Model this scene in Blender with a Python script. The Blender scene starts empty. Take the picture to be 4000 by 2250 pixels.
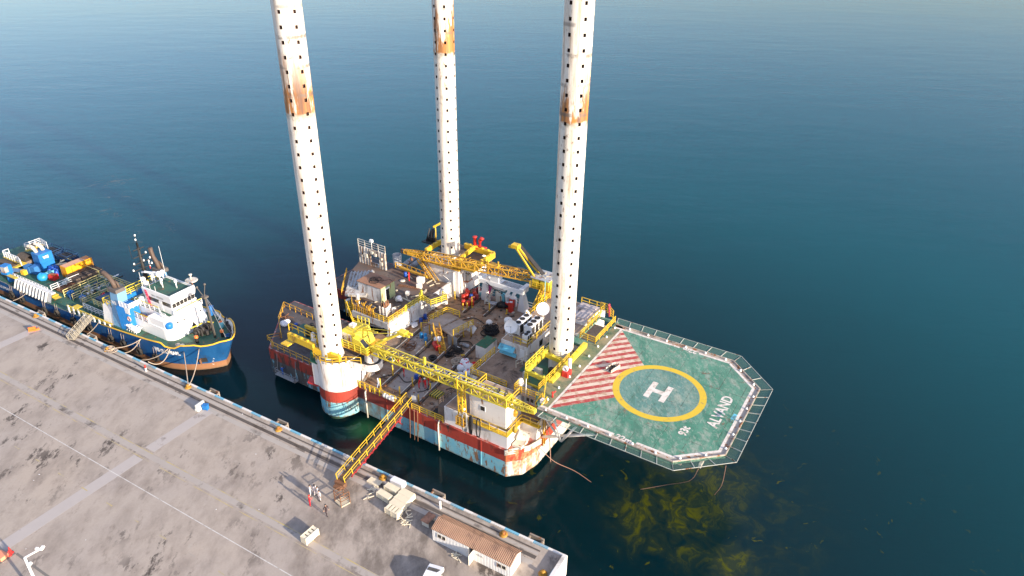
import bpy, math, random
from mathutils import Vector, Matrix
random.seed(7)
rad = math.radians
cos, sin, pi = math.cos, math.sin, math.pi
S = bpy.context.scene
COL = S.collection
# two working frames on the water plane (metres, z = 0 at the water): R follows the rig, Q the quay
FR = {'R': (-0.32, 71.85, rad(-31.5)), 'Q': (6.30, 56.98, rad(-29.6))}


def wpos(fr, p):
    ox, oy, t = FR[fr]
    return (ox + cos(t) * p[0] - sin(t) * p[1], oy + sin(t) * p[0] + cos(t) * p[1], p[2])


def conv(a, b, p):
    x, y, z = wpos(a, p)
    ox, oy, t = FR[b]
    x -= ox
    y -= oy
    return (cos(t) * x + sin(t) * y, -sin(t) * x + cos(t) * y, z)


class MB:
    """collects shapes into one mesh"""
    def __init__(s):
        s.v = []; s.f = []; s.mi = []; s.sm = []; s.m = 0; s.fn = None; s.cuts = []

    def add(s, vs, fs, sm=False):
        n = len(s.v)
        if s.fn:
            vs = [s.fn(p) for p in vs]
        s.v += [tuple(p) for p in vs]
        for f in fs:
            s.f.append([i + n for i in f]); s.mi.append(s.m); s.sm.append(sm)
        return s

    def box(s, x0, x1, y0, y1, z0, z1):
        return s.add([(x0, y0, z0), (x1, y0, z0), (x1, y1, z0), (x0, y1, z0), (x0, y0, z1), (x1, y0, z1), (x1, y1, z1), (x0, y1, z1)],
                     [(0, 3, 2, 1), (4, 5, 6, 7), (0, 1, 5, 4), (1, 2, 6, 5), (2, 3, 7, 6), (3, 0, 4, 7)])

    def cbox(s, c, d, rz=0, tilt=0):
        m = Matrix.Rotation(rz, 3, 'Z') @ Matrix.Rotation(tilt, 3, 'X')
        vs = []
        for k in range(8):
            q = Vector(((k & 1) - .5, (k >> 1 & 1) - .5, (k >> 2) - .5))
            q = m @ Vector((q.x * d[0], q.y * d[1], q.z * d[2]))
            vs.append((q.x + c[0], q.y + c[1], q.z + c[2]))
        return s.add(vs, [(0, 2, 3, 1), (4, 5, 7, 6), (0, 1, 5, 4), (1, 3, 7, 5), (3, 2, 6, 7), (2, 0, 4, 6)])

    def quad(s, *p):
        return s.add(p, [tuple(range(len(p)))])

    def bar(s, p, q, w, h=None):
        h = h or w
        p = Vector(p); q = Vector(q)
        d = q - p
        if d.length < 1e-6:
            return s
        d.normalize()
        a = d.cross(Vector((0, 0, 1)))
        a = Vector((1, 0, 0)) if a.length < 1e-3 else a.normalized()
        b = a.cross(d)
        vs = []
        for e in (p, q):
            for i, j in ((-1, -1), (1, -1), (1, 1), (-1, 1)):
                vs.append(e + a * (i * w / 2) + b * (j * h / 2))
        return s.add(vs, [(3, 2, 1, 0), (4, 5, 6, 7), (0, 1, 5, 4), (1, 2, 6, 5), (2, 3, 7, 6), (3, 0, 4, 7)])

    def tube(s, p, q, r, n=8, r2=None):
        r2 = r if r2 is None else r2
        p = Vector(p); q = Vector(q)
        d = (q - p).normalized()
        a = d.cross(Vector((0, 0, 1)))
        a = Vector((1, 0, 0)) if a.length < 1e-3 else a.normalized()
        b = a.cross(d)
        vs = []
        for e, rr in ((p, r), (q, r2)):
            for k in range(n):
                t = 2 * pi * k / n
                vs.append(e + a * (rr * cos(t)) + b * (rr * sin(t)))
        s.add(vs, [(k, (k + 1) % n, n + (k + 1) % n, n + k) for k in range(n)], True)
        m = len(s.v)
        o = m - 2 * n
        s.f.append([o + k for k in reversed(range(n))]); s.f.append([o + n + k for k in range(n)])
        s.mi += [s.m, s.m]; s.sm += [False, False]
        return s

    def path(s, pts, r, n=6, closed=False):
        P = [Vector(p) for p in pts]
        m = len(P)
        vs = []
        ref = Vector((0.12, 0.07, 1))
        for i in range(m):
            d = (P[(i + 1) % m] - P[i - 1]) if closed else (P[min(i + 1, m - 1)] - P[max(i - 1, 0)])
            d.normalize()
            a = d.cross(ref)
            a = Vector((1, 0, 0)) if a.length < 1e-3 else a.normalized()
            b = a.cross(d)
            for k in range(n):
                t = 2 * pi * k / n
                vs.append(P[i] + a * (r * cos(t)) + b * (r * sin(t)))
        fs = []
        for i in range(m if closed else m - 1):
            j = (i + 1) % m
            for k in range(n):
                l = (k + 1) % n
                fs.append((i * n + k, i * n + l, j * n + l, j * n + k))
        if not closed:
            fs.append(tuple(reversed(range(n)))); fs.append(tuple((m - 1) * n + k for k in range(n)))
        return s.add(vs, fs, True)

    def lathe(s, c, prof, n=16, sm=True):
        vs = []
        for r, z in prof:
            for k in range(n):
                t = 2 * pi * k / n
                vs.append((c[0] + r * cos(t), c[1] + r * sin(t), c[2] + z))
        fs = []
        for i in range(len(prof) - 1):
            for k in range(n):
                l = (k + 1) % n
                fs.append((i * n + k, i * n + l, (i + 1) * n + l, (i + 1) * n + k))
        s.add(vs, fs, sm)
        if prof[0][0] > 1e-4:
            s.add([vs[k] for k in range(n)] if not s.fn else [vs[k] for k in range(n)], [tuple(reversed(range(n)))])
        if prof[-1][0] > 1e-4:
            o = (len(prof) - 1) * n
            s.add([vs[o + k] for k in range(n)], [tuple(range(n))])
        return s

    def prism(s, poly, z0, z1):
        n = len(poly)
        a = sum(poly[i][0] * poly[(i + 1) % n][1] - poly[(i + 1) % n][0] * poly[i][1] for i in range(n))
        if a < 0:
            poly = poly[::-1]
        vs = [(p[0], p[1], z0) for p in poly] + [(p[0], p[1], z1) for p in poly]
        fs = [tuple(reversed(range(n))), tuple(range(n, 2 * n))] + [(k, (k + 1) % n, n + (k + 1) % n, n + k) for k in range(n)]
        return s.add(vs, fs)

    def sheet(s, poly, z):
        n = len(poly)
        a = sum(poly[i][0] * poly[(i + 1) % n][1] - poly[(i + 1) % n][0] * poly[i][1] for i in range(n))
        if a < 0:
            poly = poly[::-1]
        return s.add([(p[0], p[1], z) for p in poly], [tuple(range(n))])

    def ring(s, c, r0, r1, z, n=64):
        vs = []
        for r in (r0, r1):
            for k in range(n):
                t = 2 * pi * k / n
                vs.append((c[0] + r * cos(t), c[1] + r * sin(t), z))
        return s.add(vs, [(k, n + k, n + (k + 1) % n, (k + 1) % n) for k in range(n)])

    def ball(s, c, r, n=10, m=6, sq=1.0):
        prof = [(max(r * sin(pi * i / m), 1e-5), -r * sq * cos(pi * i / m)) for i in range(m + 1)]
        return s.lathe(c, prof, n)

    def torus(s, c, R_, r, ax='Z', n=20, m=8, a0=0, a1=2 * pi):
        full = abs(a1 - a0 - 2 * pi) < 1e-6
        pts = []
        for k in range(n if full else n + 1):
            t = a0 + (a1 - a0) * k / n
            x, y = R_ * cos(t), R_ * sin(t)
            pts.append({'Z': (x, y, 0), 'X': (0, x, y), 'Y': (x, 0, y)}[ax])
        return s.path([(p[0] + c[0], p[1] + c[1], p[2] + c[2]) for p in pts], r, m, full)

    def rail(s, pts, h=1.1, w=.08, sp=1.6, mids=1, toe=0):
        s.cuts.append((len(s.v), len(s.f)))
        for a, b in zip(pts, pts[1:]):
            a = Vector(a); b = Vector(b)
            L = (b - a).length
            k = max(1, round(L / sp))
            for i in range(k + 1):
                p = a.lerp(b, i / k)
                s.bar(p, p + Vector((0, 0, h)), w)
            for j in range(mids + 1):
                z = Vector((0, 0, h * (j + 1) / (mids + 1)))
                s.bar(a + z, b + z, w * .9)
            if toe:
                s.bar(a + Vector((0, 0, toe / 2)), b + Vector((0, 0, toe / 2)), .03, toe)
        return s

    def stair(s, p, q, wd, n=None, rail=True, w=.08):
        p = Vector(p); q = Vector(q)
        d = q - p
        side = Vector((-d.y, d.x, 0)).normalized() * (wd / 2)
        n = n or max(4, int(abs(d.z) / .25))
        for sg in (-1, 1):
            s.bar(p + side * sg, q + side * sg, w, .25)
            if rail:
                up = Vector((0, 0, 1.0))
                s.bar(p + side * sg + up, q + side * sg + up, w)
                for i in range(4):
                    e = p.lerp(q, i / 3) + side * sg
                    s.bar(e, e + up, w)
        for i in range(n):
            e = p.lerp(q, (i + .5) / n)
            s.bar(e - side, e + side, .24, .05)
        return s

    def lattice(s, p, q, w0, w1, n, c=.14, b=.08):
        p = Vector(p); q = Vector(q)
        d = (q - p).normalized()
        a = d.cross(Vector((0, 0, 1))).normalized()
        up = a.cross(d)

        def cor(t, i, j):
            w = w0 + (w1 - w0) * t
            return p.lerp(q, t) + a * (i * w / 2) + up * (j * w / 2)
        cs = [(-1, -1), (1, -1), (1, 1), (-1, 1)]
        for i, j in cs:
            s.bar(cor(0, i, j), cor(1, i, j), c)
        for k in range(n):
            t0, t1 = k / n, (k + 1) / n
            for e in range(4):
                A, B = cs[e], cs[(e + 1) % 4]
                if k % 2:
                    A, B = B, A
                s.bar(cor(t0, *A), cor(t1, *B), b)
                s.bar(cor(t1, *A), cor(t1, *B), b)
        return s


def mesh_obj(name, mb, mats, base=(0, 0, 0)):
    me = bpy.data.meshes.new(name)
    bx, by, bz = base
    me.from_pydata([(x - bx, y - by, z - bz) for x, y, z in mb.v], [], mb.f)
    for m in (mats if isinstance(mats, (list, tuple)) else [mats]):
        me.materials.append(m)
    me.polygons.foreach_set('material_index', mb.mi)
    me.polygons.foreach_set('use_smooth', mb.sm)
    me.update()
    o = bpy.data.objects.new(name, me)
    COL.objects.link(o)
    return o


def tag(o, label, cat, group=None):
    o['label'] = label; o['category'] = cat
    if group:
        o['group'] = group


class T:
    """one top-level thing: an Empty (or one mesh) at its base; parts are children"""
    def __init__(s, name, label, cat, fr, pos, rot=None, group=None, mb=None, mats=None):
        s.fr = fr
        s.base = pos if rot is None else (0, 0, 0)   # rot given: geometry is local
        if mb is not None:
            s.o = mesh_obj(name, mb, mats, s.base)
        else:
            s.o = bpy.data.objects.new(name, None); COL.objects.link(s.o)
            s.o.empty_display_size = .3
        s.o.location = wpos(fr, pos)
        s.o.rotation_euler = (0, 0, FR[fr][2] + (rot or 0))
        tag(s.o, label, cat, group)

    def add(s, name, mb, mats, parent=None, label=None):
        if name == 'railing' and len(mb.cuts) > 1:     # every run of railing is a part of its own
            ends = mb.cuts[1:] + [(len(mb.v), len(mb.f))]
            v0, f0 = 0, 0
            for v1, f1 in ends:
                k = MB(); k.v = mb.v[v0:v1]; k.f = [[i - v0 for i in f] for f in mb.f[f0:f1]]; k.mi = mb.mi[f0:f1]; k.sm = mb.sm[f0:f1]
                o = s.add(name, k, mats, parent, label)
                v0, f0 = v1, f1
            return o
        o = mesh_obj(name, mb, mats, s.base)
        o.parent = parent or s.o
        if label:
            o['label'] = label
        return o


def dup(t, fr, pos, rot, label, group=None):
    def cp(o, par):
        c = o.copy(); COL.objects.link(c)
        if par is not None:
            c.parent = par
        for ch in list(o.children):
            cp(ch, c)
        return c
    r = cp(t.o if isinstance(t, T) else t, None)
    r.location = wpos(fr, pos)
    r.rotation_euler = (0, 0, FR[fr][2] + rot)
    r['label'] = label
    if group:
        r['group'] = group
    return r


def structure(name, mb, mats, fr='Q'):
    o = mesh_obj(name, mb, mats)
    o.location = wpos(fr, (0, 0, 0)); o.rotation_euler = (0, 0, FR[fr][2])
    o['kind'] = 'structure'
    return o


def text(mb, s, size, fn, depth=0.0, bold=.0):
    """lettering as real faces; fn maps the letter plane (x, y, 0) into the working frame"""
    cu = bpy.data.curves.new('lettering', 'FONT')
    cu.body = s; cu.size = size; cu.extrude = depth; cu.offset = bold
    cu.resolution_u = 3
    o = bpy.data.objects.new('lettering', cu); COL.objects.link(o)
    dg = bpy.context.evaluated_depsgraph_get()
    me = bpy.data.meshes.new_from_object(o.evaluated_get(dg))
    mb.add([fn(v.co.x, v.co.y) for v in me.vertices], [tuple(p.vertices) for p in me.polygons])
    bpy.data.meshes.remove(me); bpy.data.objects.remove(o); bpy.data.curves.remove(cu)


# ---------------------------------------------------------------- materials
class N:
    def __init__(s, name):
        s.m = bpy.data.materials.new(name); s.m.use_nodes = True
        s.t = s.m.node_tree; s.t.nodes.clear()
        s.out = s.t.nodes.new('ShaderNodeOutputMaterial')
        s.b = s.t.nodes.new('ShaderNodeBsdfPrincipled')
        s.t.links.new(s.b.outputs[0], s.out.inputs[0])
        s.geo = s.t.nodes.new('ShaderNodeNewGeometry').outputs['Position']

    def n(s, typ, **kw):
        x = s.t.nodes.new(typ)
        for k, v in kw.items():
            setattr(x, k, v)
        return x

    def put(s, sock, v):
        if isinstance(v, bpy.types.NodeSocket):
            s.t.links.new(v, sock)
        elif isinstance(v, (tuple, list)) and len(v) == 3 and sock.type == 'RGBA':
            sock.default_value = (*v, 1)
        else:
            sock.default_value = v

    def math(s, op, a, b=0.0, c=None, clamp=False):
        x = s.n('ShaderNodeMath', operation=op, use_clamp=clamp)
        s.put(x.inputs[0], a); s.put(x.inputs[1], b)
        if c is not None:
            s.put(x.inputs[2], c)
        return x.outputs[0]

    def mapr(s, v, a, b, c=0.0, d=1.0, smooth=False):
        x = s.n('ShaderNodeMapRange', clamp=True)
        if smooth:
            x.interpolation_type = 'SMOOTHSTEP'
        s.put(x.inputs[0], v)
        for i, q in enumerate((a, b, c, d)):
            s.put(x.inputs[i + 1], q)
        return x.outputs[0]

    def vec(s, scale=(1, 1, 1), rot=0.0, loc=(0, 0, 0), src=None):
        x = s.n('ShaderNodeMapping')
        s.put(x.inputs[0], src or s.geo)
        x.inputs['Location'].default_value = loc
        x.inputs['Rotation'].default_value = (0, 0, rot)
        x.inputs['Scale'].default_value = scale
        return x.outputs[0]

    def noise(s, scale, detail=4, vec=None, rough=.55, dist=0.0):
        x = s.n('ShaderNodeTexNoise')
        s.put(x.inputs['Vector'], vec or s.geo)
        x.inputs['Scale'].default_value = scale; x.inputs['Detail'].default_value = detail
        x.inputs['Roughness'].default_value = rough; x.inputs['Distortion'].default_value = dist
        return x.outputs[0]

    def mix(s, f, a, b):
        x = s.n('ShaderNodeMix', data_type='RGBA')
        s.put(x.inputs[0], f); s.put(x.inputs[6], a); s.put(x.inputs[7], b)
        return x.outputs[2]

    def xyz(s, v=None):
        x = s.n('ShaderNodeSeparateXYZ'); s.put(x.inputs[0], v or s.geo)
        return x.outputs

    def bump(s, h, strength=.3, dist=.05):
        x = s.n('ShaderNodeBump'); x.inputs['Strength'].default_value = strength; x.inputs['Distance'].default_value = dist
        s.put(x.inputs['Height'], h)
        s.t.links.new(x.outputs[0], s.b.inputs['Normal'])

    def fin(s, col, rough=.6, metal=0.0, spec=.4):
        s.put(s.b.inputs['Base Color'], col); s.put(s.b.inputs['Roughness'], rough)
        s.put(s.b.inputs['Metallic'], metal); s.b.inputs['Specular IOR Level'].default_value = spec
        return s.m


def shade(c, k):
    return tuple(min(1, x * k) for x in c)


RUST = (.17, .065, .022)


def paint(name, col, rough=.5, var=.15, rust=0., rcol=RUST, streak=True, dirt=0., dcol=(.05, .035, .025), sc=1., metal=0., spec=.4):
    m = N(name)
    c = m.mix(m.noise(.9 * sc, 5), shade(col, 1 - var), shade(col, 1 + var))
    if dirt:
        k = m.mapr(m.noise(.45 * sc, 7, m.vec((1, 1, .35)) if streak else None, .65), .60 - .22 * dirt, .67)
        c = m.mix(m.math('MULTIPLY', k, min(1., .45 + dirt)), c, dcol)
    if rust:
        v = m.vec((1, 1, .16)) if streak else m.geo
        k = m.mapr(m.noise(1.5 * sc, 9, v, .68), .64 - .36 * rust, .68 - .34 * rust)
        c = m.mix(k, c, m.mix(m.noise(3 * sc, 3), rcol, shade(rcol, 2.1)))
    return m.fin(c, rough, metal, spec)
# ---------------------------------------------------------------- light, sky, camera
SUN_AZ, SUN_EL = -38.5, 15.8
w = bpy.data.worlds.new("World"); S.world = w; w.use_nodes = True
nt = w.node_tree
bg = nt.nodes['Background']
sky = nt.nodes.new('ShaderNodeTexSky'); sky.sky_type = 'NISHITA'; sky.sun_disc = False
sky.sun_elevation = rad(SUN_EL); sky.sun_rotation = rad(90 - SUN_AZ)
sky.dust_density = 1.0; sky.ozone_density = 2.0; sky.air_density = 1.0; sky.altitude = 60
# thin bright haze veil overhead, duller bank of haze towards the horizon
tc = nt.nodes.new('ShaderNodeTexCoord'); sp = nt.nodes.new('ShaderNodeSeparateXYZ'); nt.links.new(tc.outputs['Generated'], sp.inputs[0])
def _mr(a, b, c, d):
    x = nt.nodes.new('ShaderNodeMapRange'); x.clamp = True; x.interpolation_type = 'SMOOTHSTEP'
    nt.links.new(sp.outputs[2], x.inputs[0])
    for i, q in enumerate((a, b, c, d)):
        x.inputs[i + 1].default_value = q
    return x.outputs[0]
def _sc(col, f):
    x = nt.nodes.new('ShaderNodeVectorMath'); x.operation = 'SCALE'
    if isinstance(col, tuple):
        x.inputs[0].default_value = col
    else:
        nt.links.new(col, x.inputs[0])
    nt.links.new(f, x.inputs['Scale']); return x.outputs[0]
ad = nt.nodes.new('ShaderNodeVectorMath'); ad.operation = 'ADD'
nt.links.new(_sc(sky.outputs[0], _mr(.0, .40, .64, 1.0)), ad.inputs[0]); nt.links.new(_sc((.85, .80, .74), _mr(.3, .7, 0, 1)), ad.inputs[1])
tn = nt.nodes.new('ShaderNodeVectorMath'); tn.operation = 'MULTIPLY'; tn.inputs[1].default_value = (1.03, .97, 1.03)
nt.links.new(ad.outputs[0], tn.inputs[0]); nt.links.new(tn.outputs[0], bg.inputs[0]); bg.inputs[1].default_value = .12
sd = Vector((cos(rad(SUN_EL)) * cos(rad(SUN_AZ)), cos(rad(SUN_EL)) * sin(rad(SUN_AZ)), sin(rad(SUN_EL))))
sl = bpy.data.lights.new('sun', 'SUN'); sl.energy = 4.0; sl.angle = rad(.5); sl.color = (1, .86, .69)
so = bpy.data.objects.new('sun', sl); COL.objects.link(so)
so.rotation_euler = sd.to_track_quat('Z', 'Y').to_euler(); so.location = (60, -40, 120)

cam = bpy.data.cameras.new('camera'); co = bpy.data.objects.new('camera', cam); COL.objects.link(co); S.camera = co
cam.sensor_width = 36; cam.lens = 36 * 2773 / 4000; cam.clip_start = 1; cam.clip_end = 20000
dn = Vector((1932 - 2000, 6196 - 1125, 2773.)).normalized()
up = -dn
fh = Vector((0, 0, 1)); fh = (fh - up * fh.dot(up)).normalized()
rt = fh.cross(up)
if rt.x < 0:
    rt = -rt
cx = Vector((rt.x, fh.x, up.x)); cy = -Vector((rt.y, fh.y, up.y)); cz = -Vector((rt.z, fh.z, up.z))
M = Matrix((cx, cy, cz)).transposed().to_4x4(); M.translation = (0, 0, 69)
co.matrix_world = M
S.view_settings.view_transform = 'Standard'; S.view_settings.look = 'None'
S.view_settings.exposure = 1.35; S.view_settings.gamma = 1
S.render.resolution_x, S.render.resolution_y = 1024, 576
S.cycles.max_bounces = 6; S.cycles.glossy_bounces = 3; S.cycles.diffuse_bounces = 3; S.cycles.transparent_max_bounces = 8
S.cycles.caustics_reflective = False; S.cycles.caustics_refractive = False

# ---------------------------------------------------------------- shared materials
WHITE = paint('white_paint', (.78, .74, .69), .45, .06, .10, (.24, .13, .07), True, .2, (.36, .28, .21))
WHITE_ROUGH = paint('weathered_white', (.56, .53, .48), .6, .15, .3, (.17, .10, .06), True, .5, (.20, .16, .12))
WHITE_SHIP = paint('ship_white', (.82, .81, .79), .35, .04, .0)
CREAM = paint('cream_steel', (.62, .57, .48), .55, .12, .25, RUST, True, .2)
GREY = paint('grey_steel', (.36, .37, .38), .5, .15, .15, RUST, True, .2)
DARK = paint('dark_steel', (.035, .032, .03), .6, .4)
BLACK = paint('black_rubber', (.014, .014, .015), .75, .3)
TYRE = paint('worn_tyre', (.028, .025, .022), .85, .4, dirt=.3, dcol=(.09, .075, .055), streak=False, sc=3)
YELLOW = paint('yellow_paint', (.70, .45, .03), .5, .2, .12, (.2, .10, .03), True, .1)
LEMON = paint('lemon_paint', (.70, .56, .05), .5, .2, .12, (.25, .14, .04), True, .15)
OCHRE = paint('ochre_paint', (.58, .32, .03), .55, .2, .25, (.2, .08, .02), True, .1)
RED = paint('red_paint', (.52, .03, .025), .5, .15, .06, dirt=.1)
ORANGE = paint('orange_paint', (.75, .17, .03), .5, .15, .05)
ORANGE_BOX = paint('orange_container', (.78, .34, .012), .5, .1, .16, (.25, .09, .02), True, .15)
BLUE = paint('blue_paint', (.015, .16, .45), .45, .12, dirt=.05)
BLUE_DRUM = paint('blue_plastic', (.012, .07, .36), .4, .1)
CYAN_DRUM = paint('light_blue_plastic', (.02, .24, .52), .4, .1)
AQUA = paint('aqua_plastic', (.16, .48, .55), .45, .1)
NAVY = paint('navy_steel', (.012, .045, .12), .5, .2, .08)
CYAN = paint('cyan_panel', (.13, .48, .62), .5, .15, dirt=.2)
GREEN = paint('green_paint', (.03, .13, .07), .55, .2, .1, dirt=.2)
PALE_GREEN = paint('pale_green_wall', (.36, .42, .22), .6, .1, .12, dirt=.25)
GREEN_DECK = paint('green_deck', (.035, .11, .075), .6, .25, .1, RUST, False, .25)
FUNNEL = paint('pale_blue_steel', (.16, .34, .52), .4, .06)
WOOD = paint('pale_timber', (.72, .64, .48), .7, .12)
WOOD2 = paint('grey_timber', (.48, .42, .31), .75, .2)
GALV = paint('galvanised_steel', (.50, .49, .46), .45, .12, .12, RUST, True, .15, metal=.3)
RUSTY = paint('rusted_steel', (.20, .095, .05), .8, .35, dirt=.3)
BROWN = paint('brown_sheet_metal', (.42, .20, .12), .65, .15, dirt=.25, streak=False)
SKIN = paint('skin', (.42, .25, .17), .55, .05)
GLASS = N('dark_glass').fin((.03, .03, .032), .12, 0, .6)
ROPE = paint('rope_fibre', (.42, .34, .26), .85, .2)
PLASTIC_BAG = paint('white_sacking', (.72, .72, .74), .7, .08, dirt=.15, dcol=(.35, .32, .3), streak=False, sc=2)


def deck_material(name, cols, grime, gs=.45):
    m = N(name)
    a = m.mapr(m.noise(.16, 6, rough=.6), .40, .62)
    c = m.mix(a, cols[0], cols[1])
    c = m.mix(m.mapr(m.noise(.7, 8, rough=.65), .42, .68), c, cols[2])
    c = m.mix(m.math('MULTIPLY', m.mapr(m.noise(gs, 9, rough=.72, dist=.6), .54, .64), grime), c, (.035, .026, .022))
    c = m.mix(m.mapr(m.noise(2.6, 7, rough=.7), .60, .70), c, shade(cols[2], .45))
    return m.fin(c, .8)


DECK = deck_material('rusty_deck', ((.29, .19, .12), (.32, .25, .19), (.23, .12, .06)), .9)
DECK_DARK = deck_material('dark_deck', ((.075, .072, .078), (.11, .10, .10), (.07, .05, .045)), .8)
ROOF = deck_material('rusty_roof', ((.36, .25, .17), (.31, .23, .18), (.42, .31, .22)), .6)
ROOF_DARK = deck_material('stained_roof', ((.14, .10, .08), (.19, .15, .12), (.09, .06, .05)), .8)

# ---------------------------------------------------------------- water
m = N('sea_water')
wc = m.vec((1, 1, 1))
d1 = m.noise(.05, 3)
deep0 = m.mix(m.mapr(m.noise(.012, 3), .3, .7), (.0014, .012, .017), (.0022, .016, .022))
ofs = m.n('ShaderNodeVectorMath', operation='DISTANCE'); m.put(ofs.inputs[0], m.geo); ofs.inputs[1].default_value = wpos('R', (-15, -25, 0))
deep = m.mix(m.mapr(ofs.outputs['Value'], 40, 150, 0, 1, True), deep0, (.0015, .060, .070))  # base colour painted darker near the rig, partly for the shade there


def blob(cxy, r0, r1, stretch=(1, 1)):
    x, y, _ = wpos('R', (cxy[0], cxy[1], 0))
    v = m.n('ShaderNodeVectorMath', operation='DISTANCE')
    m.put(v.inputs[0], m.geo); v.inputs[1].default_value = (x, y, 0)
    return m.mapr(v.outputs['Value'], r0, r1, 1, 0, True)


warp = m.n('ShaderNodeVectorMath', operation='ADD')
m.put(warp.inputs[0], m.geo)
wn = m.n('ShaderNodeTexNoise'); m.put(wn.inputs['Vector'], m.geo); wn.inputs['Scale'].default_value = .11; wn.inputs['Detail'].default_value = 3
ws = m.n('ShaderNodeVectorMath', operation='SCALE'); m.put(ws.inputs[0], wn.outputs['Color']); ws.inputs['Scale'].default_value = 22
m.put(warp.inputs[1], ws.outputs[0])
swirl = m.noise(.22, 7, m.vec((1, 1, 1), rad(20), src=warp.outputs[0]), .6)
near = m.math('MAXIMUM', blob((20.5, 5.0), 2, 10), m.math('MULTIPLY', blob((22, 14), 2, 12), .75))
near = m.math('MAXIMUM', near, m.math('MULTIPLY', blob((30.0, 3.0), 1, 4.5), 1.0))
near = m.math('MAXIMUM', near, m.math('MULTIPLY', blob((26, 11), 5, 18), .22))
fil = m.noise(.5, 9, m.vec((1, .32, 1), rad(25), src=warp.outputs[0]), .7, 1.2)
alg = m.math('MULTIPLY', m.math('MULTIPLY', near, m.mapr(swirl, .45, .58)), m.mapr(fil, .36, .56))
alg2 = m.math('MULTIPLY', m.math('MULTIPLY', near, .30), m.mapr(swirl, .34, .56))
spk = m.math('MULTIPLY', blob((30, 2), 14, 42), m.mapr(m.noise(.38, 5, warp.outputs[0]), .655, .69))
fb = blob((-152, 37), 2, 9)
for q_ in ((-141, 33), (-131, 27), (-122, 24), (-112, 23.5)):
    fb = m.math('MAXIMUM', fb, blob(q_, 2, 8))
far = m.math('MULTIPLY', fb, m.mapr(m.noise(.35, 8, m.vec((1, .4, 1), rad(-30), src=warp.outputs[0]), .68), .56, .66))
algae = m.math('MAXIMUM', m.math('MAXIMUM', alg, alg2), m.math('MULTIPLY', spk, .8))
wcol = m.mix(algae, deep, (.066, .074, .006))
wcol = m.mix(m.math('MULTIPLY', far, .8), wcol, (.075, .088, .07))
glow = blob((-23.5, -2.3), .2, 3.5)  # sunlight thrown on the water by the leg house, painted as green
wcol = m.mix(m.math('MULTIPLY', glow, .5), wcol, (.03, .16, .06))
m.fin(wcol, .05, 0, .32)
m.b.inputs['IOR'].default_value = 1.333
m.b.subsurface_method = 'BURLEY'
m.b.inputs['Subsurface Weight'].default_value = 1
m.b.inputs['Subsurface Radius'].default_value = (1, 1.6, 1.8)
m.b.inputs['Subsurface Scale'].default_value = 14
wv = m.vec((1, 2.2, 1), rad(-12))
h1 = m.noise(.16, 6, wv, .62, .4)
h2 = m.noise(.9, 5, wv, .6)
h3 = m.noise(.035, 3, m.vec((1, 2.6, 1), rad(-24)))
rough_zone = m.mapr(m.noise(.008, 3, m.vec((1, 2, 1), rad(30))), .35, .65, .55, 1.25)
hh = m.math('MULTIPLY', m.math('ADD', m.math('ADD', m.math('MULTIPLY', h1, 1.0), m.math('MULTIPLY', h2, .22)), m.math('MULTIPLY', h3, 2.4)), rough_zone)
m.bump(hh, .30, .16)
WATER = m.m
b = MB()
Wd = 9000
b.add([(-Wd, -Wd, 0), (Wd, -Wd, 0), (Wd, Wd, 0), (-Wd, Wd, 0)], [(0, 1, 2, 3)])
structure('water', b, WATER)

# ---------------------------------------------------------------- quay
m = N('quay_concrete')
g1 = m.noise(.06, 6)
c = m.mix(m.mapr(g1, .38, .62), (.41, .345, .285), (.375, .325, .285))
st = m.vec((1, .55, 1), FR['Q'][2] * -1 + rad(35))
c = m.mix(m.mapr(m.noise(.34, 9, st, .66), .44, .72), c, (.235, .195, .165))
c = m.mix(m.math('MULTIPLY', m.mapr(m.noise(.9, 8, st, .7), .56, .72), .75), c, (.17, .135, .11))
lane = m.mapr(m.noise(.12, 4, m.vec((.06, 1, 1), -FR['Q'][2])), .38, .62)
c = m.mix(m.math('MULTIPLY', lane, .35), c, (.43, .37, .31))
big = m.mapr(m.noise(.09, 3), .46, .64)
c = m.mix(m.math('MULTIPLY', m.math('MULTIPLY', m.mapr(m.noise(.42, 8, st, .70), .555, .61), big), .9), c, (.060, .048, .042))
c = m.mix(m.math('MULTIPLY', m.mapr(m.noise(.5, 5, m.vec(loc=(40, 9, 3))), .66, .72), .5), c, (.40, .36, .31))
# oily working area round the gangway foot and the crates
dv = m.n('ShaderNodeVectorMath', operation='DISTANCE'); m.put(dv.inputs[0], m.geo); dv.inputs[1].default_value = wpos('Q', (-20, -6, 3))
oil = m.math('MULTIPLY', m.mapr(dv.outputs['Value'], 4, 17, 1, 0, True), m.mapr(m.noise(.5, 8, st, .68), .40, .62))
c = m.mix(m.math('MULTIPLY', oil, .75), c, (.10, .082, .068))
fine = m.noise(4.0, 6, rough=.7)
c = m.mix(m.mapr(fine, .35, .7, .12, 0), c, (.08, .07, .06))
m.fin(c, .85, 0, .25)
m.bump(fine, .25, .02)
QUAYM = m.m
b = MB()
b.prism([(-330, -.3), (-330, -140), (.15, -140), (.15, -.3)], -9, 3.0)
quay = structure('quay', b, QUAYM)


def qpart(name, mb, mat):
    o = mesh_obj(name, mb, mat); o.parent = quay; return o


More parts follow.
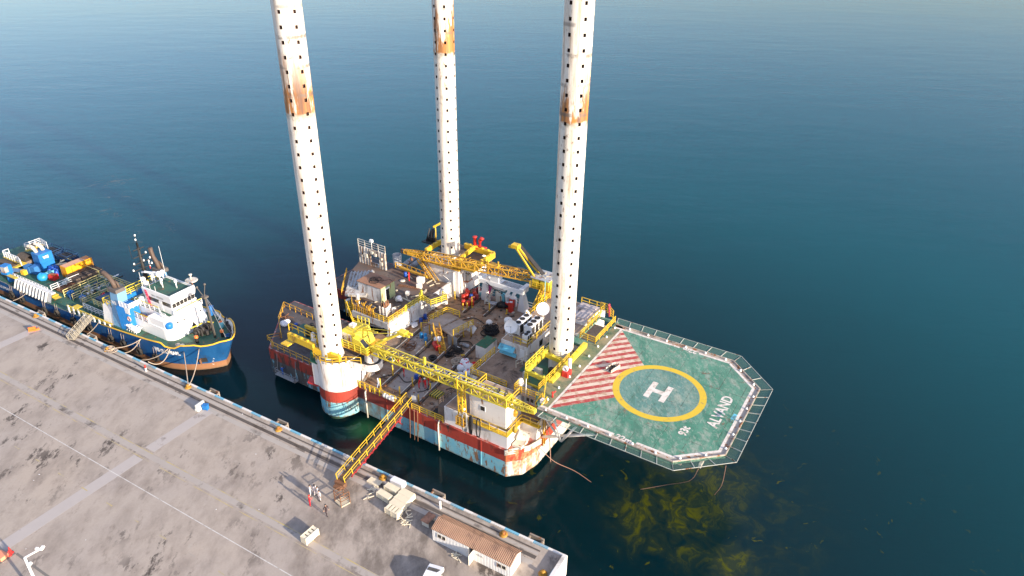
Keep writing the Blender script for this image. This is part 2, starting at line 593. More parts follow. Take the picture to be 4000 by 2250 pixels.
JOINT = paint('pale_concrete', (.40, .36, .335), .85, .06, dirt=.1, streak=False)
b = MB()
b.box(-57.1, -55.25, -12.75, -3.0, 3.0, 3.005); b.box(-57.05, -55.2, -32, -14.45, 3.0, 3.005)
b.box(-100.8, -98.9, -12.8, -3.4, 3.0, 3.005)
qpart('pale_joint_strip', b, JOINT)
b = MB()
b.box(-330, .1, -13.95, -13.15, 3.0, 3.004)
qpart('cable_trench_cover', b, paint('trench_concrete', (.36, .32, .285), .85, .1, dirt=.3, streak=False))
TRK = paint('rail_groove_dirt', (.10, .085, .075), .9, .35, dirt=.4, streak=False)
b = MB()
b.box(-330, -2.5, -1.06, -.84, 3.0, 3.004); b.box(-330, -2.5, -2.25, -1.75, 3.0, 3.004)
qpart('crane_rail_groove', b, TRK)
b = MB(); b.box(-330, -2.5, -3.25, -2.55, 3.0, 3.003); b.box(-330, -2.5, -1.6, -1.2, 3.0, 3.003)
qpart('rail_beam', b, paint('rail_beam_concrete', (.37, .335, .30), .85, .1, dirt=.2, streak=False))
mm = N('worn_white_line'); mm.fin(mm.mix(mm.mapr(mm.noise(1.2, 7, rough=.7), .5, .66), (.55, .53, .50), (.32, .29, .26)), .8)
b = MB(); b.box(-330, 0, -18.0, -17.9, 3.0, 3.006)
qpart('white_line', b, mm.m)
my = N('worn_yellow_line'); my.fin(my.mix(my.mapr(my.noise(.35, 8, rough=.7), .40, .58), (.46, .36, .12), (.33, .29, .25)), .8)
b = MB(); b.box(-330, 0, -13.14, -13.03, 3.0, 3.006); b.box(-330, 0, -14.33, -14.25, 3.0, 3.006)
for k in range(-60, 0):
    x = k * 5.05 - .6
    b.box(x - 1.2, x, -21.68, -21.55, 3.0, 3.006)
qpart('yellow_line', b, my.m)
# capping kerb with white and pale blue blocks
KW = paint('kerb_white', (.66, .64, .61), .6, .06, dirt=.4, dcol=(.3, .27, .24), streak=False)
KB = paint('kerb_blue', (.16, .40, .54), .6, .1, dirt=.4, dcol=(.3, .3, .3), streak=False)
b = MB(); n0 = 0
x = 0.1 - 1.945 * 165
while x < -1.9:
    b.m = n0 % 2; b.box(x, x + 1.945, -.3, 0, -3, 3.16); x += 1.945; n0 += 1
b.m = 0
b.box(x, .55, -.3, 0, -3, 3.15)
qpart('kerb', b, [KW, KB])
b = MB(); b.box(.15, .62, -140, -.301, -3, 3.55); b.m = 1; b.box(.05, .149, -6, -2.6, 3.001, 3.40)
qpart('end_kerb', b, [KW, KB])
b = MB()
b.box(-54.0, -53.75, -40, -31.6, 3.0, 3.05); b.box(-53.7, -30, -31.7, -31.45, 3.0, 3.03)
qpart('expansion_joint', b, paint('joint_sealant', (.17, .155, .14), .85, .1))
# ================================================================ jack-up rig
m = N('banded_hull_paint')
px, py, pz = m.xyz()
zz = m.math('ADD', pz, m.math('MULTIPLY', m.math('SUBTRACT', m.noise(1.5, 5), .5), .10))
uc = m.n('ShaderNodeVectorMath', operation='DOT_PRODUCT'); m.put(uc.inputs[0], m.geo); uc.inputs[1].default_value = (cos(rad(-31.5)), sin(rad(-31.5)), 0)
uu = m.math('SUBTRACT', uc.outputs['Value'], -0.32 * cos(rad(-31.5)) + 71.85 * sin(rad(-31.5)))
vs_ = m.vec((1, 1, .22))
white = m.mix(m.mapr(m.noise(1.2, 8, m.vec((1, 1, .14)), .66), .52, .64), (.78, .74, .69), (.46, .33, .23))
white = m.mix(m.math('MULTIPLY', m.mapr(m.noise(.5, 6, m.vec((1, 1, .3))), .5, .75), .3), white, (.55, .45, .36))
redc = m.mix(m.noise(.8, 6, vs_), (.30, .035, .022), (.42, .07, .045))
bluec = m.mix(m.mapr(m.noise(.6, 5), .35, .65), (.17, .46, .56), (.30, .52, .54))
peel_left = m.mapr(uu, -39, -33, 1, 0)
dark_mid = m.math('MULTIPLY', m.mapr(uu, -27, -25.6, 0, 1), m.mapr(uu, -25, -15, 1, 0))
rr = m.noise(1.1, 9, m.vec((1, 1, .30)), .7)
th = m.math('SUBTRACT', .56, m.math('MULTIPLY', peel_left, .16))
th = m.math('SUBTRACT', th, m.mapr(uu, -14, -1, 0, .025))
patch = m.mapr(rr, th, m.math('ADD', th, .03))
rustc = m.mix(m.noise(2.2, 5, vs_), (.11, .045, .022), (.34, .15, .05))
bluec = m.mix(m.math('MULTIPLY', patch, .92), bluec, m.mix(peel_left, rustc, (.075, .045, .035)))
bluec = m.mix(m.math('MULTIPLY', dark_mid, m.mapr(m.noise(.8, 6), .3, .6)), bluec, (.16, .15, .12))
bare = m.math('MULTIPLY', m.mapr(m.noise(.9, 3, m.vec((1, 1, 1.6))), .58, .61), m.mapr(uu, -24, -20, 0, 1))
bluec = m.mix(m.math('MULTIPLY', bare, m.mapr(uu, -19, -16, 1, 0)), bluec, (.30, .24, .19))
rth = m.math('SUBTRACT', .59, m.math('MULTIPLY', peel_left, .10))
redc = m.mix(m.mapr(rr, rth, m.math('ADD', rth, .04)), redc, (.09, .05, .04))
redc = m.mix(m.math('MULTIPLY', m.math('MULTIPLY', dark_mid, m.mapr(uu, -24, -19, 1, .35)), m.mapr(m.noise(.7, 5), .3, .6, .35, 1)), redc, (.075, .03, .028))
c = m.mix(m.mapr(zz, 3.55, 3.60), bluec, redc)
c = m.mix(m.mapr(zz, 5.50, 5.54), c, white)
vt = m.mapr(uu, .1, .5)       # the rusty forward chamfer and the whole forward side
cham = m.math('MULTIPLY', vt, m.mapr(m.noise(1.3, 9, m.vec((1, 1, .35)), .72), .44, .55))
vv_ = m.n('ShaderNodeVectorMath', operation='DOT_PRODUCT'); m.put(vv_.inputs[0], m.geo); vv_.inputs[1].default_value = (sin(rad(31.5)), cos(rad(31.5)), 0)
vv = m.math('SUBTRACT', vv_.outputs['Value'], -0.32 * sin(rad(31.5)) + 71.85 * cos(rad(31.5)))
cham = m.math('MULTIPLY', cham, m.mapr(vv, 4.2, 5.5, 1, .08))
cham = m.math('MULTIPLY', cham, m.mapr(zz, 5.4, 5.7, 1, 0))
c = m.mix(m.math('MULTIPLY', vt, m.math('MULTIPLY', m.mapr(zz, 3.5, 3.6, 1, 0), .6)), c, (.66, .60, .52))  # blue band whitened on this side: sun glare painted into the colour
c = m.mix(m.math('MULTIPLY', cham, .88), c, m.mix(m.mapr(m.noise(1.6, 5), .38, .62), (.20, .075, .025), (.55, .33, .17)))
edge = m.math('MULTIPLY', m.mapr(uu, -.25, 0, 0, 1), m.mapr(uu, 0, .35, 1, 0))
c = m.mix(m.math('MULTIPLY', m.math('MULTIPLY', edge, m.mapr(zz, 5.6, 5.8, 1, 0)), m.mapr(m.noise(2.5, 4), .3, .5)), c, (.30, .12, .04))
c = m.mix(m.math('MULTIPLY', m.mapr(zz, 1.0, 1.35, 1, 0), m.mapr(m.noise(1.5, 5, vs_), .4, .6)), c, (.22, .17, .12))
m.fin(c, .5)
m.bump(m.noise(.8, 2), .05, .05)
HULL = m.m

Z0, ZD = 1.0, 5.55
rig = T('jackup_rig', 'white, red and pale blue jack-up drilling barge moored off the quay', 'drilling rig', 'R', (-22, 12, 0))
plan = [(-45, -.4), (0, -.4), (1.7, 1.2), (2.4, 3.9), (2.4, 30), (-.5, 33.5), (-53, 33.5), (-53, 20), (-33.2, 20), (-33.2, 12.6), (-53, 12.6), (-53, 10)]
b = MB(); b.prism(plan, Z0, 5.5)
# strake lines and doubler plates standing proud of the side
for u in (-38, -20.5, -10.9, -4):
    b.box(u, u + .12, -.46, -.4, 1.05, 5.45)
hull = rig.add('hull', b, HULL)
for u in (-24.3, -10.95):
    b = MB(); b.tube((u, -.62, .6), (u, -.62, 5.3), .12, 8); b.tube((u, -.62, 5.25), (u, -.2, 5.7), .12, 8)
    rig.add('discharge_pipe', b, CREAM)
for u in (-16.2, -15.4, -14.8):
    b = MB(); b.tube((u, -.6, .4), (u + .2, -.5, 6.0), .07, 6); rig.add('discharge_pipe', b, RUSTY)
b = MB(); b.sheet([(-32.9, .0), (-10.4, .0), (-10.4, 7.8), (-11.6, 7.8), (-11.6, 29.5), (1.8, 29.6), (-.6, 33.2), (-33, 33.2), (-33, 20.1)][:2] + [(-10.4, 7.8), (-11.4, 7.8), (-11.4, 33.2), (-33, 33.2), (-33, .0)], ZD - .02)
rig.add('main_deck', b, DECK)
b = MB(); b.sheet([(-44.8, -.2), (-33.1, -.2), (-33.1, 12.4), (-52.8, 12.4), (-52.8, 10)], ZD - .02); b.sheet([(-52.8, 20.2), (-33.1, 20.2), (-33.1, 33.3), (-52.8, 33.3)], ZD - .021)
rig.add('aft_deck', b, DECK_DARK)
# raised pipe-rack sleepers that split the deck into bays
SLEEPER = paint('oily_beam', (.07, .055, .045), .7, .3, .2)
b = MB()
for u0, u1, v0, v1 in ((-26.3, -27.9, .9, 17), (-22.6, -24.7, 1.1, 22), (-19.0, -20.8, 1.3, 19.5), (-15.6, -17.3, 1.2, 18), (-25.0, -25.4, 25.5, 31.6), (-21.3, -21.7, 26.5, 31.9)):
    b.bar((u0, v0, ZD + .12), (u1, v1, ZD + .12), .34, .26)
    b.m = 1; b.bar((u0 - .32, v0, ZD + .10), (u1 - .32, v1, ZD + .10), .14, .22); b.m = 0
rig.add('deck_sleeper', b, [SLEEPER, CREAM])
# pale concrete-grey panels in the working bays
b = MB()
b.add([(-18.6, 2.2, ZD), (-15.95, 2.2, ZD), (-16.8, 10.2, ZD), (-19.7, 10.2, ZD)], [(0, 1, 2, 3)])
b.add([(-22.2, 2.0, ZD), (-19.5, 2.0, ZD), (-20.1, 8, ZD), (-22.9, 8, ZD)], [(0, 1, 2, 3)])
b.add([(-27.2, 11.5, ZD), (-24.6, 11.5, ZD), (-25.2, 19, ZD), (-28.0, 19, ZD)], [(0, 1, 2, 3)])
rig.add('hatch_cover', b, deck_material('grey_hatch', ((.33, .31, .29), (.30, .27, .25), (.25, .20, .17)), .7))
STRIPE = N('hazard_paint')
sx = STRIPE.n('ShaderNodeTexWave'); sx.inputs['Scale'].default_value = .75; STRIPE.put(sx.inputs['Vector'], STRIPE.vec(rot=rad(31.5)))
STRIPE.fin(STRIPE.mix(STRIPE.mapr(sx.outputs[1], .45, .55), (.03, .028, .025), (.5, .4, .04)), .7)
b = MB(); b.box(-15.6, -14.0, 3.5, 5.0, ZD, ZD + .35)
rig.add('hazard_hatch', b, STRIPE.m)
b = MB(); b.box(-13.0, -10.3, .3, 1.9, ZD, ZD + .06)
rig.add('moonpool_opening', b, BLACK)
for pts in ([(-26, 8, 0), (-24, 9.5, 0), (-22.6, 8.4, 0), (-20.2, 9.6, 0), (-18.5, 8.8, 0)], [(-24.5, 3, 0), (-23, 5, 0), (-20.6, 4.2, 0), (-19.4, 6, 0)], [(-28, 22, 0), (-26.8, 23.5, 0), (-24.4, 22.8, 0), (-22.6, 25, 0), (-20, 24.4, 0)], [(-21, 17, 0), (-19, 18.4, 0), (-17.2, 17.6, 0), (-16.4, 20.5, 0), (-17.5, 22, 0)], [(-17.6, 3.2, 0), (-16.8, 4.4, 0), (-17.4, 6.2, 0), (-16.2, 7.5, 0)], [(-29, 10, 0), (-28, 11.6, 0), (-28.8, 13.4, 0), (-27.6, 16, 0)], [(-14.5, 6, 0), (-13, 7.4, 0), (-12, 6.2, 0)]):
    b = MB(); P = [Vector((q[0], q[1], ZD + .07)) for q in pts]; out = []
    for i in range(len(P) - 1):
        for k in range(6):
            t_ = k / 6; p0, p1, p2, p3 = P[max(i - 1, 0)], P[i], P[i + 1], P[min(i + 2, len(P) - 1)]
            out.append(.5 * ((2 * p1) + (-p0 + p2) * t_ + (2 * p0 - 5 * p1 + 4 * p2 - p3) * t_ ** 2 + (-p0 + 3 * p1 - 3 * p2 + p3) * t_ ** 3))
    b.path(out + [P[-1]], .07, 5); rig.add('deck_cable', b, DARK)
# deck-edge railings
b = MB(); b.rail([(-25.9, -.3, ZD), (-17.5, -.3, ZD)], 1.1, .09, 1.4); b.rail([(-15.8, -.3, ZD), (-10.3, -.3, ZD)], 1.1, .09, 1.3, 2)
rig.add('railing', b, YELLOW)
for k in range(9):
    b = MB(); b.box(-25.6 + k * .95, -25.42 + k * .95, -.40, -.28, ZD - .1, ZD + 1.0); rig.add('rail_board', b, YELLOW)
b = MB(); b.rail([(-44.6, .0, ZD), (-33.2, -.3, ZD)], 1.1, .08, 1.5); b.rail([(-45.4, 2.7, ZD), (-49.4, 5.8, ZD), (-52.6, 9.9, ZD), (-45.4, 9.6, ZD)], 1.15, .1, 1.6); b.rail([(-44.3, 9.6, ZD), (-41.0, 9.6, ZD)], 1.1, .08); b.rail([(-44.5, .2, ZD), (-46.2, .6, ZD + .4), (-45.6, 2.6, ZD)], 1.0, .08)
rig.add('railing', b, OCHRE)
b = MB(); b.rail([(-28.4, 33.3, ZD), (-12, 33.3, ZD)], 1.1, .07, 1.6)
rig.add('railing', b, CREAM)
for u, v, h in ((-22.7, 1.0, 1.9), (-19.2, 1.2, 1.7), (-19.2, 4.1, 1.6), (-15.9, 1.4, 1.5), (-16.4, 4.8, 1.2), (-23.1, 4.3, 2.2), (-27.7, 17, 1.6), (-24.1, 15.2, 2.0), (-20.7, 19.2, 1.8), (-29.2, 28.6, 1.7), (-25.8, 26.3, 1.4), (-25.2, 26.7, 1.5), (-25.0, 27.9, 2.2), (-21.5, 28.2, 1.9), (-18.6, 29.3, 1.0), (-23.9, 13.3, 1.2)):
    b = MB(); b.tube((u, v, ZD), (u + .05, v - .05, ZD + h), .10, 7); b.tube((u, v, ZD), (u, v, ZD + .18), .2, 7)
    rig.add('deck_post', b, YELLOW)
for pts in ([(-24.1, 15.2, ZD + 1.9), (-22.8, 15.6, ZD + 1.0), (-21.7, 15.9, ZD + 1.3)], [(-27.7, 17, ZD + 1.5), (-26.4, 18.5, ZD + 1.2), (-25, 19.5, ZD + 2.0)]):
    b = MB(); b.path(pts, .05, 5); rig.add('guard_chain', b, LEMON)

# ---- leg houses
def arc(c, r, a0, a1, n=18):
    return [(c[0] + r * cos(rad(a0 + (a1 - a0) * k / n)), c[1] + r * sin(rad(a0 + (a1 - a0) * k / n))) for k in range(n + 1)]
lp = [(-32.6, 3.4)] + arc((-29.3, -.35), 3.3, 180, 360, 28) + [(-25.99, .35), (-25.99, 3.4)]
b = MB(); b.prism(lp, Z0 - .02, 10.6)
b.prism([(-33.0, .5), (-33.0, -2.2), (-31.7, -3.4), (-30.6, -3.4), (-30.6, .5)], 5.6, 9.55)
jh = rig.add('leg_house', b, HULL)
b = MB(); b.add([(-32.6, -1.2, 5.3), (-34.0, -2.2, 5.3), (-33.2, -3.4, 5.3), (-31.2, -3.2, 5.3), (-32.6, -1.2, 5.1), (-34.0, -2.2, 5.1), (-33.2, -3.4, 5.1), (-31.2, -3.2, 5.1)], [(0, 3, 2, 1)[::-1], (4, 5, 6, 7)[::-1], (0, 1, 5, 4), (1, 2, 6, 5), (2, 3, 7, 6), (3, 0, 4, 7)])
rig.add('red_fin', b, RED, jh)
b = MB(); b.sheet([(p[0] * .99 - .29, p[1] * .97) for p in lp], 10.62)
rig.add('leg_house_roof', b, ROOF_DARK, jh)
b = MB(); b.prism([(-33.1, .4), (-33.1, -2.3), (-31.8, -3.5), (-30.5, -3.5), (-30.5, .4)], 9.56, 9.66); b.box(-32.2, -31.6, -2.9, -2.3, 9.66, 10.9); b.path([(-32, -2.6, 9.7), (-31.6, -3, 11), (-32.3, -2.2, 11.3)], .18, 7)
rig.add('green_pump_platform', b, GREEN, jh)
b = MB(); b.lathe((-32.2, -2.0, 9.7), [(.3, 0), (.3, 3.6), (.22, 3.9), (.12, 4.0)], 12); b.torus((-32.2, -2.0, 12.4), .34, .06); b.torus((-32.2, -2.0, 11.2), .34, .06)
rig.add('vent_column', b, WHITE, jh)
b = MB(); b.prism([(-26.6, -1.6)] + arc((-23.7, .75), 1.55, -75, 90, 14) + [(-26.2, 3.3), (-27.5, 3.3)], 9.4, 10.45)
rig.add('crane_bracket', b, paint('rust_streaked_white', (.76, .72, .66), .5, .08, .22, (.2, .1, .05), True, .2), jh)
b = MB(); b.prism([(-26.7, -1.3)] + arc((-23.7, .75), 1.4, -75, 90, 14) + [(-26.2, 2.9), (-27.5, 2.9)], 10.46, 10.5)
rig.add('bracket_deck', b, DARK, jh)
for dv in (0, 1.1):
    b = MB(); b.tube((-25.9, .4 + dv, 5.6), (-23.6, .7 + dv, 9.5), .2, 8); rig.add('bracket_brace', b, WHITE_ROUGH, jh)
b = MB(); b.rail([(q[0], q[1], 10.5) for q in arc((-29.3, -.35), 3.5, 190, 335, 9)], 1.1, .09, 1.2)
b.rail([(-26.2, -1.9, 10.5), (-24.2, -.9, 10.5)], 1.1, .08)
rig.add('railing', b, YELLOW, jh)
# far leg house
b = MB(); b.box(-36.9, -29.0, 29.6, 38.5, ZD, 11.0)
for v in (30.1, 31.2):
    b.tube((-28.8, v, ZD), (-28.8, v, 10.2), .2, 8)
b.tube((-29.9, 29.4, ZD), (-29.9, 29.4, 10.5), .16, 8); b.tube((-31.2, 29.42, 10.2), (-32.6, 29.42, 9.2), .07, 6); b.tube((-33.3, 29.4, 9.6), (-30.4, 29.4, 8.4), .05, 6)
fh_ = rig.add('leg_house', b, WHITE, label='far white box-shaped leg house with pipes on its corner')
b = MB(); b.box(-28.99, -28.0, 30.9, 32.6, 8.2, 8.35); b.m = 1; b.box(-28.7, -28.1, 31.4, 32.2, 8.36, 9.6)
rig.add('instrument_ledge', b, [BROWN, CREAM], fh_)
b = MB(); b.stair((-37.4, 29.0, 11.2), (-31.2, 28.2, ZD), .9, 22, True, .1)
rig.add('stairway', b, OCHRE, fh_)
b = MB(); b.rail([(-37.2, 29.4, 11.3), (-29.0, 29.4, 11.3), (-28.6, 33, 11.3)], 1.1, .09, 1.3); b.box(-37.2, -28.6, 29.2, 29.9, 11.02, 11.25)
rig.add('railing', b, OCHRE, fh_)

# ---- yellow jacking yokes
def yoke(name, mat, c, z, parts):
    b = MB()
    for p, q_, w_, h_ in parts:
        b.bar(p, q_, w_, h_)
        d = Vector(q_) - Vector(p)
        for k in range(1, int(d.length / 1.2)):
            e = Vector(p) + d * (k / int(d.length / 1.2))
            b.box(e.x - w_ * .3, e.x + w_ * .3, e.y - w_ * .3, e.y + w_ * .3, e.z, e.z + h_ * .5 + .18)
    return rig.add('jacking_yoke', b, mat)
z = 12.0
yoke('l', YELLOW, 0, z, [((-36.6, -2.7, z), (-31.2, -2.9, z), .55, 1.0), ((-31.2, -2.9, z - .5), (-26.6, -2.5, z - .5), .5, .9), ((-37, .9, z - .4), (-32.2, .9, z - .4), .4, .5)])
b = MB(); b.rail([(-37, -2.2, z + .5), (-36.6, -1.9, z + .5), (-31.2, -2.2, z + .5)], 1.1, .1, 1.4); b.box(-37.6, -36.2, -3.6, -2.2, 10.6, 10.8)
rig.add('railing', b, YELLOW)
z = 12.5
yoke('r', LEMON, 0, z, [((-2.0, 7.9, z), (2.2, 7.6, z), .35, .6), ((-2.1, 13.0, z), (2.0, 12.6, z), .5, .6), ((-2.0, 7.9, z), (-2.1, 14, z), .5, .7), ((2.1, 7.4, z - .2), (2.0, 17.8, z + .2), .6, 1.1), ((1.95, 7.6, 11), (1.95, 7.6, z), .5, .5), ((-1.9, 7.8, 10.9), (-1.9, 7.8, z), .45, .45)])
b = MB(); b.box(-2.4, 1.9, 7.7, 12.4, 10.7, 10.85)
b.box(.6, .75, 8.0, 8.15, 10.86, 12.9)
rig.add('green_grating', b, GREEN)
b = MB(); b.bar((-2.5, 7.65, 10.85), (2.0, 7.45, 10.85), .18, .3); b.rail([(-2.2, 8, 12.8), (-2.3, 13, 12.8)], .9, .1, 1.1, 1); b.rail([(-2.2, 13.4, 11.3), (-3.2, 17.4, 11.3)], 1.0, .1, 1.1)
rig.add('railing', b, LEMON)
b = MB(); b.box(-1.9, -.8, 9.9, 10.4, 10.86, 11.9); b.tube((-1.35, 9.86, 11.35), (-1.35, 9.9, 11.35), .4, 14)
rig.add('wall_condenser', b, [WHITE, DARK])
b = MB(); b.lathe((.3, 10.9, 10.86), [(.45, 0), (.48, .5), (.45, 1.2), (.3, 1.25)], 12); rig.add('black_bin', b, BLACK)
z = 12.2
yoke('m', YELLOW, 0, z, [((-30.5, 29.7, z - .2), (-25.7, 29.9, z - .2), .5, 1.1), ((-25.9, 29.9, z), (-25.9, 36.4, z), .6, 1.0), ((-25.9, 36.4, z), (-32.6, 36.8, z), .6, 1.0), ((-29.8, 30.5, z + .1), (-30.2, 36.4, z + .4), .5, .7), ((-37.3, 31, z), (-37.3, 37.2, z), .5, .8)])
b = MB(); b.box(-30.4, -26, 30.2, 36.2, 11.2, 11.35); b.box(-37, -28.8, 34, 38.4, 11.02, 11.2)
rig.add('yoke_platform', b, ROOF_DARK)
b = MB()
b.lathe((-30.4, 36.9, 12.6), [(.32, 0), (.32, 1.7), (.45, 1.75), (.45, 1.95), (.2, 2)], 12); b.path([(-29.3, 36.9, 12.7), (-29.3, 36.9, 13.9), (-29.0, 36.9, 14.5), (-28.6, 36.9, 14.3)], .34, 9)
b.box(-31, -28.2, 36.3, 37.6, 12.4, 12.62)
rig.add('red_pump', b, RED)

# ---- accommodation block
b = MB()
b.prism([(-10.2, -.05), (-.02, -.05), (-.02, 3.55), (2.35, 3.55), (2.35, 29), (-.6, 31), (-11.4, 31), (-11.4, 7.9), (-10.2, 7.9)], 5.5, 8.3)
acc = rig.add('accommodation_block', b, WHITE)
b = MB(); b.sheet([(-10.1, .05), (-.12, .05), (-.12, 3.65), (2.25, 3.65), (2.25, 28.9), (-.6, 30.9), (-11.3, 30.9), (-11.3, 8), (-10.1, 8)], 8.32)
rig.add('roof', b, deck_material('block_roof', ((.30, .21, .15), (.25, .19, .15), (.20, .13, .09)), .9, .3), acc)
b = MB(); b.box(-11.2, -5.5, 8.2, 9.0, 8.33, 8.6); b.box(-9.5, -5.8, 8.4, 8.9, 8.6, 8.9)
rig.add('pipe_run', b, ROOF, acc)
b = MB(); b.rail([(-11.35, 14.4, 8.33), (-11.35, 7.95, 8.33), (-5.2, 7.95, 8.33)], 1.2, .1, 1.2, 2)
rig.add('railing', b, YELLOW, acc)
b = MB(); b.box(-6.6, -.0, -.75, -.06, 8.15, 8.28); b.rail([(-6.4, -.7, 8.3), (.3, -.7, 8.3), (.3, 3.0, 8.3), (2.9, 3.1, 8.3)], 1.1, .07, 1.3, 1); b.box(0, .42, -.75, 3.3, 8.15, 8.28); b.box(0, 3, 2.95, 3.55, 8.15, 8.28)
rig.add('side_walkway', b, YELLOW, acc)
b = MB(); b.rail([(-7.4, -.85, 7.3), (-6.4, -.85, 7.3)], 1.3, .1, .5, 2); b.box(-7.6, -6.2, -1.1, -.06, 7.1, 7.25); b.rail([(-7.5, -1.05, 7.3), (-6.3, -1.05, 7.3)], 1.2, .09, .6, 2)
rig.add('boarding_landing', b, OCHRE, acc)
b = MB(); b.box(-6.2, -.55, .4, 4.3, 8.33, 11.65)
h2 = rig.add('pump_house', b, WHITE)
b = MB(); b.sheet([(-6.1, .5), (-.65, .5), (-.65, 4.2), (-6.1, 4.2)], 11.67); rig.add('roof', b, ROOF, h2)
b = MB(); b.rail([(-.65, 4.2, 11.67), (-.65, .5, 11.67), (-6.1, .5, 11.67), (-6.1, 4.2, 11.67)], 1.1, .1, 1.9); rig.add('railing', b, YELLOW, h2)
b = MB(); b.box(-4.45, -3.8, .34, .4, 9.9, 10.55); w_ = rig.add('window', b, GLASS, h2)
b = MB(); b.box(-4.55, -3.7, .36, .399, 9.8, 9.9); b.box(-4.55, -3.7, .36, .399, 10.55, 10.65); b.box(-4.55, -4.45, .36, .399, 9.9, 10.55); b.box(-3.8, -3.7, .36, .399, 9.9, 10.55); rig.add('window_frame', b, WHITE_SHIP, w_)
b = MB(); b.ball((-2.1, 2.2, 11.9), .8, 14, 6, .3); rig.add('orange_tarpaulin', b, paint('rusty_orange', (.45, .13, .06), .7, .3), h2)
b = MB(); b.ball((-.45, 2.6, 9.6), .38, 10, 6, 1.6); rig.add('cable_reel', b, OCHRE, h2)
# equipment cabinets, red door, upper walkway
b = MB(); b.box(-.5, 2.3, 4.9, 5.4, 8.33, 11.7)
cabs = rig.add('switchgear_cabinet', b, GREY)
b = MB()
for k in range(3):
    b.box(-.1 + k * .65, .3 + k * .65, 4.85, 4.9, 10.3, 10.8)
rig.add('vent_grille', b, DARK, cabs)
b = MB(); b.box(.1, 1.15, 4.82, 4.9, 8.34, 9.9); rig.add('red_door', b, RED, cabs)
b = MB(); b.box(-1.6, 2.9, 3.9, 5.3, 11.75, 11.9)
up_ = rig.add('upper_walkway', b, ROOF)
b = MB(); b.rail([(-1.5, 5.2, 11.9), (-1.5, 4.0, 11.9), (2.8, 4.0, 11.9)], 1.1, .1, 1.0, 2); b.rail([(1.5, 7.2, 12.5), (3.2, 3.6, 12.5)], 1.1, .1, 1.2, 2); b.stair((2.9, 2.6, 11.4), (3.3, 3.6, 12.5), 1.0, 4)
rig.add('railing', b, YELLOW, up_)
b = MB(); b.tube((.3, 3.95, 11.9), (.3, 3.95, 14.6), .06, 6); rig.add('light_pole', b, WHITE, up_)
b = MB(); b.ball((-1.4, 5.4, 12.4), .5, 10, 6, 1.5); rig.add('lagged_vent', b, WHITE, up_)
b = MB(); b.box(3.0, 3.5, 2.9, 3.5, 12.0, 13.0); rig.add('fuse_box', b, WHITE, up_)
# quarters with flat roof
b = MB(); b.box(-10.6, -6.0, 15.0, 30.0, 8.33, 10.9); b.box(-6.0, -.6, 21.6, 30.2, 8.34, 11.6); b.box(-4.6, -1.2, 24.3, 29.8, 11.6, 12.1)
qt = rig.add('crew_quarters', b, WHITE)
b = MB(); b.sheet([(-10.5, 15.1), (-6.1, 15.1), (-6.1, 29.9), (-10.5, 29.9)], 10.93); b.sheet([(-5.9, 21.7), (-.7, 21.7), (-.7, 24.2), (-5.9, 24.2)], 11.63); b.sheet([(-5.9, 24.2), (-4.7, 24.2), (-4.7, 30.1), (-5.9, 30.1)], 11.63)
rig.add('roof', b, ROOF, qt)
b = MB(); b.box(-4.55, -1.25, 24.35, 29.75, 12.1, 12.13); b.box(-3.4, -1.6, 25, 29.2, 12.13, 12.3)
rig.add('upper_roof', b, paint('pinkish_sheet_roof', (.46, .40, .38), .7, .1, dirt=.3, streak=False), qt)
b = MB(); b.rail([(-6.1, 15.1, 10.93), (-6.1, 22, 10.93)], 1.1, .1, 1.3); b.rail([(-8.5, 15.1, 10.93), (-6.1, 15.1, 10.93)], 1.1, .1, 1.1); b.rail([(-10.5, 21, 10.93), (-10.5, 29.8, 10.93), (-11, 31, 10.9)], 1.0, .09, 1.3); b.rail([(-4.8, 30.1, 11.7), (-.7, 30.1, 11.7), (-.7, 24, 11.7)], 1.1, .1, 1.3)
rig.add('railing', b, YELLOW, qt)
b = MB(); b.add([(-10.7, 14.9, 10.3), (-8.0, 14.9, 10.3), (-8.0, 14.1, 9.7), (-10.7, 14.1, 9.7)], [(0, 1, 2, 3)]); b.add([(-10.7, 14.95, 9.2), (-7.8, 14.95, 9.2), (-7.8, 14.6, 8.7), (-10.7, 14.6, 8.7)], [(0, 1, 2, 3)])
rig.add('awning', b, CYAN, qt)
b = MB(); b.box(-7.3, -6.5, 14.94, 15.0, 8.4, 10.3); rig.add('door', b, WHITE_SHIP, qt)
b = MB(); b.box(-6.0, -5.94, 18.6, 19.5, 9.2, 10.2); rig.add('window', b, GLASS, qt)
b = MB(); b.box(-5.9, -2.6, 12.6, 21.5, 8.34, 8.4); rig.add('green_walkway', b, GREEN_DECK, acc)
b = MB(); b.rail([(-6.6, 12.8, 8.5), (-4.0, 21, 8.5)], 1.2, .1, 1.3)
rig.add('railing', b, CREAM, acc)

# ---- gantry, vents, aft structures
b = MB()
for u0, u1 in ((-25.2, -24.0), (-17.4, -16.2)):
    b.add([(u0 - .2, 31.2, ZD), (u1, 31.2, ZD), (u1, 33.0, ZD), (u0 - .2, 33.0, ZD), (u0 + .5, 31.0, 9.6), (u1 - .1, 31.0, 9.6), (u1 - .1, 31.7, 9.6), (u0 + .5, 31.7, 9.6)], [(4, 5, 6, 7), (0, 1, 5, 4), (1, 2, 6, 5), (2, 3, 7, 6), (3, 0, 4, 7)])
b.box(-25.2, -16.0, 30.3, 32.2, 9.6, 10.35)
for u in (-25.2, -16.3):
    b.box(u - .3, u + .5, 30.0, 32.5, 10.35, 10.8)
b.box(-22.8, -21.0, 30.4, 31.6, 10.36, 11.7)
b.tube((-23.4, 30.9, 11.1), (-22.8, 30.9, 11.1), .55, 14)
gan = rig.add('gantry_frame', b, WHITE_SHIP)
b = MB()
for k in range(5):
    b.box(-20.6 + k * .85, -19.9 + k * .85, 30.6, 31.9, 10.36, 10.45)
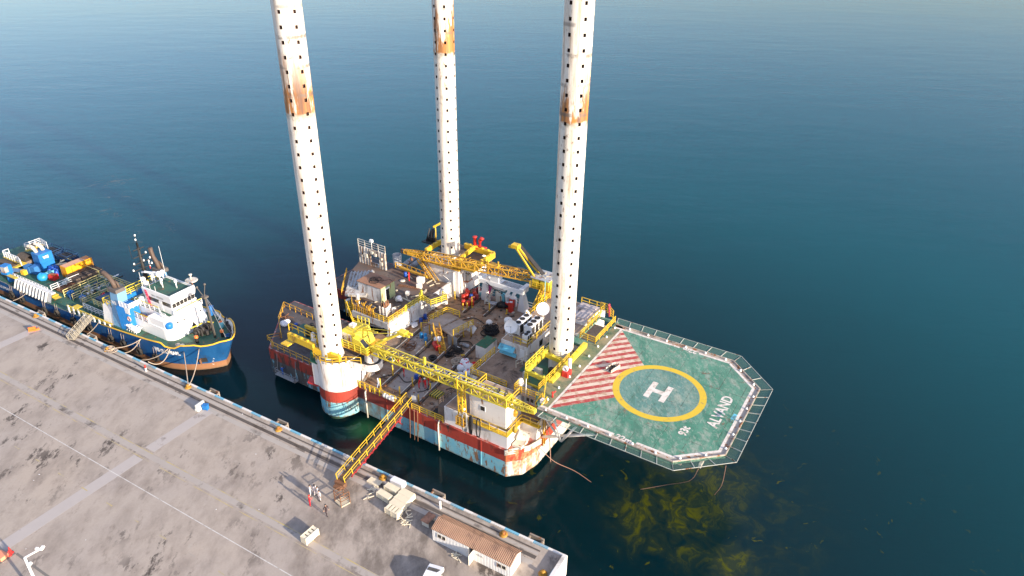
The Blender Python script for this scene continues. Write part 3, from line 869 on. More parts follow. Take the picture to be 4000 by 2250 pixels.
rig.add('gantry_grating', b, GREY, gan)
b = MB(); b.path([(-23.5, 30.3, 10), (-22, 30.2, 9.2), (-20.3, 30.25, 8.7), (-19.6, 30.2, 8.6), (-19.5, 30.2, 6.4)], .06, 6); rig.add('hanging_cable', b, BLACK, gan)
b = MB(); b.box(-24.1, -23.7, 31.8, 32.4, ZD, 9.6); rig.add('pink_ladder', b, paint('magenta_paint', (.35, .05, .16), .6, .2), gan)
for c, r, h, nm in (((-29.8, 26.4, ZD), .5, 2.0, 'white vent'), ((-14.6, 23.4, ZD), .5, 2.6, 'v')):
    b = MB(); b.lathe(c, [(r, 0), (r, h), (r * 1.35, h + .06), (r * 1.38, h + .62), (r * 1.2, h + .75), (.05, h + .8)], 16)
    if c[0] < -20:
        b.torus((c[0], c[1], c[2] + h + 1.05), .3, .05); b.tube((c[0], c[1], c[2] + h + .7), (c[0], c[1], c[2] + h + 1.05), .05, 6)
    rig.add('mushroom_vent', b, WHITE)
b = MB(); b.stair((-24.0, 32.8, 7.6), (-23.4, 30.2, ZD), .8, 9, True, .09); b.box(-24.2, -21.4, 32.8, 33.6, 7.5, 7.62); b.rail([(-24.2, 33.6, 7.6), (-21.4, 33.6, 7.6), (-21.4, 32.8, 7.6)], 1.0, .07)
rig.add('stairway', b, CREAM)
b = MB(); b.lathe((-22.4, 32.4, ZD), [(.5, 0), (.5, 1.8), (.2, 1.9)], 12); b.box(-22.0, -21.2, 31.8, 32.6, ZD, 7.0); rig.add('mud_tank', b, CREAM)
for u in (-20.6, -19.4):
    b = MB(); b.box(u, u + .5, 31.9, 33.0, ZD, 7.2); b.add([(u - .1, 31.7, 7.3), (u + .6, 31.7, 7.3), (u + .6, 33, 8.0), (u - .1, 33, 8.0)], [(0, 1, 2, 3)]); b.box(u + .5, u + .9, 32.2, 32.6, ZD, 7.1)
    rig.add('control_cabinet', b, [WHITE])
b = MB(); b.box(-21.4, -20.7, 31.9, 32.6, ZD, 7.4); rig.add('control_cabinet', b, AQUA)
for u in (-42.4, -40.8):
    b = MB(); b.tube((u, 30.9, 8.0), (u - .2, 34.6, 8.0), .55, 16); b.ball((u, 30.9, 8.0), .55, 12, 6); b.tube((u, 31.4, ZD), (u, 31.4, 8), .2, 8); b.tube((u - .2, 34.2, ZD), (u - .2, 34.2, 8), .2, 8)
    rig.add('pressure_tank', b, GREY)
b = MB(); b.lathe((-43.2, 29.6, 8.0), [(.8, 0), (.85, 2.4), (.78, 2.4), (.75, 1.8), (.01, 1.8)], 18); b.tube((-43.2, 29.6, ZD), (-43.2, 29.6, 8.0), .4, 10)
rig.add('open_tank', b, GREY)
# raised catwalk across the middle of the deck
b = MB(); b.prism([(-26.0, 16.6), (-23.4, 16.4), (-22.6, 20.6), (-25.2, 20.8)], 7.7, 7.95); b.prism([(-23.2, 16.6), (-20.3, 15.6), (-19.4, 20.2), (-22.4, 20.6)], 7.5, 7.72)
cw = rig.add('pipe_catwalk', b, deck_material('catwalk_plate', ((.42, .33, .25), (.38, .31, .26), (.30, .22, .16)), .4))
b = MB(); b.rail([(-25.9, 16.8, 7.95), (-25.1, 20.8, 7.95), (-22.5, 20.8, 7.95)], 1.1, .1, 1.1, 2); b.rail([(-20.2, 15.8, 7.75), (-19.3, 20.1, 7.75)], 1.1, .1, 1.2, 2); rig.add('railing', b, YELLOW, cw)
b = MB()
for p in ((-25.8, 16.8), (-22.7, 20.4), (-20.4, 15.9), (-19.6, 19.9), (-25.0, 20.5)):
    b.tube((p[0], p[1], ZD), (p[0], p[1], 7.6), .12, 7)
rig.add('catwalk_leg', b, OCHRE, cw)
b = MB(); b.stair((-23.9, 16.2, 7.8), (-20.6, 13.4, ZD), 1.0, 16, True, .09); rig.add('stairway', b, OCHRE, cw)
b = MB()
for k in range(10):
    b.box(-21.4 + k * .18, -21.3 + k * .18, 15.9, 16.0 + (k % 2) * .05, ZD, 7.4)
rig.add('corrugated_screen', b, GREY, cw)

# ---- helideck
HZ = 12.5
octo = [(3.3, 1.7), (21.3, 1.7), (26.1, 6.1), (26.1, 21.2), (21.2, 25.8), (3.3, 25.8)]
m = N('worn_green_deck')
ra = FR['R'][2]
vv1 = m.vec((1, .5, 1), -ra)
c = m.mix(m.mapr(m.noise(.45, 6, vv1), .36, .62), (.05, .195, .125), (.10, .26, .18))
dd = m.n('ShaderNodeVectorMath', operation='DISTANCE'); m.put(dd.inputs[0], m.geo); dd.inputs[1].default_value = wpos('R', (15.1, 13.4, HZ))
c = m.mix(m.math('MULTIPLY', m.mapr(dd.outputs['Value'], 5.1, 5.6, 1, 0), .65), c, (.13, .235, .225))
c = m.mix(m.mapr(m.noise(.75, 9, vv1, .68), .52, .66), c, (.28, .33, .265))
c = m.mix(m.math('MULTIPLY', m.mapr(m.noise(2.6, 9, vv1, .75), .52, .60), .6), c, (.34, .37, .31))
c = m.mix(m.mapr(m.noise(.35, 9, m.vec(loc=(9, 4, 2)), .72), .60, .66), c, (.17, .10, .065))
c = m.mix(m.math('MULTIPLY', m.mapr(m.noise(1.6, 7, m.vec(loc=(3, 7, 2)), .7), .63, .68), .8), c, (.10, .075, .055))
pl_ = m.n('ShaderNodeVectorMath', operation='FLOOR'); m.put(pl_.inputs[0], m.vec((.55, .17, 0), -ra)); pw_ = m.n('ShaderNodeTexWhiteNoise'); m.put(pw_.inputs['Vector'], pl_.outputs[0])
c = m.mix(m.math('MULTIPLY', m.mapr(pw_.outputs['Value'], .35, 1), .35), c, (.20, .28, .22))
pl2 = m.n('ShaderNodeVectorMath', operation='FLOOR'); m.put(pl2.inputs[0], m.vec((1.1, .34, 0), -ra)); pw2 = m.n('ShaderNodeTexWhiteNoise'); m.put(pw2.inputs['Vector'], pl2.outputs[0])
c = m.mix(m.math('MULTIPLY', m.math('MULTIPLY', m.mapr(pw2.outputs['Value'], .6, 1), m.mapr(m.noise(1.4, 6, vv1), .42, .55)), .55), c, (.03, .13, .085))
c = m.mix(m.math('MULTIPLY', m.mapr(m.noise(3.2, 9, vv1, .75), .53, .60), .5), c, (.055, .10, .075))
gx, gy, gz = m.xyz(m.vec((1, 1, 1), -ra))
seam = m.math('MINIMUM', m.math('PINGPONG', m.math('ADD', gx, 100.3), 1.5), m.math('PINGPONG', m.math('ADD', gy, 100.7), 3.0))
c = m.mix(m.math('MULTIPLY', m.mapr(seam, .02, .05, 1, 0), m.mapr(m.noise(.6, 4), .42, .6)), c, (.06, .07, .05))
m.fin(c, .7)
HELI = m.m
b = MB(); b.prism(octo, HZ - .45, HZ)
b.prism([(-3.0, 17.9), (1.6, 17.9), (1.6, 19.3), (.2, 19.3), (.2, 26.3), (-.4, 26.3), (-.4, 19.4), (-3, 19.4)], HZ - .3, HZ - .003); b.prism([(1.6, 4.2), (3.3, 2.0), (3.3, 26.8), (.2, 26.8), (.2, 26.3), (2.9, 26.3), (2.9, 19.3), (1.6, 19.3)], HZ - .3, HZ - .003)
heli = rig.add('helideck', b, HELI, label='green octagonal helideck with yellow ring and white H')
b = MB(); b.sheet([(1.75, 4.6), (3.2, 2.5), (4.55, 2.5), (4.55, 25.5), (3.1, 26.5), (3.0, 19.2), (1.7, 19.0)], HZ + .004)
rig.add('worn_edge_strip', b, deck_material('lichen_deck', ((.20, .20, .11), (.30, .25, .15), (.06, .13, .08)), .3), heli)
EDGE = paint('edge_gutter', (.42, .36, .30), .8, .2, .25, RUST, False, .4)
ins = [(3.3, 2.3), (21.05, 2.3), (25.5, 6.35), (25.5, 20.95), (20.95, 25.2), (3.3, 25.2)]
in2 = [(3.3, 2.65), (20.9, 2.65), (25.15, 6.5), (25.15, 20.8), (20.8, 24.85), (3.3, 24.85)]
b = MB()
for k in range(5):
    b.quad(*[(p[0], p[1], HZ + .004) for p in (octo[k], octo[k + 1], ins[k + 1], ins[k])])
    b.bar((*octo[k], HZ + .06), (*octo[k + 1], HZ + .06), .14, .16)
rig.add('edge_gutter', b, EDGE, heli)
LINE = N('worn_white_marking'); LINE.fin(LINE.mix(LINE.mapr(LINE.noise(1.8, 8, rough=.7), .50, .64), (.68, .62, .56), (.38, .33, .26)), .75)
b = MB()
for k in (1, 2, 3):
    b.quad(*[(p[0], p[1], HZ + .008) for p in (ins[k], ins[k + 1], in2[k + 1], in2[k])])
for y0, y1 in ((2.3, 2.65), (24.85, 25.2)):      # the straight edges stop either side of the size lettering
    for x0, x1 in ((3.3, 13.6), (16.5, 20.95)):
        b.quad((x0, y0, HZ + .008), (x1, y0, HZ + .008), (x1, y1, HZ + .008), (x0, y1, HZ + .008))
b.quad((4.35, 2.65, HZ + .008), (4.65, 2.65, HZ + .008), (4.65, 24.85, HZ + .008), (4.35, 24.85, HZ + .008))
rig.add('edge_line', b, LINE.m, heli)


def clip(poly, n, d):      # keep points with dot(p, n) <= d
    out = []
    for i in range(len(poly)):
        p, q = poly[i], poly[(i + 1) % len(poly)]
        a = p[0] * n[0] + p[1] * n[1] - d; c_ = q[0] * n[0] + q[1] * n[1] - d
        if a <= 0:
            out.append(p)
        if a * c_ < 0:
            t = a / (a - c_); out.append((p[0] + t * (q[0] - p[0]), p[1] + t * (q[1] - p[1])))
    return out


area = [(4.7, 2.65), (11.2, 9.3), (9.3, 13.4), (11.2, 17.8), (4.7, 24.7)]
dv_ = (10.89 - 4.86, 9.0 - 2.41); L_ = math.hypot(*dv_); nn = (-dv_[1] / L_, dv_[0] / L_)
d0 = 4.7 * nn[0] + 2.65 * nn[1]
RS = N('worn_red_marking'); RS.fin(RS.mix(RS.mapr(RS.noise(1.3, 8, rough=.7), .50, .64), (.38, .055, .05), (.44, .27, .20)), .75)
PS = N('worn_pale_marking'); PS.fin(PS.mix(PS.mapr(PS.noise(1.1, 8, rough=.7), .48, .64), (.62, .51, .41), (.40, .25, .15)), .75)
b = MB(); per = 1.245
for k in range(15):
    pr = clip(clip(area, nn, d0 + k * per + .62), (-nn[0], -nn[1]), -(d0 + k * per))
    pw = clip(clip(area, nn, d0 + (k + 1) * per), (-nn[0], -nn[1]), -(d0 + k * per + .62))
    b.m = 0
    if len(pr) > 2:
        b.sheet(pr, HZ + .012)
    b.m = 1
    if len(pw) > 2:
        b.sheet(pw, HZ + .012)
rig.add('striped_marking', b, [RS.m, PS.m], heli)
YM = N('worn_yellow_marking'); YM.fin(YM.mix(YM.mapr(YM.noise(1.2, 8, rough=.7), .56, .66), (.62, .43, .035), (.34, .25, .09)), .7)
RC = (15.05, 13.4)
b = MB()
nseg = 64
b.ring(RC, 5.2, 6.1, HZ + .016); rig.add('landing_circle', b, YM.m, heli)
b = MB(); b.add([(RC[0] + 5.2 * cos(2 * pi * k / 64), RC[1] + 5.2 * sin(2 * pi * k / 64), HZ + .0145) for k in range(64)], [tuple(range(64))])
rig.add('circle_ground', b, HELI, heli)
b = MB(); b.sheet([(13.55, 11.5), (14.3, 11.5), (14.3, 15.2), (13.55, 15.2)], HZ + .021); b.sheet([(15.65, 11.5), (16.4, 11.5), (16.4, 15.2), (15.65, 15.2)], HZ + .021); b.sheet([(14.3, 12.95), (15.65, 12.95), (15.65, 13.75), (14.3, 13.75)], HZ + .021)
rig.add('letter_h', b, LINE.m, heli)
b = MB(); text(b, 'ALVAND', 1.95, lambda x, y: (23.75 - y * .98, 10.2 + x * .93, HZ + .013), 0, .05); rig.add('rig_name_lettering', b, LINE.m, heli)
b = MB(); text(b, '93t', 1.4, lambda x, y: (21.0 - y, 6.75 + x * .98, HZ + .013), 0, .05); rig.add('load_lettering', b, LINE.m, heli)
b = MB(); text(b, '22m', 1.15, lambda x, y: (13.9 + x * 1.02, 1.95 + y, HZ + .014), 0, .05); rig.add('size_lettering', b, LINE.m, heli)
b = MB(); text(b, '22m', 1.15, lambda x, y: (16.15 - x * 1.02, 25.4 - y, HZ + .014), 0, .05); rig.add('size_lettering', b, LINE.m, heli)
mN = N('net_mesh')
tr = mN.n('ShaderNodeBsdfTransparent'); mx = mN.n('ShaderNodeMixShader')
mN.fin((.16, .30, .23), .8)
mN.t.links.new(tr.outputs[0], mx.inputs[1]); mN.t.links.new(mN.b.outputs[0], mx.inputs[2]); mN.t.links.new(mx.outputs[0], mN.out.inputs[0])
mx.inputs[0].default_value = .34
outr = [(4.2, .25), (21.9, .25), (27.6, 5.5), (27.6, 21.9), (21.8, 27.5), (2.8, 27.5)]
b = MB(); f = MB()
for k in range(5):
    A0, A1, B0, B1 = octo[k], octo[k + 1], outr[k], outr[k + 1]
    if k == 0:
        A0 = (4.2, 1.7)
    b.quad((*A0, HZ - .15), (*A1, HZ - .15), (*B1, HZ + .12), (*B0, HZ + .12))
    f.bar((*B0, HZ + .12), (*B1, HZ + .12), .06)
    Ls = math.dist(A0, A1); nn_ = max(2, round(Ls / 2.0))
    for i in range(nn_ + 1):
        t = i / nn_
        p = (A0[0] + t * (A1[0] - A0[0]), A0[1] + t * (A1[1] - A0[1]), HZ - .1); q_ = (B0[0] + t * (B1[0] - B0[0]), B0[1] + t * (B1[1] - B0[1]), HZ + .13)
        f.bar(p, q_, .08)
rig.add('safety_net', b, mN.m, heli); rig.add('net_frame', f, paint('net_frame_white', (.42, .43, .38), .65, .1, .2), heli)
LAMP = paint('lamp_white', (.85, .85, .82), .3, .02)
for k in range(6):
    A0, A1 = octo[k], octo[(k + 1) % 6]
    n_ = max(2, round(math.dist(A0, A1) / 3.0))
    for i in range(n_):
        t = (i + .3) / n_
        x, y = A0[0] + t * (A1[0] - A0[0]), A0[1] + t * (A1[1] - A0[1])
        g = .3 / math.hypot(x - RC[0], y - RC[1]); x += (RC[0] - x) * g; y += (RC[1] - y) * g
        b = MB(); b.lathe((x, y, HZ + .02), [(.17, 0), (.15, .1), (.11, .16), (.09, .24), (.02, .28)], 10); rig.add('perimeter_light', b, LAMP, heli)
b = MB()
for v in (3, 9.5, 18, 24.5):
    b.box(3.3, 22, v - .15, v + .15, HZ - 1.1, HZ - .46)
for u in (6, 12, 18, 24):
    b.box(u - .15, u + .15, 3.5, 24, HZ - 1.0, HZ - .47)
rig.add('deck_girder', b, WHITE_ROUGH, heli)
for v in (2.6, 9.5, 18, 24.8):
    b = MB(); b.tube((2.2, v if v > 4 else 5, 5.0), (11.5, v, HZ - 1.0), .22, 8); b.tube((2.2, v if v > 4 else 5, 9.2), (6.5, v, 8.0), .16, 8); b.tube((6.5, v, 8.0), (8.6, v, HZ - 1), .16, 8); b.tube((6.5, v, 8.0), (5.2, v, HZ - 1), .16, 8)
    b.tube((11.2, v, HZ - 1.1), (17.5, v, HZ - 1.05), .14, 8)
    rig.add('support_strut', b, WHITE, heli)
# helideck access frame on the right back corner and yellow rails round the stair well
b = MB(); b.rail([(.3, 26.2, HZ), (.3, 19.4, HZ), (2.9, 19.2, HZ), (2.8, 26.3, HZ)], 1.1, .1, 1.4, 2); b.rail([(2.2, 26.8, HZ), (.6, 28.2, HZ), (-.6, 28.2, HZ)], 1.6, .1, .9, 3); b.rail([(1.6, 13.5, HZ), (1.6, 5.0, HZ)], 1.1, .09, 1.5, 2)
rig.add('railing', b, YELLOW, heli)
b = MB(); b.box(-.55, 2.9, 19.4, 26.2, 11.0, 11.15); rig.add('stairwell_floor', b, ROOF, acc)
b = MB(); b.tube((2.9, 11.2, HZ), (2.9, 11.2, HZ + 1.9), .26, 12); b.ball((2.9, 11.2, HZ + 1.9), .3, 12, 6, .4); rig.add('foam_tank', b, WHITE, heli)
b = MB(); b.box(2.6, 3.5, 9.5, 10.7, HZ + .01, HZ + .8); mo = rig.add('fire_hose_cabinet', b, RED, heli)
b = MB(); b.torus((2.9, 9.9, HZ + 1.12), .32, .14, 'Y', 18, 8); b.torus((2.9, 10.1, HZ + 1.12), .27, .12, 'Y', 18, 8); rig.add('white_hose_reel', b, WHITE_SHIP, mo)
b = MB(); b.tube((3.8, 4.8, HZ), (3.8, 4.8, HZ + .7), .12, 8); b.tube((3.8, 4.8, HZ + .6), (4.1, 5.1, HZ + .95), .09, 8); b.ball((3.8, 4.8, HZ + .75), .17, 8, 5); rig.add('fire_monitor', b, RED, heli)
b = MB()
for p in ((1.3, 27.4), (.9, 28.0)):
    b.tube((p[0], p[1], HZ), (p[0], p[1], HZ + 1.6), .12, 8); b.torus((p[0], p[1], HZ + 1.5), .28, .08, 'X')
rig.add('red_valve', b, paint('pink_red', (.50, .05, .08), .5, .1), heli)
# forward chamfer: fender pipes and folded plates
b = MB()
for z_ in (4.9, 5.2, 5.5):
    b.path([(-.1, -.55, z_), (.6, .3, z_), (2.1, 2.0, z_), (2.75, 4.1, z_)], .15, 8)
rig.add('fender_pipe', b, CREAM)
b = MB(); b.add([(.3, 2.6, 7.2), (1.9, 2.9, 7.0), (2.0, 1.9, 6.3), (.5, 1.3, 6.4)], [(0, 1, 2, 3)]); b.box(.2, 1.6, .8, 2.6, 5.51, 5.9)
rig.add('folded_plate', b, CREAM)
b = MB()
for u in (2.55, 2.55):
    pass
for v in (5.0, 5.5):
    b.tube((2.6, v, 3.6), (2.6, v, 8.1), .1, 7)
rig.add('standpipe', b, OCHRE)
b = MB(); b.rail([(-11.2, .1, 8.0), (-11.0, 3.6, 8.0)], 1.0, .1, .8, 2); b.box(-11.6, -10.3, .3, 3.8, ZD, 7.6)
rig.add('mud_pit', b, [ROOF_DARK])
# boom rest tower
b = MB(); b.lattice((-7.2, 0.0, 8.3), (-7.2, -.1, 13.0), .7, .7, 5, .13, .07); b.bar((-7.9, -1.0, 13.1), (-7.9, 1.0, 13.1), .2); b.bar((-6.5, -1.0, 13.1), (-6.5, 1.0, 13.1), .2)
for s_ in (-1, 1):
    b.bar((-7.2, s_, 13.1), (-7.2, s_, 14.6), .16)
rig.add('boom_rest', b, YELLOW)
b = MB(); b.ball((-6.7, -.2, 9.4), .18, 8, 6); rig.add('floodlight', b, LAMP)

# ================================================================ legs
def leg(c, pitch, zref, rust0, a_off, label, z_tar, k):
    r = 1.72
    m = N('leg_paint')
    px, py, pz = m.xyz()
    zn = m.math('ADD', pz, m.math('MULTIPLY', m.math('SUBTRACT', m.noise(.9, 6, m.vec(loc=(k * 9, 0, 0))), .5), 1.0))
    stv = m.vec((1.6, 1.6, .10), loc=(k * 5, k * 3, 0))
    base = m.mix(m.mapr(m.noise(1.0, 9, stv, .72), .49, .66), (.76, .71, .63), (.44, .33, .24))
    base = m.mix(m.math('MULTIPLY', m.mapr(m.noise(2.2, 9, m.vec((1, 1, .5), loc=(k, 2, 9)), .75), .56, .63), m.mapr(m.noise(.16, 3, m.vec(loc=(k * 4, 1, 1))), .42, .6)), base, (.24, .17, .12))
    band = m.math('MULTIPLY', m.mapr(zn, rust0 - .1, rust0 + .25), m.mapr(zn, rust0 + (2.5 if k != 2 else 5), rust0 + (9 if k != 2 else 16), 1, 0))
    rn = m.noise(.85, 8, m.vec((1, 1, .16), loc=(k * 7, 2, 3)), .66)
    strong = m.mapr(m.math('ADD', rn, m.math('MULTIPLY', m.mapr(zn, rust0, rust0 + 9, .10, -.06), 1)), .49, .55)
    orange = m.mix(m.mapr(m.noise(.9, 6, stv), .38, .62), (.13, .045, .018), (.52, .19, .014))
    c = m.mix(m.math('MULTIPLY', m.math('MULTIPLY', band, strong), .92), base, orange)
    # grime rings
    rp = m.math('PINGPONG', m.math('ADD', pz, 100 - rust0 + .3), pitch)
    ringm = m.math('MULTIPLY', m.mapr(rp, .12, .3, 1, 0), m.mapr(pz, rust0 - .4, rust0 + .2))
    ringm = m.math('MULTIPLY', ringm, m.mapr(m.noise(.6, 5, m.vec(loc=(k, k, k))), .44, .56))
    ringm = m.math('MULTIPLY', ringm, m.mapr(pz, rust0 + 9, rust0 + 16, 1, .2))
    c = m.mix(m.math('MULTIPLY', ringm, .8), c, (.15, .12, .10))
    low = m.math('MULTIPLY', m.mapr(pz, rust0 - .9, rust0 - .1, 0, 1), m.mapr(pz, rust0, rust0 + .2, 1, 0))
    c = m.mix(m.math('MULTIPLY', low, m.mapr(m.noise(1.3, 4), .35, .6)), c, (.30, .28, .22))
    c = m.mix(m.mapr(pz, .9, 1.1, 1, 0), c, (.03, .06, .04))
    m.fin(c, .5)
    hole = paint('leg_socket_dark', (.045, .02, .016), .8, .2)
    b = MB(); b.m = 0
    na = 30
    zs = []
    z = zref - pitch * int((zref + 6) / pitch)
    hh_, hw = .42, 1     # hole height, width in segments
    rows = [-8.0]
    while z < 96:
        rows += [z - hh_ / 2, z + hh_ / 2]; z += pitch
    rows.append(98)
    ang = [a_off + 2 * pi * (i + .5) / na for i in range(na)]
    V = [(c0[0] + r * cos(t), c0[1] + r * sin(t), zz) for zz in rows for t in ang]
    F = []; holes = []
    for j in range(len(rows) - 1):
        isrow = j % 2 == 1
        for i in range(na):
            i2 = (i + 1) % na
            if isrow and rows[j] > 9.5 and i % 5 == 4:
                holes.append((j, i)); continue
            F.append((j * na + i, j * na + i2, (j + 1) * na + i2, (j + 1) * na + i))
    b.add(V, F, True)
    b.add([(c0[0] + r * cos(t), c0[1] + r * sin(t), 98) for t in ang], [tuple(range(na))])
    b.m = 1
    for j, i in holes:
        t0, t1 = ang[i], ang[i] + 2 * pi / na
        q = []
        for rr_ in (r, r - .30):
            for t, zz in ((t0, rows[j]), (t1, rows[j]), (t1, rows[j + 1]), (t0, rows[j + 1])):
                q.append((c0[0] + rr_ * cos(t), c0[1] + rr_ * sin(t), zz))
        b.add(q, [(4, 5, 6, 7), (0, 1, 5, 4), (1, 2, 6, 5), (2, 3, 7, 6), (3, 0, 4, 7)])
    T('rig_leg', label, 'rig leg', 'R', (c0[0], c0[1], 0), group='tubular rig legs', mb=b, mats=[m.m, hole])


CAMU = conv('R', 'R', (37.8, -61, 0))
for cc, pitch, zref, r0, colang, lab, k in (
        ((-29.35, -1.35), 1.655, 57.69, 46.0, 27, 'white tubular rig leg rising from the rounded leg house nearest the quay', 1),
        ((-33.8, 33.9), 1.785, 54.42, 47.3, 7, 'white tubular rig leg with rust near its top, farthest from the quay', 2),
        ((-.55, 15.2), 1.69, 57.45, 45.6, 26, 'white tubular rig leg standing beside the helideck', 3)):
    c0 = cc
    # direction from the leg towards the viewer's bearing when the photograph was taken fixes which socket columns show
    bear = math.atan2(CAMU[1] - cc[1], CAMU[0] - cc[0]) + rad(colang)
    leg(cc, pitch, zref, r0, bear - 2 * pi * 5 / 30, lab, 0, k)
# ================================================================ drill floor on its skid beams
F8 = 8.3
dfl = T('drill_floor', 'dark cantilever drill floor on white skid girders, cluttered with rusty gear', 'drill floor', 'R', (-37, 18, ZD))
b = MB(); b.prism([(-38.4, 12.5), (-30.7, 12.3), (-30.6, 21.4), (-30.9, 28.6), (-43.0, 29.0), (-43.2, 26.9), (-50.2, 26.9), (-47.5, 19.8), (-41.0, 14.8)], F8 - .25, F8)
dfl.add('floor_plate', b, deck_material('drill_floor_plate', ((.10, .075, .065), (.14, .115, .10), (.15, .085, .055)), .8))
GIR = paint('girder_white', (.70, .68, .64), .5, .08, .1, RUST, True, .15)
b = MB(); b.box(-31.1, -30.55, 12.4, 30, ZD, F8 - .05); b.box(-31.35, -30.3, 12.4, 30, ZD, ZD + .22); b.box(-31.2, -30.4, 12.2, 21.2, F8 - .6, F8 + .02)
for v in range(14, 30, 3):
    b.box(-30.56, -30.3, v, v + .1, ZD, F8 - .3)
dfl.add('skid_girder', b, GIR)
b = MB(); b.box(-38.4, -30.6, 12.05, 12.45, 7.3, F8 + .05); dfl.add('front_girder', b, GREY)
b = MB(); b.box(-42.3, -41.7, 14.6, 30, ZD, F8 - .26); b.box(-39.4, -39.0, 14.3, 14.7, F8, 10.2); b.bar((-40, 14, 6.5), (-35.5, 12.6, 6.2), .25); b.bar((-38, 13, 5.7), (-33.4, 13.9, 5.8), .22)
dfl.add('under_beam', b, GIR)
b = MB(); b.prism([(-31.6, 21.6), (-28.4, 20.6), (-27.2, 23.6), (-30.4, 24.8)], F8 - .3, F8 - .02); pj_ = dfl.add('side_platform', b, GREY)
b = MB(); b.sheet([(-31.5, 21.7), (-28.5, 20.8), (-27.4, 23.5), (-30.4, 24.6)], F8); dfl.add('platform_deck', b, ROOF_DARK, pj_)
b = MB(); b.rail([(-31.6, 21.6, F8), (-28.4, 20.6, F8), (-27.2, 23.6, F8), (-28.6, 24.3, F8)], 1.15, .11, 1.1, 2); dfl.add('railing', b, LEMON, pj_)
b = MB(); b.rail([(-33.6, 12.3, F8), (-30.65, 12.3, F8), (-30.65, 17.0, F8)], 1.1, .1, 1.1, 2); dfl.add('railing', b, YELLOW)
b = MB(); b.rail([(-30.8, 16.8, F8), (-30.7, 21.4, F8)], 1.15, .12, 1.1, 2); b.box(-31.0, -30.8, 21.2, 21.5, F8, F8 + 2.0); dfl.add('railing', b, LEMON)
b = MB(); b.rail([(-38.4, 12.5, F8), (-35, 12.35, F8), (-33.6, 12.3, F8)], 1.1, .1, .5, 1); b.rail([(-38.6, 12.6, F8), (-41, 14.8, F8)], 1.1, .1, .9, 2)
dfl.add('railing', b, OCHRE)
for u, v, h in ((-37.3, 12.6, 2.2), (-36.0, 12.6, 2.1), (-34.9, 12.5, 1.8), (-34.2, 12.7, 1.6), (-35.4, 13.2, 1.5)):
    b = MB(); b.bar((u, v, F8 - .9), (u, v, F8 + h), .2); b.bar((u, v, F8 + h - .4), (u + .5, v + .1, F8 + h + .3), .14); b.bar((u, v, F8 + h - .7), (u - .45, v - .1, F8 + h - .1), .14)
    dfl.add('forked_rack_post', b, OCHRE)
b = MB(); b.stair((-40.0, 13.2, F8), (-36.9, 11.6, ZD), .9, 12, True, .1); dfl.add('stairway', b, YELLOW)
b = MB(); b.rail([(-42.5, 28.2, F8), (-41, 28.6, F8), (-35.5, 28.2, F8)], 1.2, .12, 1.2, 1); b.bar((-41, 27.6, F8 + .9), (-34.5, 27.4, F8 + .9), .3); b.bar((-41, 27.9, F8 + .5), (-34.5, 27.7, F8 + .5), .2)
dfl.add('railing', b, OCHRE)
b = MB()
for s_ in (0, .5):
    b.bar((-37.6, 23.1 + s_, F8 + .1), (-33.8, 24.0 + s_, F8 + .1), .1)
for k in range(12):
    t = k / 11; b.bar((-37.6 + 3.8 * t, 23.1 + .9 * t, F8 + .1), (-37.6 + 3.8 * t, 23.6 + .9 * t, F8 + .1), .07)
dfl.add('lying_ladder', b, RUSTY)
b = MB(); b.box(-41.0, -35.9, 16.7, 20.2, F8, 11.2)
cab = dfl.add('doghouse', b, paint('stained_white_wall', (.60, .59, .58), .6, .08, .15, RUST, True, .3), label='shed with white side wall, pale green front and rusty flat roof')
b = MB(); b.box(-35.899, -35.82, 16.68, 20.22, F8, 11.19); dfl.add('green_wall', b, PALE_GREEN, cab)
b = MB(); b.box(-41.15, -35.7, 16.55, 20.35, 11.2, 11.3); dfl.add('roof', b, paint('rust_brown_roof', (.30, .155, .09), .75, .2, dirt=.2, streak=False), cab)
b = MB(); b.box(-35.83, -35.79, 17.8, 18.7, F8 + .05, 10.5); dfl.add('doorway', b, BLACK, cab)
b = MB(); b.box(-35.82, -35.74, 17.65, 17.8, F8, 10.7); b.box(-35.82, -35.74, 17.65, 18.8, 10.5, 10.72); dfl.add('door_frame', b, WHITE_SHIP, cab)
b = MB()
for k in range(7):
    b.torus((-38 + random.uniform(-1, 1), 18.4 + random.uniform(-.7, .7), 11.34 + k * .03), random.uniform(.5, 1.0), .03, 'Z', 16, 5)
b.path([(-38, 18.4, 11.35), (-36.9, 19.3, 11.35), (-36.6, 20, 11.34), (-35.7, 19.6, 11.33)], .03, 5); dfl.add('roof_cable', b, BLACK, cab)
# inclined pipe ramp
b = MB(); q4 = [(-46.6, 20.6, 9.6), (-42.6, 22.6, 10.2), (-38.7, 16.0, 9.3), (-42.6, 14.9, 8.9)]
b.add(q4 + [(p[0], p[1], p[2] - .35) for p in q4], [(0, 3, 2, 1), (4, 5, 6, 7), (0, 1, 5, 4), (1, 2, 6, 5), (2, 3, 7, 6), (3, 0, 4, 7)])
rp = dfl.add('pipe_ramp', b, WHITE_ROUGH)
b = MB()
for k in range(7):
    t = (k + .5) / 7
    A = Vector(q4[0]).lerp(Vector(q4[1]), t); B = Vector(q4[3]).lerp(Vector(q4[2]), t)
    A.z += .1; B.z += .1; b.bar(A, A.lerp(B, .68), .22, .2)
dfl.add('ramp_rib', b, GREY, rp)
b = MB(); b.rail([(-47.2, 20.4, 9.4), (-43.2, 14.8, 8.7)], 1.0, .09, 1.2, 2); dfl.add('railing', b, OCHRE, rp)
b = MB()
for k in range(4):
    b.bar((-41.4 + k * .5, 13.7, ZD), (-41.4 + k * .5, 13.7, 8.8), .1)
for zz in (6.6, 7.4, 8.2):
    b.bar((-41.5, 13.7, zz), (-39.8, 13.7, zz), .1)
dfl.add('ramp_frame', b, YELLOW)
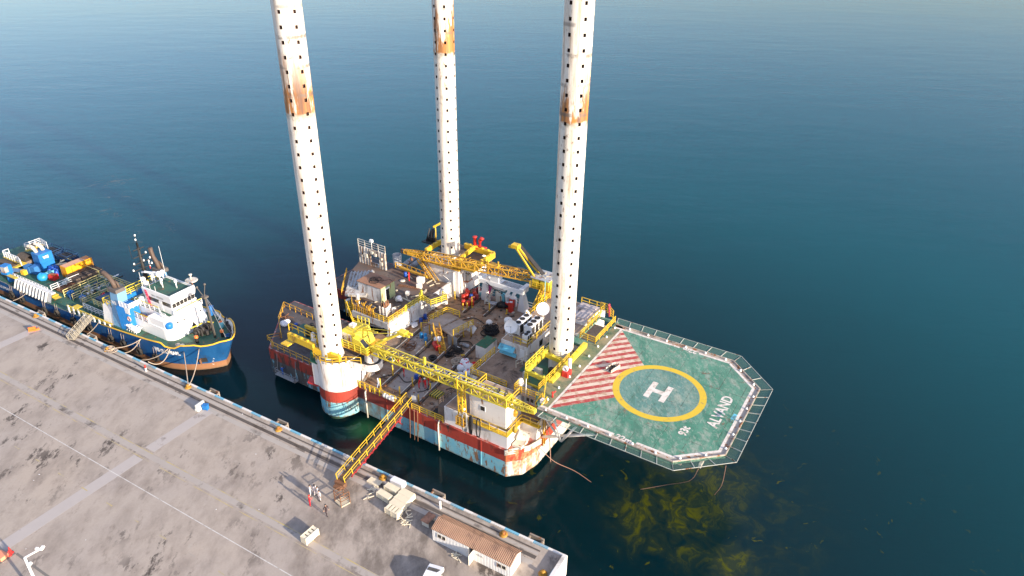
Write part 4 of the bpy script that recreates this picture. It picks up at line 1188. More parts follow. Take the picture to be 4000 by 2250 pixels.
b = MB(); zt = 11.7; y0 = 26.6
b.box(-50, -47.0, y0, y0 + .25, F8, zt); b.box(-47.0, -44.9, y0, y0 + .25, F8, 9.0); b.box(-47.0, -44.9, y0, y0 + .25, 10.6, zt); b.box(-44.9, -43.4, y0, y0 + .25, F8, zt)
for u in (-49.8, -49.1, -48.4, -47.7, -47.1, -44.85, -44.2, -43.5):
    b.box(u, u + .1, y0 - .12, y0, F8, zt)
sw = dfl.add('screen_wall', b, WHITE_ROUGH)
b = MB(); b.rail([(-50, y0 + .1, zt), (-43.4, y0 + .1, zt)], 1.4, .09, 1.6, 2); dfl.add('railing', b, CREAM, sw)
b = MB(); b.tube((-46.6, y0 + .1, zt), (-46.6, y0 + .1, zt + 1.8), .06, 6); b.box(-46.9, -46.3, y0 - .1, y0 + .3, zt + 1.5, zt + 2.0); dfl.add('floodlight', b, LAMP, sw)
for p, s_ in (((-48.0, y0 - .2, 10.3), .8), ((-48.9, y0 - .2, 10.0), .4), ((-46.4, y0 - .2, 11.2), .5), ((-45.6, y0 - .2, 10.9), .5), ((-44.3, y0 - .2, 9.5), .6), ((-44.2, y0 - .2, 10.5), .4)):
    b = MB(); b.cbox(p, (s_, .35, s_)); dfl.add('junction_box', b, CREAM, sw)

# ================================================================ pedestal cranes
cr = T('pedestal_crane', 'lemon yellow crane with long lattice boom resting over the deck edge nearest the quay', 'crane', 'R', (-23.7, .75, 10.5), group='pedestal cranes on the rig')
b = MB(); b.lathe((-23.7, .75, 10.5), [(1.0, 0), (1.0, 1.6), (1.15, 1.65), (1.15, 1.75)], 20); cr.add('pedestal', b, WHITE)
b = MB(); b.box(-28.6, -22.9, -.9, 3.3, 12.25, 12.42); pl = cr.add('slew_platform', b, OCHRE)
b = MB(); b.rail([(-22.9, .2, 12.42), (-22.9, -.9, 12.42), (-28.6, -.9, 12.42), (-28.6, 1.0, 12.42)], 1.15, .1, 1.2, 2); cr.add('railing', b, LEMON, pl)
b = MB(); b.add([(-28.2, -.1, 12.42), (-24.6, -.1, 12.42), (-24.6, 2.8, 12.42), (-28.2, 2.8, 12.42), (-28.2, -.1, 14.5), (-25.6, -.1, 14.7), (-25.6, 2.8, 14.7), (-28.2, 2.8, 14.5)],
                [(0, 3, 2, 1), (4, 5, 6, 7), (0, 1, 5, 4), (1, 2, 6, 5), (2, 3, 7, 6), (3, 0, 4, 7)])
mh = cr.add('machinery_house', b, LEMON)
b = MB(); b.box(-28.1, -27.3, -.14, -.1, 12.5, 14.2); b.box(-27.1, -26.4, -.14, -.1, 12.5, 14.2); cr.add('house_door', b, CREAM, mh)
b = MB(); b.box(-27.8, -27.0, 1.0, 1.8, 14.55, 15.0); cr.add('roof_box', b, WHITE, mh)
b = MB(); b.add([(-25.5, -.75, 12.42), (-23.2, -.75, 12.42), (-23.2, .15, 12.42), (-25.5, .15, 12.42), (-25.5, -.75, 14.4), (-24.2, -.75, 14.2), (-24.2, .15, 14.2), (-25.5, .15, 14.4), (-23.2, -.75, 13.2), (-23.2, .15, 13.2)],
                [(0, 1, 8, 5, 4), (3, 7, 6, 9, 2), (4, 5, 6, 7), (5, 8, 9, 6), (1, 2, 9, 8), (0, 4, 7, 3)])
oc = cr.add('operator_cab', b, LEMON)
b = MB(); b.add([(-24.25, -.65, 14.2), (-23.25, -.65, 13.3), (-23.25, .05, 13.3), (-24.25, .05, 14.2)], [(0, 1, 2, 3)]); b.fn = None
b.v = [(p[0] + .05, p[1], p[2] + .05) for p in b.v]; cr.add('window', b, GLASS, oc)
b = MB()
for v in (-.1, 1.6):
    b.bar((-23.4, v, 13.0), (-17.6, .95 + (v - .75) * .3, 17.1), .24)
    b.bar((-26.2, v, 14.6), (-17.6, .95 + (v - .75) * .3, 17.1), .07)
b.bar((-21, .2, 14.8), (-21, 1.4, 14.8), .2); b.box(-18.2, -17.0, .5, 1.5, 16.8, 17.3); b.box(-17.2, -16.2, .55, .75, 16.9, 17.2); b.box(-17.2, -16.2, 1.2, 1.4, 16.9, 17.2)
cr.add('luffing_gantry', b, LEMON)
b = MB()
for k in range(5):
    b.bar((-26.5 + k * .5, .3 + k * .3, 14.7), (-24.6 + k * .45, .6 + k * .25, 16.2 - k * .3), .12)
b.rail([(-27.8, 2.9, 14.5), (-25.6, 2.9, 14.7)], 1.0, .09, .8); cr.add('winch_frame', b, LEMON)
P0, P1 = Vector((-22.6, .3, 13.1)), Vector((4.2, -.6, 14.0))
def on(t):
    return P0.lerp(P1, t)
b = MB(); b.bar(on(0), on(.10), 1.2, .35)
b.lattice(on(0), on(.86), 1.25, 1.25, 17, .17, .10)
b.box(-1.7, .4, -1.05, .35, 14.3, 14.5); b.lattice(on(.84), on(1.0), 1.0, .45, 6, .15, .09); b.bar(on(.985), on(1.005), .6, .5)
bm = cr.add('boom', b, LEMON)
b = MB()
for v in (-.3, .3):
    p = on(.02) + Vector((0, v, .9)); q_ = on(.84) + Vector((0, v, .8))
    b.path([p, p.lerp(q_, .5) + Vector((0, 0, -.1)), q_], .04, 5)
cr.add('pendant_wire', b, GREY, bm)
b = MB(); b.torus((-.1, -.3, 14.75), .28, .1, 'X', 14, 6); b.torus((-1.2, -.3, 14.75), .28, .1, 'X', 14, 6); cr.add('sheave', b, DARK, bm)
b = MB(); b.bar(on(.35) + Vector((0, 0, .7)), on(.35) + Vector((0, 0, 1.8)), .3); b.bar(on(.42) + Vector((0, 0, .7)), on(.42) + Vector((0, 0, 1.2)), .2); cr.add('boom_stop', b, LEMON, bm)
b = MB(); b.tube(on(.90), on(.90) + Vector((0, 0, -3.5)), .04, 5); b.ball(on(.90) + Vector((0, -.2, -3.9)), .36, 10, 6, 1.5); cr.add('hook_block', b, YELLOW, bm)

c2 = T('pedestal_crane', 'ochre crane behind the helideck leg with boom lying over the far leg house', 'crane', 'R', (-12.4, 31.5, 8.3), group='pedestal cranes on the rig')
b = MB(); b.lathe((-12.4, 31.5, 6), [(1.1, 0), (1.1, 5.6), (1.3, 5.7), (1.3, 5.9)], 18); c2.add('pedestal', b, OCHRE)
b = MB(); b.box(-14.4, -10.6, 29.8, 33.4, 11.9, 12.05); pl = c2.add('slew_platform', b, OCHRE)
b = MB(); b.rail([(-14.4, 29.8, 12.05), (-10.6, 29.8, 12.05), (-10.0, 31, 12.05), (-10.6, 33.4, 12.05)], 1.1, .1, 1.1, 2); b.stair((-12.6, 28.4, 8.6), (-11.8, 29.8, 11.9), .8, 8, True, .1); c2.add('railing', b, YELLOW, pl)
b = MB(); b.box(-14.1, -12.9, 30.0, 31.2, 12.05, 13.7); b.box(-12.5, -11.0, 30.0, 31.5, 12.05, 13.5); c2.add('machinery_house', b, LEMON)
b = MB(); b.box(-14.4, -10.8, 29.8, 33.2, 13.75, 13.9); b.m = 1
for k in range(6):
    b.cbox((-13.8 + k * .5, 30.8 + (k % 3) * .7, 13.96), (.8, .2, .1), k * .9)
c2.add('cab_roof', b, [GREY, WOOD2])
b = MB()
for v in (30.2, 31.8):
    b.bar((-13.4, v, 13.4), (-17.9, 30.9 + (v - 31) * .35, 18.2), .26)
b.box(-18.6, -17.3, 30.4, 31.5, 17.9, 18.5); b.box(-19.2, -18.2, 30.6, 30.9, 17.7, 18.1); c2.add('luffing_gantry', b, YELLOW)
b = MB(); b.bar((-12.6, 31.2, 14.2), (-18.2, 32.2, 18.0), .8, .12); c2.add('luffing_rope', b, DARK)
P0, P1 = Vector((-13.6, 31.5, 13.1)), Vector((-39.2, 27.2, 13.1))
b = MB(); b.lattice(on(.06), on(.84), 1.3, 1.3, 16, .17, .10); b.bar(on(0), on(.08), .5, .35); b.lattice(on(.83), on(1.0), 1.1, .5, 5, .17, .1); b.bar(on(.86), on(.97), .9, .3); b.box(-22.9, -20.9, 29.6, 30.9, 13.75, 13.95); b.bar((-20.9, 30.1, 12), (-20.9, 30.1, 14.8), .2); b.bar((-22.9, 29.9, 12), (-22.9, 29.9, 14.6), .2)
bm = c2.add('boom', b, OCHRE)
b = MB(); b.path([on(.1) + Vector((0, 0, 1.3)), on(.5) + Vector((0, 0, 1.1)), on(.93) + Vector((0, 0, .8))], .05, 5); c2.add('pendant_wire', b, DARK, bm)
b = MB(); b.torus((-39.5, 27.1, 13.1), .35, .14, 'Y', 14, 6); b.ball(on(.94) + Vector((0, -.2, -1.2)), .3, 8, 5, 1.3); c2.add('hook_block', b, RUSTY, bm)
b = MB(); b.path([(-24.7, 29.5, 12.3), (-24.8, 29.9, 9.4), (-25.3, 30.5, 7.2), (-25.5, 31, 6.2)], .10, 6)
T('hose', 'pale hose hanging from the far yoke to the deck', 'hose', 'R', (-25.3, 30.5, 5.6), mb=b, mats=GREY)
# small davit behind the far leg
b = MB(); b.tube((-39.6, 37, 11.2), (-39.6, 37, 14.6), .12, 7); b.bar((-39.6, 37, 14.4), (-36.5, 38.5, 16.0), .16); b.bar((-39.9, 36.8, 14.2), (-38.7, 37.4, 15.0), .35)
T('davit', 'small yellow davit arm behind the far rig leg', 'davit', 'R', (-39.6, 37, 11.2), mb=b, mats=YELLOW)
b = MB()
for k in range(7):
    b.tube((-41.4 + k * .3, 36.4, 11.1), (-41.0 + k * .22, 37 + (k % 3) * .2, 13.6 - (k % 2) * .5), .14, 6)
b.box(-42, -37.4, 35.6, 38, 10.9, 11.1)
T('pipe_bundle', 'black pipes leaning together beside the far rig leg', 'pipes', 'R', (-41, 37, 11), mb=b, mats=DARK)
# ================================================================ people
def cloth(name, col):
    return paint(name, col, .8, .08)


SUIT = {'red': cloth('red_coverall', (.62, .012, .02)), 'pale': cloth('pale_uniform', (.62, .58, .58)), 'white': cloth('white_coat', (.66, .68, .74)),
        'dark': cloth('dark_clothes', (.035, .02, .024)), 'grey': cloth('grey_jacket', (.11, .11, .10)), 'blue': cloth('blue_coverall', (.03, .12, .42)), 'paleblue': cloth('pale_blue_trousers', (.35, .45, .62)), 'shirt': cloth('pale_pink_shirt', (.55, .42, .40))}
HAIR = paint('dark_hair', (.012, .010, .010), .6)
BOOT = paint('dark_boots', (.02, .017, .015), .7)


def person(fr, pos, rot, label, top, bottom=None, helmet=None, hood=False, arms='down', walk=0.0, lean=0.0, k=1.05, group=None):
    J = []; Rr = []; E = []

    def j(p, r, par=None):
        J.append(p); Rr.append(r)
        if par is not None:
            E.append((par, len(J) - 1))
        return len(J) - 1
    ly = lean
    pel = j((0, 0, .94), .135)
    ch1 = j((0, .02 + ly * .4, 1.14), .125, pel); ch2 = j((0, .01 + ly, 1.34), .15, ch1)
    nk = j((0, .03 + ly * 1.2, 1.48), .055, ch2); h1 = j((0, .05 + ly * 1.35, 1.57), .072, nk); h2 = j((0, .045 + ly * 1.45, 1.68), .085, h1)
    j((0, .14 + ly * 1.4, 1.60), .016, h1)
    tips = []
    for s in (-1, 1):
        st = walk * s
        hp = j((s * .09, 0, .88), .088, pel); kn = j((s * .10, st * .55 + .03, .49), .06, hp)
        an = j((s * .10, st * 1.0 - (.02 if st >= 0 else .06), .085 + (.05 if st < 0 else 0)), .042, kn); j((s * .12, st * 1.0 + .15, .045), .040, an)
        sh = j((s * .185, .01 + ly, 1.41), .062, ch2)
        if arms == 'front':
            el = j((s * .24, .04 + ly, 1.15), .045, sh); wr = j((s * .10, .26 + ly, 1.13), .033, el); d = Vector((-s * .6, .75, .05)).normalized()
        elif arms == 'reach' and s > 0:
            el = j((s * .25, .20 + ly, 1.30), .045, sh); wr = j((s * .20, .43 + ly, 1.42), .033, el); d = Vector((0, .9, .3)).normalized()
        else:
            el = j((s * .26, -.03 - st * .3 + ly * .7, 1.14), .045, sh); wr = j((s * .27, .05 - st * .6 + ly * .6, .89), .033, el); d = Vector((0, .15, -1)).normalized()
        w_ = Vector(J[wr]); pm = j(tuple(w_ + d * .07), .030, wr)
        lat = d.cross(Vector((0, 1, .2))).normalized() if abs(d.y) < .5 else Vector((1, 0, 0))
        for f_ in range(4):
            o = w_ + d * .09 + lat * ((f_ - 1.5) * .022)
            a = j(tuple(o), .0095, pm); L = (.060, .072, .068, .052)[f_]
            b_ = j(tuple(o + d * L * .6 + Vector((0, .008, 0))), .009, a); j(tuple(o + d * L + Vector((0, .03, 0))), .008, b_)
        a = j(tuple(w_ + d * .05 + lat * (-.04) + Vector((0, .02, 0))), .011, pm); j(tuple(w_ + d * .085 + lat * (-.06) + Vector((0, .035, 0))), .009, a)
        tips.append(w_)
    me = bpy.data.meshes.new('person_body'); me.from_pydata(J, E, [])
    o = bpy.data.objects.new('person_body', me); COL.objects.link(o)
    o.modifiers.new('skin', 'SKIN')
    sv = me.skin_vertices[0].data if me.skin_vertices else None
    if sv is None:
        lay = me.attributes.new  # no skin layer yet
        bm_ = __import__('bmesh').new(); bm_.from_mesh(me); bm_.verts.layers.skin.verify(); bm_.to_mesh(me); bm_.free(); sv = me.skin_vertices[0].data
    for i, r_ in enumerate(Rr):
        sv[i].radius = (r_, r_ * (.78 if i in (1, 2) else 1)); sv[i].use_root = i == 0
    ss = o.modifiers.new('sub', 'SUBSURF'); ss.levels = ss.render_levels = 1
    dg = bpy.context.evaluated_depsgraph_get()
    fin = bpy.data.meshes.new_from_object(o.evaluated_get(dg))
    bpy.data.objects.remove(o); bpy.data.meshes.remove(me)
    fin.name = 'body'
    for mt in (SUIT[top], SUIT[bottom or top], SKIN, BOOT):
        fin.materials.append(mt)
    for p in fin.polygons:
        c = p.center; p.use_smooth = True
        near = min((c - t).length for t in tips)
        p.material_index = 2 if (c.z > 1.485 or near < .055 or any((c - (t + Vector((0, .0, 0)))).length < .2 and (c - t).length < .19 and c.z < t.z - .02 and arms == 'down' for t in tips)) else (3 if c.z < .12 else (0 if c.z > .97 else 1))
    r = T('person', label, 'person', fr, pos, rot, group)
    bo = bpy.data.objects.new('body', fin); COL.objects.link(bo); bo.parent = r.o
    hy, hz = .045 + ly * 1.45, 1.68
    if helmet:
        b = MB(); b.lathe((0, hy, hz + .01), [(.125, 0), (.118, .03), (.10, .075), (.06, .105), (.01, .115)], 14); b.lathe((0, hy + .03, hz), [(.15, 0), (.15, .012)], 14); r.add('helmet', b, helmet)
    elif hood:
        b = MB(); b.ball((0, hy - .02, hz - .03), .125, 12, 7, 1.15); r.add('hood', b, SUIT[top])
    else:
        b = MB(); b.ball((0, hy - .018, hz + .02), .102, 12, 7, 1.0); r.add('hair', b, HAIR)
    b = MB()
    for s in (-1, 1):
        b.ball((s * .033, hy + .073, 1.63), .011, 6, 4)
    b.box(-.022, .022, hy + .07, hy + .078, 1.555, 1.562); r.add('eyes_and_mouth', b, BLACK)
    r.o.scale = (k, k, k)
    return r


# facing: local +y is forward
person('R', (-21.7, 5.2, ZD), 2.4, 'person in red coverall standing alone on the middle of the deck', 'red', None, None, True)
person('R', (-23.0, .9, ZD), 2.9, 'person in white coat and pale blue trousers walking by the deck-edge railing', 'white', 'paleblue', None, True, walk=.16)
person('R', (-18.0, 4.1, ZD), -.6, 'person in red coverall bending, leftmost of the four on deck', 'red', None, None, True, 'front', lean=.16)
person('R', (-17.7, 4.9, ZD), -2.4, 'person in dark grey jacket facing the two in red on deck', 'grey', 'dark', None, False, 'front', lean=.05)
person('R', (-17.1, 4.55, ZD), 1.3, 'person in red coverall with white helmet, arms held forward', 'red', None, WHITE_SHIP, False, 'front', lean=.08)
person('R', (-17.2, 5.4, ZD), 2.2, 'person in red coverall standing behind the white helmet', 'red', None, None, True)
person('R', (-37.0, 25.5, F8), 1.9, 'person in red coverall on the dark drill floor beside a blue drum', 'red', None, None, True)
b = MB(); b.box(-43.4, -38.9, -1.25, -.5, 1.45, 1.55); b.rail([(-43.4, -.55, 1.55), (-43.4, -1.22, 1.55), (-38.9, -1.22, 1.55), (-38.9, -.55, 1.55)], 1.0, .06, 1.1, 1)
for u in (-43.2, -39.1):
    b.tube((u, -.9, 1.5), (u, -.3, 5.7), .03, 5)
T('hanging_stage', 'grey painters stage hung against the peeling hull side', 'work platform', 'R', (-41, -.8, 1.5), mb=b, mats=GREY)
person('R', (-42.0, -.85, 1.55), 0, 'person in blue coverall on the stage hung against the hull', 'blue', None, None, False, 'reach')
PALE = [(-31.4, -7.95, -.9, 'front'), (-30.95, -7.6, -1.6, 'down'), (-30.35, -7.65, 2.5, 'front'), (-29.75, -8.0, 2.9, 'down')]
for (x, y, r_, a_), lb in zip(PALE, ('person in pale uniform, leftmost of the four in the huddle', 'person in pale uniform at the back of the huddle, second from left', 'person in pale uniform with arms forward, third from left in the huddle', 'person in pale uniform, rightmost of the four in the huddle')):
    person('Q', (x, y, 3.005), r_, lb, 'pale', None, None, False, a_, group='people standing together on the quay')
person('Q', (-30.2, -9.3, 3.005), -.5, 'person in bright red coverall and red helmet on the quay', 'red', None, RED, False, 'front')
person('Q', (-27.45, -9.35, 3.005), -1.7, 'person in dark clothes walking alone on the quay near the gangway', 'dark', None, None, False, walk=.2)

# ================================================================ drums
def drum_proto(mat, lidmat, fr, pos, label, group=None, r=.30, h=.90, rot=0.0):
    t = T('drum', label, 'drum', fr, pos, rot, group)
    b = MB(); b.lathe((0, 0, 0), [(r * .97, 0), (r, .03), (r, h * .33), (r * 1.04, h * .345), (r, h * .36), (r, h * .66), (r * 1.04, h * .675), (r, h * .69), (r, h - .02), (r * .96, h)], 16); t.add('body', b, mat)
    b = MB(); b.lathe((0, 0, h + .002), [(r * .90, 0), (r * .90, .012), (.01, .014)], 16); b.lathe((r * .6, 0, h + .01), [(.05, 0), (.05, .03), (.01, .032)], 8); t.add('lid', b, lidmat)
    return t


RED_DRUM = paint('red_drum', (.55, .035, .02), .5, .25, .12)
DARKRED_DRUM = paint('dark_red_drum', (.27, .03, .035), .5, .3, .15)
lab = 'red oil drum in the crowded cluster beside the far white leg house'
g = 'red drums beside the far leg house'
dr = None
reds = [(-27.8, 29.3), (-26.7, 27.7), (-27.6, 30.0), (-28.0, 31.0), (-28.6, 31.4), (-25.7, 27.8), (-25.3, 28.4), (-26.6, 31.2)]
for i, (u, v) in enumerate(reds):
    if dr is None:
        dr = drum_proto(RED_DRUM, RED_DRUM, 'R', (u, v, ZD), lab, g, .36, 1.05)
    else:
        dup(dr, 'R', (u, v, ZD), i * 1.3, lab, g)
lab = 'dark red oil drum at the back of the cluster by the gantry leg'
g = 'dark red drums near the gantry leg'
dr = None
for i, (u, v) in enumerate([(-27.3, 32.1), (-27.1, 32.9), (-26.4, 32.5), (-25.8, 30.6), (-25.9, 29.6), (-26.0, 28.9), (-27.0, 31.6)]):
    if dr is None:
        dr = drum_proto(DARKRED_DRUM, DARKRED_DRUM, 'R', (u, v, ZD), lab, g, .36, 1.05)
    else:
        dup(dr, 'R', (u, v, ZD), i * 1.1, lab, g)
drum_proto(BLUE_DRUM, BLUE_DRUM, 'R', (-26.75, 30.2, ZD), 'blue drum standing among the red drums', None, .34, 1.0)
drum_proto(AQUA, WHITE, 'R', (-26.0, 32.0, ZD), 'pale aqua drum at the right end of the red drum cluster', None, .36, 1.0)
d1 = drum_proto(CYAN_DRUM, CYAN_DRUM, 'R', (-26.3, 15.2, ZD), 'bright blue drum, left of the three in mid deck', 'three bright blue drums on mid deck')
dup(d1, 'R', (-25.6, 15.4, ZD), .7, 'bright blue drum, back right of the three in mid deck', 'three bright blue drums on mid deck')
t = dup(d1, 'R', (-24.9, 14.6, ZD), 1.7, 'bright blue drum with a dark side, front of the three in mid deck', 'three bright blue drums on mid deck')
d1 = drum_proto(BLUE_DRUM, BLUE_DRUM, 'R', (-29.5, 20.3, ZD), 'dark blue drum under the drill floor girder, farther one')
dup(d1, 'R', (-29.3, 18.9, ZD), .5, 'dark blue drum under the drill floor girder, nearer one')
dup(d1, 'R', (-19.7, 5.6, ZD), .9, 'dark blue drum beside the group of red coveralls')
dup(d1, 'R', (-38.8, 26.6, F8), .9, 'blue drum on the dark drill floor by the red coverall')
dup(d1, 'R', (-45.7, 6.2, ZD), .9, 'blue drum alone on the dark corner deck')
d1 = drum_proto(WHITE_ROUGH, GREEN, 'R', (-25.3, 6.8, ZD), 'white drum with green stained lid under the crane boom', None, .36, .9)
drum_proto(GREY, GREY, 'R', (-26.3, 7.5, ZD), 'grey drum behind the white drum under the crane boom', None, .36, .9)
drum_proto(DARKRED_DRUM, RED_DRUM, 'R', (-24.6, 7.3, ZD), 'single dull red drum under the crane boom', None, .34, .9)
# black drums in the green tray near the leg
b = MB(); b.box(-44.6, -39.2, 3.6, 6.9, 6.4, 6.5); b.m = 1; b.box(-44.6, -39.2, 3.4, 3.6, 6.3, 6.7); b.box(-44.5, -39.3, 3.7, 6.8, ZD, 6.39)
T('drip_tray_platform', 'green-floored raised tray carrying black drums beside the nearest leg', 'platform', 'R', (-42, 5, ZD), mb=b, mats=[GREEN_DECK, OCHRE])
lab = 'black plastic drum in the huddle on the green tray'
g = 'black drums on the green tray'
d1 = None
for i, (u, v) in enumerate([(-42.2, 5.8), (-42.1, 6.5), (-41.7, 5.3), (-41.4, 6.1), (-40.7, 5.9), (-39.9, 4.9), (-40.9, 4.4), (-40.6, 5.2)]):
    if d1 is None:
        d1 = drum_proto(BLACK, BLACK, 'R', (u, v, 6.51), lab, g, .34, .95)
    else:
        dup(d1, 'R', (u, v, 6.51), i, lab, g)


# ================================================================ loose gear on the deck
def lump(c, r, sq=.8, n=14, m=8, amp=.18, seed=1, sc=1.7):
    rnd = random.Random(seed); b = MB()
    ph = [(rnd.uniform(0, 6), rnd.uniform(1, 4), rnd.uniform(1, 4)) for _ in range(4)]

    def f(p):
        d = Vector((p[0] - c[0], p[1] - c[1], p[2] - c[2]))
        a = math.atan2(d.y, d.x); e = d.z / r
        k = 1 + amp * sum(sin(q[0] + q[1] * 2 * a // 1 * 0 + round(q[1]) * a + q[2] * e) for q in ph) / 2
        return (c[0] + d.x * k, c[1] + d.y * k, max(c[2] - r * sq * .95, c[2] + d.z * k))
    b.fn = f; b.ball(c, r, n, m, sq); b.fn = None
    return b


def bulk_bag(u, v, r, label, redtop, seed, group):
    t = T('bulk_bag', label, 'bulk bag', 'R', (u, v, ZD), group=group)
    t.add('sack', lump((u, v, ZD + r * .85), r, .9, amp=.12, seed=seed), PLASTIC_BAG)
    if redtop:
        t.add('red_contents', lump((u, v + .05, ZD + r * 1.55), r * .42, .55, amp=.3, seed=seed + 5), SUIT['red'])


G_ = 'white bulk bags by the container'
for i, (u, v, r, lb, rt_) in enumerate(((-15.6, 12.5, .75, 'white bulk bag topped with red cloth, farthest of the pile', 1), (-15.3, 11.0, .72, 'white bulk bag topped with red cloth, leftmost of the pile', 1), (-14.6, 11.7, .85, 'big white bulk bag topped with red cloth, middle of the pile', 1), (-13.8, 10.5, .66, 'small white bulk bag with one red bundle, nearest of the pile', 1), (-13.7, 11.5, .6, 'low white bulk bag with pinkish top at the railing', 0), (-14.2, 9.2, .7, 'flat white tarpaulin bag under the crane boom', 0))):
    bulk_bag(u, v, r, lb, rt_, i + 3, G_)
T('red_bundle', 'loose red cloth bundle beside the container', 'bundle', 'R', (-14.4, 13.2, ZD), mb=lump((-14.4, 13.2, ZD + .35), .5, .7, amp=.35, seed=31), mats=SUIT['red'])
def coil(name, label, cat, c, r, k, mat, w=.05, flat=.05, jit=.2, seed=2):
    rnd = random.Random(seed); b = MB()
    for i in range(k):
        b.torus((c[0] + rnd.uniform(-jit, jit), c[1] + rnd.uniform(-jit, jit), c[2] + w + i * flat), r * rnd.uniform(.55, 1.05), w, 'Z', 18, 5)
    return T(name, label, cat, 'R', c, mb=b, mats=mat)
coil('rope_coil', 'tangled pale rope coil beside the white bulk bags', 'rope', (-17.1, 12.3, ZD), .8, 9, ROPE, .07, .06, .3)
coil('hose_heap', 'black hose heap at the foot of the yellow chain', 'hose', (-19.3, 13.4, ZD), .55, 9, BLACK, .06, .07, .25, 4)
coil('wire_heap', 'brown wire and timber scrap heap on the grey hatch', 'scrap', (-26.3, 12.2, ZD), .9, 8, RUSTY, .05, .03, .6, 9)
coil('black_cable_heap', 'large black cable heap beyond the container', 'cable', (-17.7, 22.8, ZD), 1.1, 16, BLACK, .08, .05, .7, 6)
coil('tyre', 'black tyre lying flat under the crane boom', 'tyre', (-20.9, 11.2, ZD), .62, 3, BLACK, .17, .12, .03, 8)
b = MB(); b.lathe((-38.2, 25.0, F8), [(.25, .0), (.5, .02), (.5, .12), (.25, .14)], 16); T('spool_ring', 'pale ring lying on the drill floor', 'ring', 'R', (-38.2, 25.0, F8), mb=b, mats=CREAM)
b = MB()
b.tube((-23.0, 14.5, ZD + .5), (-21.6, 13.6, ZD + .5), .5, 16); b.box(-23, -22.7, 14.2, 14.6, ZD, ZD + .3); b.box(-22, -21.8, 13.4, 13.9, ZD, ZD + .3); b.bar((-22.7, 14.3, ZD + 1.0), (-22.2, 14.0, ZD + 1.3), .25)
t = T('air_tank', 'red horizontal tank with a white sack on its end', 'tank', 'R', (-22.3, 14, ZD)); t.add('tank_shell', b, RED)
T('white_sack', 'white sack slumped on the red horizontal tank', 'sack', 'R', (-22.6, 14.8, ZD + .9), mb=lump((-22.6, 14.8, ZD + 1.25), .62, .65, amp=.2, seed=12), mats=PLASTIC_BAG)
t = T('engine_skid', 'oily black engine on a small skid in mid deck', 'engine', 'R', (-18.8, 15.2, ZD))
b = MB(); b.box(-19.7, -18.0, 14.7, 15.7, ZD, ZD + .18); b.box(-19.4, -18.3, 14.8, 15.5, ZD + .18, ZD + .75); b.tube((-19.2, 15.1, ZD + .7), (-18.4, 15.3, ZD + .95), .2, 10)
b.torus((-19.8, 15.2, ZD + .5), .3, .08, 'X', 14, 6); b.bar((-19.4, 14.4, ZD + .1), (-18.2, 14.4, ZD + .1), .1); t.add('engine_block', b, DARK)
b = MB(); b.box(-18.9, -18.4, 15.0, 15.25, ZD + .96, ZD + 1.0); t.add('plate', b, WHITE)
b = MB(); b.tube((-19.4, 16.8, ZD + .35), (-18.2, 16.9, ZD + .35), .33, 12); b.ball((-19.4, 16.8, ZD + .35), .33, 10, 6); b.ball((-18.2, 16.9, ZD + .35), .33, 10, 6); T('grey_vessel', 'grey capsule-shaped vessel lying beside the black engine', 'vessel', 'R', (-18.8, 16.8, ZD), mb=b, mats=GREY)
b = MB(); b.tube((-17.7, 14.4, ZD + .16), (-17.2, 14.7, ZD + .16), .15, 10); T('gas_bottle', 'small yellow bottle lying by the black engine', 'bottle', 'R', (-17.5, 14.5, ZD), mb=b, mats=YELLOW)
for i, (u, v, r, lb) in enumerate(((-30.3, 14.6, .6, 'upper white sack heap by the skid girder'), (-29.8, 13.4, .65, 'lower white sack heap by the skid girder'))):
    T('sack_heap', lb, 'sacks', 'R', (u, v, ZD), mb=lump((u, v, ZD + .4), r * 1.2, .55, amp=.3, seed=20 + i), mats=PLASTIC_BAG)
b = MB()
for k in range(5):
    b.cbox((-30.1 + k * .22, 18.1 - k * .25, ZD + .1 + k * .04), (1.0, .5, .05), .5 + .25 * k, .1)
T('plastic_sheets', 'white plastic sheets scattered beside the skid girder', 'sheets', 'R', (-29.8, 17.8, ZD), mb=b, mats=PLASTIC_BAG)
b = MB(); b.cbox((-27.9, 13.4, ZD + .05), (.9, .7, .1), .2); T('black_mat', 'black square mat on the grey hatch', 'mat', 'R', (-27.9, 13.4, ZD), mb=b, mats=DARK)
b = MB(); b.cbox((-23.9, 13.6, ZD + .06), (.8, .8, .12), .6); T('black_mat', 'black square pad beside a deck post', 'mat', 'R', (-23.9, 13.6, ZD), mb=b, mats=DARK)
T('spherical_tank', 'round white plastic tank on the far deck', 'tank', 'R', (-19.0, 24.4, ZD), mb=lump((-19.0, 24.4, ZD + .58), .6, .95, 16, 9, .03, 40), mats=WHITE)
T('white_jerrycan', 'small white jar beside the drum cluster rail', 'jar', 'R', (-23.9, 31.0, ZD), mb=lump((-23.9, 31.0, ZD + .35), .33, 1.0, 10, 6, .08, 41), mats=WHITE)
t = T('corrugated_sheet', 'curved white corrugated sheet leaning in the middle of the deck', 'sheet', 'R', (-20.1, 20.7, ZD))
b = MB(); n_ = 22
for k in range(n_):
    a0, a1 = k / n_, (k + 1) / n_
    p = [(-21.2 + 2.0 * a + .0, 20.9 - 1.0 * a + .06 * (q % 2) * 1.5, 0) for a, q in ((a0, k), (a1, k + 1))]
    b.quad((p[0][0], p[0][1], ZD + .15 + .5 * a0), (p[1][0], p[1][1], ZD + .15 + .5 * a1), (p[1][0] + .1, p[1][1] + .9, ZD + 1.6 - .3 * a1), (p[0][0] + .1, p[0][1] + .9, ZD + 1.6 - .3 * a0))
t.add('sheet_metal', b, WHITE)
